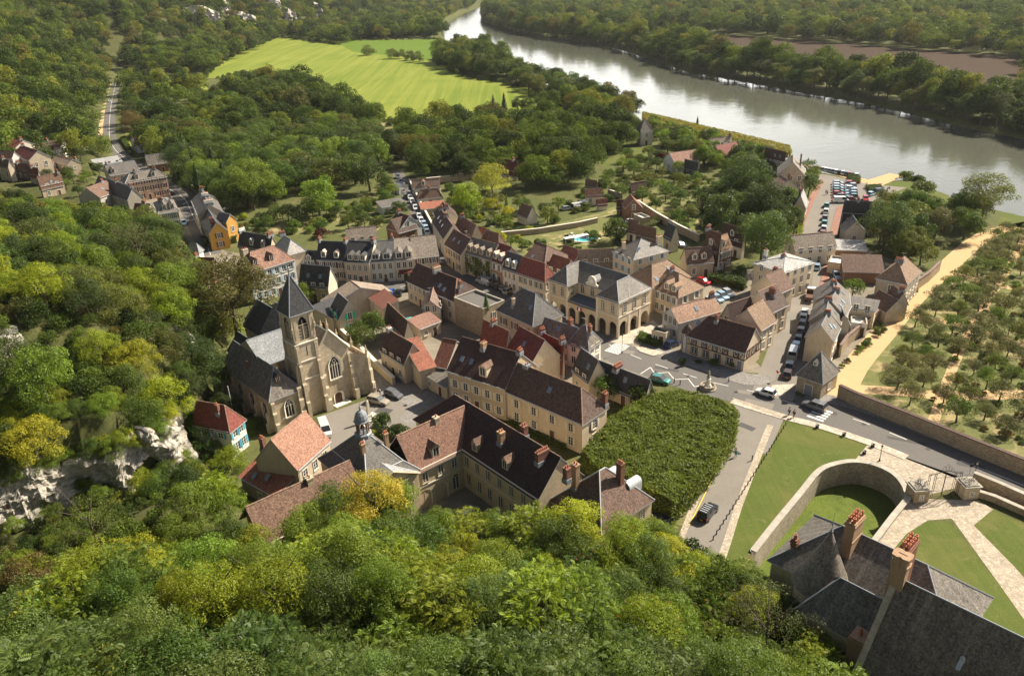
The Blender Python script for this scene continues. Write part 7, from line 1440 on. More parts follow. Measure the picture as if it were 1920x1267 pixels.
# orchard
rr = random.Random(44); no = 0
OW = [P(*q)[:2] for q in [(1615,735),(1660,665),(1700,610),(1760,560),(1830,470),(1900,425),(2000,420),(2100,700),(2050,900),(1925,850),(1760,782),(1640,745)]]
y = 95
while y < 240:
    x = 60
    while x < 190:
        a, b = x+rr.uniform(-1,1), y+rr.uniform(-1,1)
        if inpoly(np.array([a]), np.array([b]), OW)[0] and dline(np.array([a]), np.array([b]), SP)[0] > 4.6 and rr.random() < .93:
            r_ = rr.uniform(2.1, 3.3); tree('orchard', (a, b, 0), r_, r_*.62+.4, rr.choice([G_GRY,G_GRY,G_GRY,G_MID,G_OLV]), 'pruned grey green fruit tree in the castle orchard', 'fruit trees of the castle orchard'); no += 1
        x += 5.8
    y += 5.5
scatter('shrub', [(1572,690),(1637,622),(1684,568),(1735,515),(1742,520),(1694,578),(1645,634),(1583,697)], 2.0, (.7,1.1), [G_MID,G_LIT,G_DARK], 'low flowering shrub in the border along the orchard wall', 'border shrubs along the orchard wall', cat='shrub', seed=45, pad=0)
scatter('shrub', [(1640,690),(1700,620),(1800,530),(1925,480),(1925,840),(1760,780)], 4.0, (.5,1.2), [G_MID,G_LIT,G_BRN,G_DARK], 'low planting between the fruit trees of the orchard', 'low orchard planting', cat='shrub', seed=46, pad=0)
# clipped hedges and clipped lime block
def leafy(name, poly, z0, z1, color, label, n, size=.16, cat='hedge', top_noise=.35, dark=True):
    """clipped foliage body over a world polygon"""
    rng = np.random.default_rng(len(label)); P2 = np.array([tuple(q[:2]) for q in poly]); x0, y0 = P2.min(0); x1, y1 = P2.max(0); area = (x1-x0)*(y1-y0)
    X = rng.uniform(x0, x1, n*3); Y = rng.uniform(y0, y1, n*3); k = inpoly(X, Y, P2); X, Y = X[k][:n], Y[k][:n]
    from mathutils import noise as mn_
    bump = np.array([mn_.fractal(Vector((a, b, 0))*.35, .7, 2.0, 4) for a, b in zip(X, Y)])*top_noise*1.1-.2*np.exp(-dline(X, Y, P2, True)/.7)
    C = np.stack([X, Y, z1+bump+rng.uniform(-.35, .1, len(X))], 1); V, T = leaves(C, np.tile([0, 0, 1.0], (len(X), 1)), size, rng, .6, .8); cl = np.array([.5+.6*mn_.noise(Vector((a, b, 5))*.45) for a, b in zip(X, Y)]); T = np.clip(.5*T+.5*cl, 0, 1)
    Vs, Ts = [V], [T]; m = len(P2)
    for i in range(m):
        a, b = P2[i], P2[(i+1) % m]; L = np.linalg.norm(b-a); k = int(n*.00035*L*(z1-z0)*60/max(area, 1)*10)+int(L*(z1-z0)*18); t = rng.uniform(0, 1, k); z = rng.uniform(z0, z1+.1, k); nrm = np.array([(b-a)[1], -(b-a)[0], 0])/max(L, 1e-6)
        cc = P2.mean(0); mid = (a+b)/2; nrm = nrm if (mid-cc)@nrm[:2] > 0 else -nrm
        C = np.stack([a[0]+(b-a)[0]*t, a[1]+(b-a)[1]*t, z], 1)+nrm*(rng.uniform(-.3, .25, k)+.25*np.sin(z*2+t*L))[:, None]; V, T = leaves(C, np.tile(nrm+np.array([0, 0, .3]), (k, 1)), size, rng, .6, .7); Vs.append(V); Ts.append(T)
    o = put(name, quads_obj(name, np.concatenate(Vs), np.concatenate(Ts), MT['leaf']), None, None, None, color, label=label, cat=cat)
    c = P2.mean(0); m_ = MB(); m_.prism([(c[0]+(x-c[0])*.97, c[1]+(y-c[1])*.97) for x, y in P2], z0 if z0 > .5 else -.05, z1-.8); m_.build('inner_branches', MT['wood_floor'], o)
    return o
lime = [P(1093,838,5.2), P(1150,775,5.2), P(1205,742,5.2), P(1275,727,5.2), P(1330,738,5.2), P(1384,765,5.2), P(1378,800,5.2), P(1340,860,5.2), P(1296,905,5.2), P(1262,935,5.2), P(1180,890,5.2), P(1110,862,5.2)]
leafy('clipped_lime_grove', lime, .8, 5.0, (.110,.145,.028), 'large block of clipped lime trees with flat yellow green top', 90000, .17, 'clipped grove', .4)
hb = [P(*q) for q in [(1205,220),(1250,230),(1330,250),(1400,266),(1478,285),(1482,296),(1470,298),(1400,286),(1320,268),(1240,250),(1205,236)]]
leafy('riverside_hedge', hb, 0, 3.0, (.19,.18,.035), 'long tall clipped hedge with yellow top along the river', 26000, .26, 'hedge', .5)
for i, (pl, z1, c, lb) in enumerate([([(1195,640),(1232,652),(1248,643),(1246,636),(1232,640),(1200,628)],1.3,G_MID,'clipped hedge in front of the cafe terrace'),([(1330,530),(1395,545),(1400,535),(1345,520)],2.0,G_DARK,'dark hedge beside the yellow car'),([(1200,425),(1270,400),(1330,390),(1332,396),(1275,408),(1205,432)],1.8,G_OLV,'hedge rows in the terraced kitchen garden'),
    ([(945,438),(1010,425),(1012,431),(948,444)],1.4,G_DARK,'dark clipped hedge behind the pool garden wall'),([(380,455),(440,448),(445,455),(385,465)],2.2,G_MID,'hedge at the foot of the ochre gabled house'),([(228,265),(245,292),(250,290),(234,262)],2,G_MID,'hedge along the western road'),([(1590,330),(1612,334),(1612,345),(1590,343)],1.2,G_DARK,'low hedge island at the car park edge'),([(1622,352),(1650,350),(1655,358),(1630,362)],1.2,G_DARK,'low hedge beside the quay path'),
    ([(955,790),(1000,808),(1060,838),(1058,846),(1000,822),(950,800)],.9,G_MID,'flower border in front of the presbytery'),([(1500,390),(1510,388),(1500,460),(1492,460)],1.6,G_BRI,'bright hedge on the left pavement of the river street')]):
    leafy('hedge', [P(*q) for q in pl], 0, z1, c, lb, 2600, .14 if z1 < 2 else .2, 'hedge', .15)
iv = MB(); rng = np.random.default_rng(3); k = 2600; X = rng.uniform(.3, ivL-.2, k); Z = rng.uniform(.5, 6.1, k); keep = (np.sin(X*1.3)+np.sin(Z*1.7+X))*.5+rng.uniform(-.6, .6, k) > -.3; X, Z = X[keep], Z[keep]
V, T = leaves(np.stack([X, np.full(len(X), -.18)+rng.uniform(-.15, .05, len(X)), Z], 1), np.tile([0, -1.0, .3], (len(X), 1)), .17, rng, .7, .5); put('ivy', quads_obj('ivy', V, T, MT['leaf']), ivy_house, color=G_FRO)
# ------------------------------------------------------------------ hill trees seen one by one
def hill(kind, poly, spc, r, cols, lb, gp, seed, **k): return scatter(kind, poly, spc, r, cols, lb, gp, world=True, seed=seed, pad=1.5, **k)
# spur at the left (world metres)
hill('near', [(-58,150),(-66,128),(-84,122),(-100,118),(-135,120),(-160,170),(-150,215),(-115,215),(-90,200),(-72,172)], 6.9, (3.4,5.2), [G_LIT]*4+[G_MID]*6+[G_OLV]*2+[G_BRI]*2+[G_YEL]+[G_DARK]*3, lab('on the wooded spur above the church', 'hill tree'), 'trees on the wooded spur', 51, hs=.95, limit=150)
wood('spur_back_wood', [[(-90,222),(-118,212),(-160,205),(-235,240),(-230,268),(-190,268),(-160,250),(-140,252),(-125,240)]], 6, 'sunlit wood behind the spur beside the hamlet', 52, (2.4,4.0), kind='broad', up=.8, chk=True)
wood('spur_undergrowth', [[(-58,150),(-64,128),(-84,122),(-100,112),(-150,100),(-180,170),(-150,215),(-115,215),(-90,205),(-72,175)]], 4.2, 'dense scrub between the trees of the wooded spur', 54, (2.0,3.4), kind='mid', up=.6, chk=True)
for x, y, r, c, lb, kd in ((75,705,5.2,G_LIT,'large round light green tree on the lawn terrace','near'),(185,655,3.4,G_BRI,'small yellow green tree with slender trunk on the terrace','near'),(20,690,5.5,G_DARK,'dark conifer like tree at the left edge above the lawn terrace','near'),(120,560,6,G_BRI,'bright tree above the white cliff','near'),(250,470,6.5,G_GRY,'grey half bare tree on the spur','airy'),(320,580,5,G_BRI,'bright green tree at the spur foot behind the church','near'),
    (300,655,4.5,G_OLV,'olive tree above the small cliff','near'),(330,625,4.5,G_DARK,'dark tree above the small cliff near the church','near'),(250,680,4,G_YEL,'yellow green shrub tree right of the terrace','near'),(230,720,4,G_MID,'green shrub tree at the terrace edge','near'),(310,750,4.2,G_YEL,'golden orange tree above the cave','near'),(265,780,4,G_MID,'mid green tree above the cave','near'),(200,830,4,G_BRI,'bright green bush tree on the cliff top','near'),(130,815,4.2,G_BRI,'lime green bush on the cliff top centre','near'),(60,830,4.2,G_YEL,'yellow green bush on the cliff top left','near'),(5,840,4.4,G_MID,'green bush on the cliff top at the left edge','near'),(100,850,3.4,G_LIT,'light bush overhanging the cliff','near'),(30,870,3,G_LIT,'light bush low on the cliff left','near'),
    (390,830,4.4,G_MID,'dark ivy bush between cave and lean-to annex','near'),(430,865,3,G_BRI,'lime vine beside the lean-to annex','near'),(340,910,3.6,G_DARK,'dark green bush below the cave','near'),(300,920,3.4,G_MID,'green bramble mound below the cave','near'),(385,700,4.6,G_DARK,'dark tree between spur and church aisle','near'),(360,790,3,G_MID,'green bush left of the white cottage','near'),(470,800,2.4,G_MID,'small green bush right of the white cottage','near'),(355,660,4.4,G_DARK,'dark tree at the foot of the spur beside the church','near')):
    sp(kd, x, y, r, c, lb, h=r*.4 if any(w in lb for w in ('cliff', 'cave', 'bush', 'bramble', 'vine')) else None)
wood('cliff_foot_scrub', [CLF], 2.6, 'low brambles at the foot of the chalk cliff', 65, (.9,1.6), kind='mid', up=.35)
hill('near', [CLW[0],CLW[2],CLW[4],CLW[6],(-52,108),(-66,108),(-86,108)], 3.6, (1.8,2.8), [G_BRI,G_LIT,G_YEL,G_MID], lab('along the chalk cliff top', 'cliff shrub'), 'shrubs along the cliff top', 53, hs=.5, trunk=False, name='cliff_shrub', cat='shrub')
hill('near', [(-52,112),(-60,122),(-64,138),(-58,150),(-54,140),(-50,118)], 4.6, (2.4,3.4), [G_DARK]*2+[G_MID], lab('in the dark hollow left of the church', 'hollow tree'), 'trees in the hollow by the church', 54, hs=.9)
rr = random.Random(12)
for i in range(len(CLW)-1):
    a_, b_ = Vector((*CLW[i], 0)), Vector((*CLW[i+1], 0)); d_ = (b_-a_).normalized(); n_ = Vector((-d_.y, d_.x, 0)); k_ = max(2, int((b_-a_).length/2.0))
    for j in range(k_):
        q = a_+(b_-a_)*((j+rr.random())/k_)+n_*rr.uniform(1.6, 3.4); r_ = rr.uniform(1.5, 2.6); c_ = rr.choice([G_BRI,G_LIT,G_YEL,G_MID,G_LIT]); tree('near', (q.x, q.y, 10.2+rr.uniform(-.5, .8)), r_, r_*.15, c_, CN[c_]+' shrub hanging over the edge of the chalk cliff', 'shrubs hanging over the cliff edge', 'cliff_shrub', 'shrub', False)
for i_, (x_, y_) in enumerate([(95,960),(180,925),(210,900),(20,985),(150,905)]):
    p = P(x_, y_, 6); c_ = (G_MID,G_LIT)[i_ % 2]; tree('near', (p.x-.0, p.y+.6, 5), 1.5, .6, c_, CN[c_]+' ivy tuft growing on the face of the chalk cliff', 'ivy tufts on the chalk cliff', 'ivy_tuft', 'ivy', False)
# near slope below the camera
SLOPE = [(-46,88),(-36,86),(-22,84),(-8,82),(6,80),(18,79),(27,72),(30,66),(31,58),(30,48),(34,40),(34,30),(10,18),(-14,18),(-30,26),(-48,44),(-66,60),(-82,76),(-80,88),(-62,90)]
def near_band(y0, y1, kinds, cols, r, spc, lb, gp, seed, xr=(-90, 34), lift=0.0):
    W = [q for q in SLOPE]; rr = random.Random(seed); n = 0; y = y0
    while y < y1:
        x = xr[0]
        while x < xr[1]:
            a, b = x+rr.uniform(-.35,.35)*spc, y+rr.uniform(-.35,.35)*spc
            if inpoly(np.array([a]), np.array([b]), W)[0] and not blocked(a, b, .5) and not (a < -43 and b > 72):
                r_ = rr.uniform(*r); c = rr.choice(cols); kd = rr.choice(kinds); tree(kd, (a, b, tz(a, b)), r_*(.8 if a > 17 and b > 50 else 1), r_*(.9 if not (a > 17 and b > 50) else .55)+(lift if -44 < a < 15 else 0), c, '%s %s' % (CN[c], lb), gp, 'ailanthus_tree' if kd == 'frond' else 'maple_tree')
                if a > 0 and b > 48 and rr.random() < .22: put('seed_heads', HEADS, COL.objects[-1] if False else LAST[0], color=(.36,.055,.02), kind='stuff'); n += 1
            x += spc
        y += spc*.9
wood('terrace_scrub', [[(-56,113),(-63,107),(-90,104),(-92,118),(-84,130),(-66,134),(-58,126)]], 3.4, 'shrubs covering the terrace above the chalk cliff', 66, (1.2,2.6), skip=[pxw([(140,695),(235,700),(228,742),(135,735)])], kind='mid', up=.45)
near_band(71, 92, ('near','near','near','frond'), [G_LIT,G_BRI,G_BRI,G_LIT,G_LIT,G_MID,G_MID,G_YEL], (2.6,3.8), 4.4, 'tree in the front row of the slope below the stables', 'front row of the near slope', 61, lift=3.0)
near_band(56, 72, ('near','frond'), [G_LIT,G_BRI,G_BRI,G_FRO,G_MID,G_LIT], (2.8,4.0), 4.8, 'tree halfway up the near slope', 'middle of the near slope', 62, lift=2.2)
wood('slope_undergrowth', [[q for q in SLOPE[:-3]]+[(-58,72)]], 3.6, 'dense bushes under the trees of the near slope', 64, (1.8,2.8), kind='mid', up=.5, chk=True)
near_band(18, 56, ('frond','frond','near'), [G_FRO,G_FRO,G_FRO,G_LIT,G_MID], (2.8,3.8), 4.6, 'tree close below the viewpoint', 'top of the near slope', 63)
sp('near', 700, 935, 4.2, G_GLD, 'golden yellow tree in front of the slate pavilion',h=9); sp('near', 620, 965, 3.6, G_YEL, 'yellow tree left of the golden tree'); sp('near', 240, 1060, 3.6, G_YEL, 'bright yellow tree in the lower left slope'); [sp('near', x_, y_, r_, G_YEL, 'yellow leaved tree in the lower left slope, '+w_+' of four') for x_, y_, r_, w_ in ((300,1045,2.6,'uppermost'),(215,1085,2.8,'leftmost'),(330,1095,2.6,'lowest'),(385,1060,2.4,'rightmost'))]; sp('near', 60, 1090, 3.4, G_BRN, 'orange brown leaved tree in the lower left corner'); sp('airy', 175, 990, 4.6, G_OLV, 'thin airy olive brown tree below the chalk cliff'); sp('airy', 1440, 1180, 5.0, G_GRY, 'airy grey green feathery tree near the castle roof'); sp('near', 1600, 1215, 2.6, G_YEL, 'lime yellow tree beside the castle gable')
PL = [(-1400,330),(-1400,2600)]
wood('hillside_forest', [[(-181,340),(-182,360),(-202,388),(-240,475),(-292,600),(-384,815),(-352,920),(-306,1060),(-240,1350),(-165,1800),(-60,2400),(-700,2400),(-1300,1500),(-900,700),(-500,330),(-330,250),(-250,250),(-220,300)]], 12, 'dense autumn tinged forest covering the long hillside on the left', 71, (5,9.2), world=True, kind='mid', up=.6)
mead = [P(*q) for q in [(525,68),(640,83),(700,72),(818,72),(850,90),(830,125),(1010,170),(1000,196),(985,215),(870,235),(755,248),(700,215),(640,195),(560,160),(430,146),(360,160),(240,245),(225,120),(400,95),(440,95)]]
plo = [P(*q) for q in [(1140,50),(1280,62),(1413,70),(1613,85),(1862,106),(1930,112),(1900,215),(1700,180),(1500,150),(1300,120),(1200,96),(1140,74)]]
wood('valley_woodland', [[(-300,1060),(-290,1000),(-200,960),(-110,900),(-75,960),(-85,1150),(-70,1450),(-60,1800),(-40,2400),(-150,1900),(-235,1350)]], 12, 'woods and orchards in the far valley left of the river', 72, (6,11), kind='mid', skip=[mead], world=True)
fbx = [(q[0], q[1]) for q in FARBW]
wood('plain_forest', [[fbx[-1],(1500,420),(3200,1500),(3200,4200),(0,4200),(-30,2300),(-20,1500),fbx[0]]+fbx[1:]], 12, 'wide flat forest beyond the ploughed field across the river', 73, (5.5,10), kind='mid', up=.8, skip=[plo], world=True)
wood('hill_foot_wood', [pxw([(196,124),(190,60),(232,26),(320,36),(262,95),(226,122)])], 12, 'trees at the foot of the hillside where the western road ends', 78, (5,8.5), kind='mid', up=.75)
# ------------------------------------------------------------------ chalk cliffs
def vnoise(p, s=1.0):
    from mathutils import noise
    return noise.fractal(Vector(p)*s, .6, 2.1, 5)
def cliff(label, base, z0, heights, depth=3.0, cave=None, res=.35, amp=.7, name='chalk_cliff', lean=.12):
    L = [Vector((q.x, q.y, 0)) for q in base]; cum = [0]
    for a, b in zip(L, L[1:]): cum.append(cum[-1]+(b-a).length)
    n = max(3, int(cum[-1]/res)); hm = max(heights); nz = max(3, int(hm/res)); V, F = [], []
    cen = Vector((0, 0, 0))
    for i in range(n+1):
        s = cum[-1]*i/n; k = max(j for j in range(len(cum)-1) if cum[j] <= s+1e-6); t = (s-cum[k])/max(cum[k+1]-cum[k], 1e-6); p = L[k].lerp(L[k+1], t); d = (L[min(k+1, len(L)-1)]-L[k]).normalized(); nn = Vector((d.y, -d.x, 0)); h = heights[k]*(1-t)+heights[k+1]*t; h += vnoise((s, 3, z0), .25)*1.5
        for j in range(nz+1):
            z = h*j/nz; o = vnoise((p.x, p.y, z*.8), .22)*amp*2.2+vnoise((p.x*.5, p.y*.5, z*3.2), .5)*amp*.35-lean*z
            if cave:
                cs, cw, chh = cave; q = abs(s-cs)/cw
                if q < 1 and z < chh*math.sqrt(1-q*q): o -= 3.8*min(1, (1-q)*2.5+.3)
            if j == nz: o -= .9
            V.append((p.x+nn.x*o, p.y+nn.y*o, z0+z))
        V.append((p.x-nn.x*depth-nn.x*lean*h, p.y-nn.y*depth, z0+h*.97))
    m = nz+2
    for i in range(n):
        for j in range(m-1): F.append((i*m+j, (i+1)*m+j, (i+1)*m+j+1, i*m+j+1))
    me = bpy.data.meshes.new(name); me.from_pydata(V, [], F); me.materials.append(MT['chalk']); me.polygons.foreach_set('use_smooth', [False]*len(F)); me.update()
    return put(name, me, label=label, kind='structure')
cq = P(285,892,4); CAVES = 0; acc_ = 0
for a_, b_ in zip(CLW, CLW[1:]):
    l_ = math.dist(a_, b_); t_ = ((cq.x-a_[0])*(b_[0]-a_[0])+(cq.y-a_[1])*(b_[1]-a_[1]))/l_/l_
    if 0 <= t_ <= 1: CAVES = acc_+t_*l_
    acc_ += l_
cliff('white chalk cliff with a dark arched cave below the terrace', [P(a, b, 4) for a, b in CLPX], 1.8, [9,9.5,8.5,8,8.5,9.5,10,9.5,8], 6.5, cave=(CAVES, 3.6, 5.6))
cliff('white chalk face above the lawn terrace', [P(20,735,17), P(60,700,17), P(92,655,17.5), P(120,622,18)], 15.5, [6,8.5,8,5])
cliff('grey rock overhang behind the terrace hut', [P(135,628,17.5), P(180,625,17), P(228,640,16)], 15, [5.5,6.5,5], amp=.5)
cliff('small white chalk outcrop beside the church trees', [P(308,668,7), P(335,662,7), P(366,640,7)], 5.5, [5.5,6.5,6])
def hit(px, py):
    w = ray(px, py); t = 60.0
    for _ in range(4000):
        q = np.array([0, 0, H])+w*t*.001
        if q[2] <= tz(q[0], q[1]): break
        t *= 1.004
    return Vector(q)
for i, (x, y, w_, h_) in enumerate([(408,8,14,20),(418,22,10,10),(500,8,16,20),(512,18,12,14),(556,4,10,8),(572,6,8,12),(372,42,26,9),(448,46,22,6),(595,32,10,10),(535,36,16,6),(640,6,8,9)]):
    q = hit(x, y); cliff('distant chalk pinnacle on the far hillside', [q+Vector((-w_, 2, 0)), q+Vector((-w_*.3, -3, 0)), q+Vector((w_*.4, -2, 0)), q+Vector((w_, 3, 0))], q.z-3, [9+h_*.5, 13+h_, 12+h_*.9, 9+h_*.4], 8, None, 2.2, 2.2, 'chalk_pinnacle', .25)
# ------------------------------------------------------------------ vehicles
CARM = {}
def car_parts(kind):
    if kind in CARM: return CARM[kind]
    S = {'hatch': (4.0,1.72,1.47,[(-2,.55,.95),(-1.55,.95,1.36),(.35,1.44,1.44),(1.05,.92,.92),(2,.68,.70)]), 'estate': (4.5,1.78,1.5,None), 'suv': (4.4,1.82,1.66,None), 'van': (5.0,1.95,2.05,None)}[kind]
    Ln, W, Ht, _ = S; x0, x1 = -Ln/2, Ln/2; belt = Ht*.60; hood = belt-.03; m = MB()
    # lower body stations: x, half width, top z
    st = [(x0,W*.42,belt*.9),(x0+.12,W*.48,belt),(x0+Ln*.3,W*.5,belt),(x1-Ln*.30,W*.5,belt),(x1-Ln*.12,W*.48,hood*.93),(x1-.08,W*.44,hood*.78),(x1,W*.40,hood*.62)]
    if kind == 'van': st = [(x0,W*.47,belt),(x0+.1,W*.5,belt),(x1-Ln*.28,W*.5,belt),(x1-Ln*.12,W*.48,belt*.92),(x1-.05,W*.44,belt*.72),(x1,W*.42,belt*.6)]
    def ring(x, w, z): return [(x,-w*.94,.22),(x,-w,.45),(x,-w*.99,z-.12),(x,-w*.90,z),(x,w*.90,z),(x,w*.99,z-.12),(x,w,.45),(x,w*.94,.22)]
    rg = [ring(*s) for s in st]
    for a, b in zip(rg, rg[1:]):
        for k in range(8): m.poly([a[k], b[k], b[(k+1) % 8], a[(k+1) % 8]][::-1])
    m.poly(rg[0]); m.poly(rg[-1][::-1])
    rb, rf, tb, tf = {'hatch': (x0+.1,x1-1.05,x0+.55,x1-1.85), 'estate': (x0+.08,x1-1.25,x0+.4,x1-2.05), 'suv': (x0+.08,x1-1.1,x0+.35,x1-1.85), 'van': (x0+.06,x1-.75,x0+.14,x1-1.35)}[kind]; wb, wt = W*.45, W*.37
    m.box(tb-.03, tf+.03, -wt-.02, wt+.02, Ht-.07, Ht)
    for (xb, xt) in ((rb, tb), (rf, tf), ((rb+rf)/2-.1, (tb+tf)/2-.1)):
        for s in (-1, 1): m.tube([(xb,s*(wb+.005),belt-.02),(xt,s*(wt+.01),Ht-.04)], .05, 4)
    if kind == 'van':
        for s in (-1, 1): m.poly([(rb,s*(wb+.02),belt),(0.1,s*(wb+.02),belt),(0.1,s*(wt+.03),Ht-.05),(tb,s*(wt+.03),Ht-.05)][::s])
    g = MB(); B = [(rb,-wb,belt-.02),(rf,-wb,belt-.02),(rf,wb,belt-.02),(rb,wb,belt-.02)]; T_ = [(tb,-wt,Ht-.06),(tf,-wt,Ht-.06),(tf,wt,Ht-.06),(tb,wt,Ht-.06)]
    for k in range(4): g.poly([B[k], B[(k+1) % 4], T_[(k+1) % 4], T_[k]])
    wh = MB()
    for a in range(14):
        t0, t1 = 2*math.pi*a/14, 2*math.pi*(a+1)/14; r = .32
        c = lambda t, y, q=r: (q*math.cos(t), y, q*math.sin(t))
        wh.poly([c(t0,-.11), c(t1,-.11), c(t1,.11), c(t0,.11)][::-1]); 
        for y in (-.11, .11): wh.poly([c(t0,y), c(t1,y), c(t1,y,.2), c(t0,y,.2)]); wh.poly([c(t0,y*1.05,.2), c(t1,y*1.05,.2), (0,y*.8,0)], m=1)
    hl = MB(); hl.box(-.06, .05, -.17, .17, -.08, .08); tl = MB(); tl.box(-.05, .06, -.12, .12, -.15, .15); pl = MB(); pl.box(-.02, .02, -.26, .26, -.06, .06)
    mir = MB(); mir.box(-.08, .08, -.09, .09, -.07, .07)
    CARM[kind] = dict(body=m.mesh('body', MT['car_paint']), glass=g.mesh('windows', MT['glass']), wheel=wh.mesh('wheel', [MT['rubber'], MT['chrome']]), hl=hl.mesh('headlight', MT['headlight']), tl=tl.mesh('tail_light', MT['tail_red']), pl=pl.mesh('number_plate', MT['yellow_paint']), mir=mir.mesh('wing_mirror', MT['car_paint']), dim=(Ln, W, Ht, hood, belt)); return CARM[kind]
CC = dict(white=(.78,.78,.77), silver=(.42,.44,.46), grey=(.16,.165,.175), black=(.015,.015,.018), blue=(.02,.14,.55), lightblue=(.35,.50,.62), red=(.45,.015,.02), maroon=(.16,.02,.03), beige=(.42,.37,.29), teal=(.08,.27,.26), yellow=(.62,.36,.02), brown=(.07,.045,.04), darkblue=(.02,.035,.09))
def car(kind, p, q, color, label, group=None, full=False, z=.03, name=None):
    """p: ground point of the centre, q: a ground point the nose points at"""
    K = car_parts(kind); Ln, W, Ht, hood, belt = K['dim']; a = math.atan2(q[1]-p[1], q[0]-p[0]); c = CC[color]
    o = empty(name or ('van' if kind == 'van' else 'car'), (p[0], p[1], z), a, label=label, cat='van' if kind == 'van' else 'car', group=group)
    put('body', K['body'], o, color=c); put('windows', K['glass'], o)
    for sx in (-1, 1):
        for sy in (-1, 1): put('wheel', K['wheel'], o, (sx*Ln*.31+(.03 if sx > 0 else 0), sy*(W/2-.10), .32))
    if full:
        for sy in (-1, 1): put('headlight', K['hl'], o, (Ln/2-.12, sy*W*.33, hood*.66)); put('tail_light', K['tl'], o, (-Ln/2+.05, sy*W*.40, belt*.8)); put('wing_mirror', K['mir'], o, (Ln*.5-1.35, sy*(W/2+.07), belt+.03), color=c)
        put('number_plate', K['pl'], o, (-Ln/2-.01, 0, .5))
    return o
def carpx(kind, x, y, dx, dy, color, label, v='S', **k): return car(kind, pv(v, x, y, .5), pv(v, x+dx, y+dy, .5), color, label, **k)
carpx('hatch', 1436,736,-20,-6,'white','white hatchback driving past the crossroads on the main road',full=True)
carpx('suv', 1527,761,-20,-7,'grey','grey family car stopped just before the zebra crossing by the garden wall',full=True)
o = carpx('suv', 1327,960,12,-14,'black','black off-roader with silver roof bars on the castle road',full=True)
m = MB()
for x in np.linspace(-1.6, .3, 5): m.box(x-.06, x+.06, -.55, .55, 1.66, 1.70)
m.build('roof_bars', MT['zinc'], o)
carpx('estate', 709,751,18,4,'beige','pale beige estate car parked beside the church front',full=True); carpx('hatch', 738,739,16,6,'grey','purple grey hatchback parked beside the beige estate car',full=True)
carpx('hatch', 733,548,8,-12,'blue','bright blue small car by the street bend',full=True); carpx('hatch', 748,549,6,-12,'black','dark car beside the bright blue small car')
carpx('hatch', 345,418,3,14,'lightblue','pale blue car parked in the shaded curving street'); carpx('van', 907,529,-16,-6,'silver','silver van parked on the market square',full=True); carpx('hatch', 929,537,-14,-8,'black','black car next to the silver van on the market square'); carpx('hatch', 940,541,-14,-8,'grey','dark grey car between black car and pale car on the market square'); carpx('hatch', 955,545,14,-6,'beige','pale car at the lower end of the market square parking')
carpx('hatch', 829,489,-4,-10,'grey','grey car driving out of the narrow lane')
carpx('hatch', 1238,712,12,3,'teal','turquoise small car parked behind the zigzag marking',full=True); carpx('hatch', 1261,645,12,-5,'darkblue','dark blue car parked between cafe hedge and half timbered inn')
carpx('hatch', 1346,526,14,4,'yellow','yellow car in the yard behind the town hall'); carpx('hatch', 1319,528,14,4,'red','red car beside the yellow car in the yard')
for i, (x, y, c) in enumerate([(1334,566,'white'),(1345,560,'lightblue'),(1355,555,'lightblue'),(1365,550,'silver')]): carpx('hatch', x, y, 10, 6, c, ('white car, nearest of four cars parked in the yard behind the inn','pale blue car, second of four in the yard behind the inn','pale blue car, third of four in the yard behind the inn','silver car, farthest of four in the yard behind the inn')[i], group='cars in the yard behind the inn')
carpx('van', 1084,388,14,-3,'white','white van in the garden drive beside the small cream house'); carpx('van', 1099,383,14,-3,'white','white motorhome right of the white garden van',name='motorhome'); carpx('hatch', 1064,391,14,-2,'silver','silver car left of the white garden van'); carpx('hatch', 1184,417,10,2,'white','white car by the flat roofed stone store'); carpx('estate', 1167,433,14,-1,'white','white estate car on the lawn right of the swimming pool'); carpx('hatch', 1276,459,10,3,'grey','dark grey car in the walled yard behind the square hotel')
carpx('van', 609,806,6,16,'white','white van parked between church and salmon roofed house'); carpx('hatch', 1569,517,8,12,'lightblue','pale blue car in the yard beside the brown roofed barn'); carpx('hatch', 1243,972,-10,-10,'darkblue','dark car half hidden behind the end pavilion'); carpx('hatch', 878,963,8,-12,'silver','silver car in the shaded stable courtyard'); carpx('hatch', 206,190,2,10,'white','white car on the far western road')
rowc = [(1477,700,'brown'),(1481,684,'grey'),(1487,663,'silver'),(1493,647,'lightblue'),(1497,634,'black'),(1502,619,'grey'),(1505,606,'black'),(1507,594,'silver'),(1509,585,'white'),(1532,500,'lightblue'),(1533,490,'white'),(1537,468,'red'),(1539,458,'grey'),(1541,447,'red'),(1543,437,'maroon'),(1545,428,'white'),(1546,418,'teal'),(1547,408,'grey'),(1549,396,'white'),(1550,385,'teal')]
ordw = ['first','second','third','fourth','fifth','sixth','seventh','eighth','ninth','tenth','eleventh','twelfth','thirteenth','fourteenth','fifteenth','sixteenth','seventeenth','eighteenth','nineteenth','twentieth']
for i, (x, y, c) in enumerate(rowc): carpx('van' if i == 2 else 'hatch', x, y, 4, -14, c, '%s %s parked on the river street, %s from the crossroads' % (c.replace('lightblue','pale blue'), 'van' if i == 2 else 'car', ordw[i]), group='cars parked along the river street', full=i < 9)
lc = [(746,332,'grey'),(752,341,'silver'),(756,349,'white'),(760,356,'white'),(767,364,'grey'),(769,371,'white'),(773,378,'white'),(777,384,'grey'),(779,390,'white'),(786,406,'white'),(790,414,'white'),(795,421,'lightblue'),(799,429,'lightblue'),(801,436,'silver')]
for i, (x, y, c) in enumerate(lc): carpx('hatch', x, y, 4, 10, c, '%s car in the parked row of the narrow lane, %s from the far end' % (c.replace('lightblue','pale blue'), ordw[i]), group='cars parked along the narrow lane')
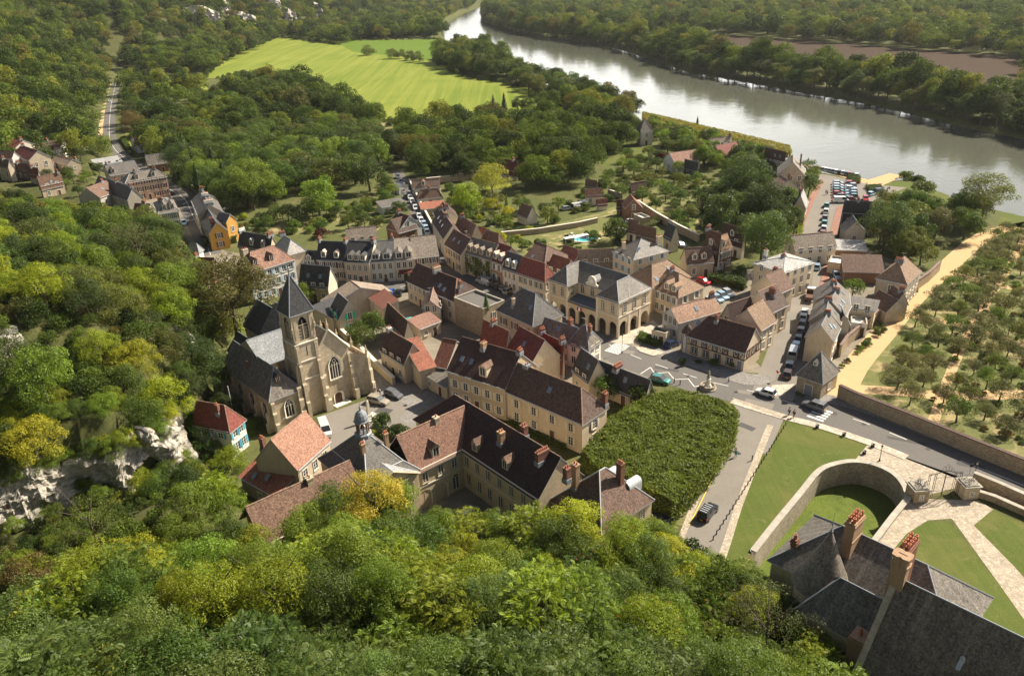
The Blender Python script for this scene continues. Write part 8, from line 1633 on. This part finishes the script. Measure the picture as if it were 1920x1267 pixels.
a0, a1, b0 = P(1562,344,.5), P(1562,374,.5), P(1592,344,.5); cols_ = list(CC)
rr = random.Random(8)
for r_ in range(7):
    for c_ in range(2):
        p = a0.lerp(a1, r_/6)+(b0-a0)*c_*.78+Vector((1.8,0,0)); c = rr.choice(['white','silver','grey','lightblue','black','white','red','teal'] if not (r_ == 6 and c_ == 1) else ['maroon']); d = (b0-a0)
        car('hatch', p, p+d*(1 if rr.random() < .5 else -1), c, '%s car, %s row, %s column of the riverside car park block' % (c.replace('lightblue','pale blue'), ordw[r_], ('left','right')[c_]), 'cars in the riverside car park block')
p = P(1577,377,.5); car('van', p, p+(b0-a0), 'white', 'long white van at the near end of the car park block')
for i in range(13):
    t = i/12; x, y = 1530+75*t, 315+14*t; p = P(x, y, .5); c = rr.choice(['white','red','grey','silver','white','black','silver'] if i != 1 else ['red']); car('hatch', p, p+Vector((.35, 1, 0))*3, c, '%s car in the row along the quay, %s from the left' % (c, ordw[i]), 'cars parked along the quay')
carpx('hatch', 1634,364,12,-4,'lightblue','pale blue car at the edge of the riverside lawn'); carpx('estate', 1651,358,12,-1,'darkblue','dark blue estate car nearest the riverside lawn'); carpx('hatch', 1623,373,3,8,'red','red car beside the dark slate hip roofed house')
# flatbed truck
p = pv('I',860,560,.4); q = pv('I',875,480,.4); a = math.atan2(q.y-p.y, q.x-p.x); tk = empty('flatbed_truck', (p.x, p.y, .03), a, label='flatbed truck with empty brown load bed in the river street', cat='truck')
m = MB(); m.box(-3.2, 1.0, -1.0, 1.0, .85, 1.0); [m.box(*b_) for b_ in ((-3.2,1.0,-1.0,-.93,1.0,1.45),(-3.2,1.0,.93,1.0,1.0,1.45),(-3.2,-3.12,-.93,.93,1.0,1.45),(.92,1.0,-.93,.93,1.0,1.9))]; m.build('load_bed', MT['door_brown'], tk)
m = MB(); m.box(1.1, 2.7, -1.0, 1.0, .5, 1.35); m.box(1.15, 2.3, -.9, .9, 1.35, 2.15); m.build('cab', MT['white_paint'], tk); m = MB(); m.poly([(2.72,-.95,1.36),(2.72,.95,1.36),(2.33,.85,2.1),(2.33,-.85,2.1)]); m.build('windscreen', MT['glass'], tk)
for x in (-2.2, 2.0):
    for y in (-.9, .9): put('wheel', car_parts('van')['wheel'], tk, (x, y, .32))
def moto(x, y, label):
    p = P(x, y, 0); o = empty('motorcycle', (p.x, p.y, .03), .6, label=label, cat='motorcycle')
    for s in (-.7, .7): put('wheel', car_parts('hatch')['wheel'], o, (s, 0, .32)).scale = (1, .5, 1)
    m = MB(); m.tube([(-.6,0,.4),(-.2,0,.7),(.35,0,.75),(.6,0,.9)], [.1,.16,.18,.06], 6); m.tube([(.7,0,.35),(.45,0,1.05)], .035, 5); m.tube([(.45,-.35,1.08),(.45,.35,1.08)], .025, 5); m.box(-.7, 0, -.14, .14, .75, .85); m.build('frame', MT['cloth_black'], o)
moto(1633.5,352,'motorcycle parked beside the hedge at the car park'); moto(1665.5,356,'dark motorcycle at the corner of the riverside lawn'); moto(1226,706,'dark motorcycle parked by the long low slate house')
# ------------------------------------------------------------------ people
def skin_obj(name, pts_, edges, rad, mt, parent):
    me = bpy.data.meshes.new(name); me.from_pydata(pts_, edges, []); me.materials.append(MT[mt]); o = put(name, me, parent); md = o.modifiers.new('skin', 'SKIN')
    for v, r in zip(me.skin_vertices[0].data if me.skin_vertices else [], rad): v.radius = (r, r)
    if not me.skin_vertices: 
        pass
    o.modifiers.new('sub', 'SUBSURF').levels = 1; o.modifiers[-1].render_levels = 1; return o, md
def person(p, heading, top, legs, label, hair='hair', stride=.22, group=None, skirt=False):
    o = empty('person', (p[0], p[1], .0), heading, label=label, cat='person', group=group); s = stride
    J = [(0,0,.95),(0,0,1.15),(0,0,1.38),(0,0,1.50),(0,0,1.60),(.02,0,1.72),  (0,.09,.92),(s*.6,.10,.50),(s,.10,.07),(s+.14,.10,.035),  (0,-.09,.92),(-s*.3,-.10,.50),(-s,-.10,.09),(-s+.13,-.10,.035),
         (0,.19,1.40),(-s*.5,.25,1.12),(s*.1,.25,.86),(s*.25,.25,.76),  (0,-.19,1.40),(s*.5,-.25,1.12),(s*.9,-.24,.88),(s*1.1,-.24,.79)]
    E = [(0,1),(1,2),(2,3),(3,4),(4,5),(0,6),(6,7),(7,8),(8,9),(0,10),(10,11),(11,12),(12,13),(2,14),(14,15),(15,16),(16,17),(2,18),(18,19),(19,20),(20,21)]
    Rd = [.13,.12,.13,.055,.095,.085,.085,.06,.042,.035,.085,.06,.042,.035,.055,.042,.032,.025,.055,.042,.032,.025]
    def build(name, idx, grow, mt, cut=None):
        mp = {k: i for i, k in enumerate(idx)}; me = bpy.data.meshes.new(name); me.from_pydata([J[k] for k in idx], [(mp[a], mp[b]) for a, b in E if a in mp and b in mp], []); me.materials.append(MT[mt]); b_ = put(name, me, o if name == 'body' else bd)
        b_.modifiers.new('skin', 'SKIN')
        import bmesh
        bm = bmesh.new(); bm.from_mesh(me); lay = bm.verts.layers.skin.verify(); bm.verts.ensure_lookup_table()
        for i, k in enumerate(idx): bm.verts[i][lay].radius = (Rd[k]*grow, Rd[k]*grow); bm.verts[i][lay].use_root = (i == 0)
        bm.to_mesh(me); bm.free(); sb = b_.modifiers.new('sub', 'SUBSURF'); sb.levels = sb.render_levels = 1; return b_
    bd = build('body', list(range(22)), 1.0, 'skin')
    build('jacket', [0,1,2,14,15,16,18,19,20], 1.18, top); build('trousers', [0,6,7,8,10,11,12], 1.22, legs)
    m = MB(); m.lathe([(0,1.82),(.07,1.81),(.105,1.74),(.11,1.64),(.10,1.60)], 10, (-.015,0)); m.build('hair', MT[hair], bd)
    m = MB(); m.box(.095, .125, -.012, .012, 1.64, 1.67)
    for y in (-.035, .035): m.box(.08, .103, y-.012, y+.012, 1.675, 1.69)
    m.box(.085, .102, -.025, .025, 1.60, 1.61); m.build('face', MT['skin'], bd)
    for sy, jx, jz in ((.25, J[17][0], .76), (-.24, J[21][0], .79)):
        m = MB()
        for k in range(4): m.tube([(jx+.015*k-.03,sy,jz),(jx+.018*k-.02,sy,jz-.05),(jx+.02*k-.03,sy*.97,jz-.085+.006*abs(k-1.5))], .009, 5)
        m.tube([(jx+.03,sy,jz+.01),(jx+.06,sy*.95,jz-.03)], .010, 5); m.build('fingers', MT['skin'], bd)
    return o
person(P(1479,779), R(200), 'cloth_grey', 'cloth_black', 'left pedestrian in grey top walking along the castle lawn corner'); person(P(1488,783), R(200), 'cloth_black', 'cloth_black', 'right pedestrian in black walking beside the one in grey'); person(P(1379,857), R(250), 'cloth_teal', 'cloth_teal', 'person in turquoise clothes walking up the castle road'); person(P(1369,852), R(240), 'cloth_black', 'cloth_black', 'person in black at the yellow kerb of the castle road', stride=.08)
person(P(1548,365), R(100), 'cloth_black', 'cloth_grey', 'left one of a couple strolling down the river street'); person(P(1551,366), R(100), 'cloth_grey', 'cloth_black', 'right one of a couple strolling down the river street'); person(P(1515,304), R(90), 'cloth_black', 'cloth_black', 'lone person standing on the quay at the water', stride=.05); person(P(704,737), R(30), 'sign_blue', 'cloth_grey', 'visitor in blue beside the church buttress', stride=.1); person(P(713,741), R(30), 'white_paint', 'cloth_black', 'visitor in white beside the parked beige car', stride=.1)
# ------------------------------------------------------------------ street furniture
def lamp(p, h, label, group='iron street lamps'):
    o = empty('street_lamp', (p[0], p[1], 0), 0, label=label, cat='street lamp', group=group); m = MB(); m.lathe([(.14,0),(.16,.15),(.09,.5),(.055,.6),(.05,h-.45),(.12,h-.4),(.0,h-.38)], 8); m.build('post', MT['iron'], o)
    m = MB(); m.lathe([(.09,h-.38),(.17,h-.02)], 6); l = m.build('lantern_glass', MT['lamp_glass'], o); m = MB(); m.lathe([(.22,h-.02),(.12,h+.12),(.03,h+.2),(.03,h+.3),(0,h+.3)], 6); m.build('lamp_cap', MT['iron'], o)
lamp(pv('Y',70,350), 2.9, 'black iron lamp post left of the castle gate'); lamp(pv('Y',1465,615), 3.1, 'black iron lamp post right of the castle gate'); lamp(P(1118,612), 4.6, 'tall grey lamp post in front of the town hall arcades'); lamp(P(1166,662), 4.2, 'lamp post by the zebra crossing')
for i in range(27):
    t = i/26; a = P(1473,797); b = P(1337,1012); p = a.lerp(b, t); m = MB(); m.lathe([(.09,0),(.09,.5),(.12,.55),(.0,.68)], 7)
    o = m.build('chain_post', MT['iron'], label='short black chain post in the line along the castle lawn edge', cat='bollard', group='chain posts along the castle lawn'); o.location = (p.x, p.y, 0)
    if i < 26:
        q = a.lerp(b, (i+1)/26); m = MB(); d = q-p; m.tube([(0,0,.5), (d.x*.25,d.y*.25,.34), (d.x*.5,d.y*.5,.28), (d.x*.75,d.y*.75,.34), (d.x,d.y,.5)], .02, 4); m.build('chain', MT['iron'], o)
for i, (x, y) in enumerate([(1532,802),(1582,817),(1636,838),(1620,851)]):
    p = P(x, y); m = MB(); m.lathe([(.28,0),(.32,.1),(.26,.5),(.36,.62),(.3,.62),(.0,.5)], 10); o = m.build('planter', MT['iron'], label='dark iron planter at the road side of the castle lawn, %s from the left' % ordw[i], cat='planter', group='iron planters'); o.location = (p.x, p.y, 0)
for i, (x, y, lb) in enumerate([(1410,863,'lone dark bollard on the castle road'),(1264,718,'dark bollard behind the turquoise car, left'),(1275,721,'dark bollard behind the turquoise car, right'),(1366,716,'small bollard at the inn forecourt edge')]):
    p = P(x, y); m = MB(); m.lathe([(.1,0),(.1,.9),(.13,.95),(.0,1.1)], 8); o = m.build('bollard', MT['iron'], label=lb, cat='bollard'); o.location = (p.x, p.y, 0)
# memorial obelisk
p = P(693,789); o = empty('war_memorial', (p.x, p.y, 0), .75, label='pale stone obelisk on stepped base in the church square', cat='monument')
m = MB(); m.box(-2.2, 2.2, -2.2, 2.2, -.02, .12); m.build('plinth', MT['stone_pale'], o); m = MB(); m.box(-.8, .8, -.8, .8, .12, .45); m.box(-.6, .6, -.6, .6, .45, .8); m.box(-.45, .45, -.45, .45, .8, 1.5); m.build('base', MT['stone_pale'], o); m = MB(); m.lathe([(.44,1.5),(.27,4.2),(0,4.6)], 4, a0=R(45)); m.build('obelisk', MT['stone_pale'], o)
# fountain monument on the main road
p = P(1327,728); o = empty('fountain', (p.x, p.y, 0), .6, label='carved stone fountain monument beside the main road', cat='fountain')
m = MB(); m.lathe([(1.7,0),(1.7,.25),(1.5,.3),(1.35,.75),(1.5,.85),(1.2,.85),(1.1,.5),(0,.5)], 12); m.build('basin', MT['moat_stone'], o); m = MB(); m.lathe([(.75,.4),(.6,.9),(.42,1.1),(.35,2.0),(.5,2.15),(.3,2.3)], 8); m.build('pedestal', MT['stone_pale'], o)
m = MB(); m.lathe([(.3,2.3),(.38,2.6),(.22,2.9),(.3,3.2),(.16,3.45),(.2,3.65),(.1,3.85),(0,3.9)], 8); m.build('sculpture', MT['moat_stone'], o)
# parasols
def parasol(p, r, h, mt, label, z=0, n=8):
    o = empty('parasol', (p[0], p[1], z), 0, label=label, cat='parasol'); m = MB(); m.tube([(0,0,0),(0,0,h)], .03, 6); m.build('pole', MT['white_paint'], o); m = MB(); m.lathe([(r,h-.55),(r*.98,h-.42),(.03,h),(0,h+.05)], n); m.build('canopy', MT[mt], o)
parasol(P(767,592,3.0), 1.5, 2.5, 'teal_cloth', 'turquoise parasol on the terrace behind the salmon workshop'); parasol(P(1178,596), 1.7, 2.4, 'parasol_pink', 'salmon coloured parasol under the town hall arcade, left'); parasol(P(1190,606), 1.7, 2.4, 'parasol_pink', 'salmon coloured parasol under the town hall arcade, right')
# pool
c = pv('D',275,1098); ring = [(c.x+3.4*math.cos(t)*(1+.15*math.cos(2*t)), c.y+2.1*math.sin(t)) for t in np.linspace(0, 2*math.pi, 24, endpoint=False)]
o = sheet('swimming_pool', 'white_paint', None, .06, world=[(c.x+(x-c.x)*1.18, c.y+(y-c.y)*1.18) for x, y in ring], kind=None, label='oval turquoise swimming pool on the garden lawn', cat='swimming pool'); sheet('pool_surface', 'pool_water', None, .09, world=ring, kind=None).parent = o
p = pv('D',155,1120); m = MB(); m.box(-.7, .7, -.7, .7, 0, 1.6); m.box(-.9, .9, -.9, .9, 1.6, 1.8); m.box(-.4, .4, -.4, .4, 1.8, 2.8); o = m.build('garden_oven', MT['stone_pale'], label='stone barbecue with chimney beside the swimming pool', cat='barbecue'); o.location = (p.x, p.y, 0)
a, b = pv('D',100,1160), pv('D',310,1120); d = (b-a); o = empty('pool_shelter', (a.x, a.y, 0), math.atan2(d.y, d.x), label='long low white awning roof in front of the swimming pool', cat='shelter'); m = MB(); m.box(0, d.length, 0, 1.6, 2.1, 2.2); m.build('roof', MT['white_paint'], o); m = MB()
for x in (.1, d.length/2, d.length-.1): m.box(x-.05, x+.05, .1, .2, 0, 2.1)
m.build('posts', MT['white_paint'], o)
# netting and scaffold on river street
p = pv('I',625,700); q = pv('I',610,760); o = empty('green_netting', (p.x, p.y, 0), math.atan2(q.y-p.y, q.x-p.x), label='bright green building net hanging on the pavement of the river street', cat='safety net'); m = MB(); n = 10; w = (q-p).length*1.3
for i in range(n): m.poly([(w*i/n,.12*(i % 2),0),(w*(i+1)/n,.12*((i+1) % 2),0),(w*(i+1)/n,.25*((i+1) % 2),3.4-.35*i),(w*i/n,.25*(i % 2),3.6-.35*i)])
m.build('net', MT['netting'], o); m = MB()
for x in (0, w): m.tube([(x,0,0),(x,0,3.6)], .04, 5)
m.build('poles', MT['zinc'], o)
# signs
def sign(p, h, mt, label, shape='disc', heading=0.0):
    o = empty('road_sign', (p[0], p[1], 0), heading, label=label, cat='road sign'); m = MB(); m.tube([(0,0,0),(0,0,h)], .035, 6); m.build('post', MT['zinc'], o); m = MB()
    if shape == 'disc': m.lathe([(0,-.02),(.32,-.02),(.32,.02),(0,.02)], 14); s = put('sign_plate', m.mesh('sign_plate', MT[mt]), o, (0, -.05, h-.3), (R(90), 0, 0))
    else: m.box(-.35, .35, -.03, .0, h-.7, h); m.build('sign_plate', MT[mt], o)
sign(pv('M',462,545), 2.3, 'tail_red', 'red stop sign at the mouth of the river street', heading=R(-60)); sign(pv('Y',1400,560), 2.2, 'iron', 'thin dark road sign beside the right gate lamp'); sign(pv('M',1020,690), 1.9, 'sign_blue', 'small blue notice at the end of the garden wall', 'box')
p = P(1437,738); m = MB(); m.box(-.25, .25, -.02, .02, .3, 1.5); m.tube([(-.2,0,0),(-.2,0,1.5)], .03); m.tube([(.2,0,0),(.2,0,1.5)], .03); o = m.build('notice_board', MT['cloth_grey'], label='small notice board on the corner pavement', cat='notice board'); o.location = (p.x, p.y, 0)
p = P(441,790); q = P(432,738); m = MB(); m.tube([(0,0,0),(0,0,7.5)], .07, 6); o = m.build('white_pole', MT['white_paint'], label='slim white pole between the white cottage and the church', cat='pole'); o.location = (p.x, p.y, 0)
# terrace hut, bench, orchard cart, planks
p = P(147,630,18); o = empty('wooden_hut', (p.x, p.y, tz(p.x, p.y)), .5, label='small wooden hut with plank roof on the hillside terrace', cat='hut'); m = MB(); m.box(-2, 2, -1.2, 1.2, -1, 2.0); m.build('wall', MT['wood'], o); m = MB(); m.poly([(-2.4,-1.7,1.9),(2.4,-1.7,1.9),(2.4,1.5,2.6),(-2.4,1.5,2.6)]); m.poly([(-2.4,-1.7,1.8),(2.4,-1.7,1.8),(2.4,1.5,2.5),(-2.4,1.5,2.5)][::-1]); m.build('roof', MT['tile_brown'], o)
p = hit(195,727); m = MB(); m.box(-1.6, 1.6, -.35, .35, .35, .45); m.box(-1.5, -1.4, -.3, .3, 0, .35); m.box(1.4, 1.5, -.3, .3, 0, .35); o = m.build('garden_bench', MT['cloth_grey'], label='grey bench on the terrace below the slender yellow green tree', cat='bench', loc=(p.x, p.y, p.z)); o.rotation_euler = (0,0,.6)
p = P(1703,664); o = empty('garden_cart', (p.x, p.y, 0), .9, label='red wooden hand cart between the orchard trees', cat='cart'); m = MB(); m.box(-1.1, 1.1, -.55, .55, .6, .66); m.box(-1.1, 1.1, -.58, -.52, .66, 1.0); m.box(-1.1, 1.1, .52, .58, .66, 1.0); m.tube([(1.1,.3,.6),(2.0,.3,.5)], .03); m.tube([(1.1,-.3,.6),(2.0,-.3,.5)], .03); m.build('bed', MT['door_red'], o)
for s in (-.62, .62): put('wheel', car_parts('hatch')['wheel'], o, (0, s, .42)).scale = (1.3, .4, 1.3)
# trestle tables and chairs at the restaurant
for i in range(6):
    p = pv('G',880+26*i,300+12*i); o = empty('cafe_table', (p.x, p.y, 0), 0, label='small white table outside the ivy covered restaurant', cat='table', group='tables outside the ivy restaurant'); m = MB(); m.lathe([(0,.72),(.5,.72),(.5,.76),(0,.76)], 12); m.build('table_top', MT['white_paint'], o); m = MB(); m.lathe([(.25,0),(.05,.05),(.04,.72)], 8); m.build('leg', MT['iron'], o)
m = MB(); m.poly([(0,-1.3,2.5),(5.2,-1.3,2.5),(5.2,0,3.1),(0,0,3.1)]); m.poly([(0,-1.3,2.3),(5.2,-1.3,2.3),(5.2,-1.3,2.5),(0,-1.3,2.5)])
for o in COL.objects:
    if o.get('label') == 'cream terrace restaurant with dark red awning':
        aw = put('awning', m.mesh('awning', MT['door_red']), o, (1.0, 0, 0))
p = P(1196,640); m = MB(); 
# jetty and boats' slipway
sheet('terrace_lawn', 'moat_grass', None, .0, world=[(0,0),(0.1,0),(0,.1)], kind='structure') if False else None
# red sumac flower heads on the near slope
# ------------------------------------------------------------------ air
m = MB(); m.box(-2700, 3900, -90, 4700, -7.5, 175)
hz = m.build('haze', MT['ground'], kind='stuff', label='thin warm haze over the whole valley', cat='haze'); hm = bpy.data.materials.new('haze'); hm.use_nodes = True; ht = hm.node_tree; ht.nodes.clear(); ho = ht.nodes.new('ShaderNodeOutputMaterial'); pvn = ht.nodes.new('ShaderNodeVolumePrincipled'); pvn.inputs['Color'].default_value = (.93, .95, 1, 1); pvn.inputs['Density'].default_value = .000035; pvn.inputs['Anisotropy'].default_value = .3; ht.links.new(pvn.outputs[0], ho.inputs['Volume']); hz.data.materials.clear(); hz.data.materials.append(hm)
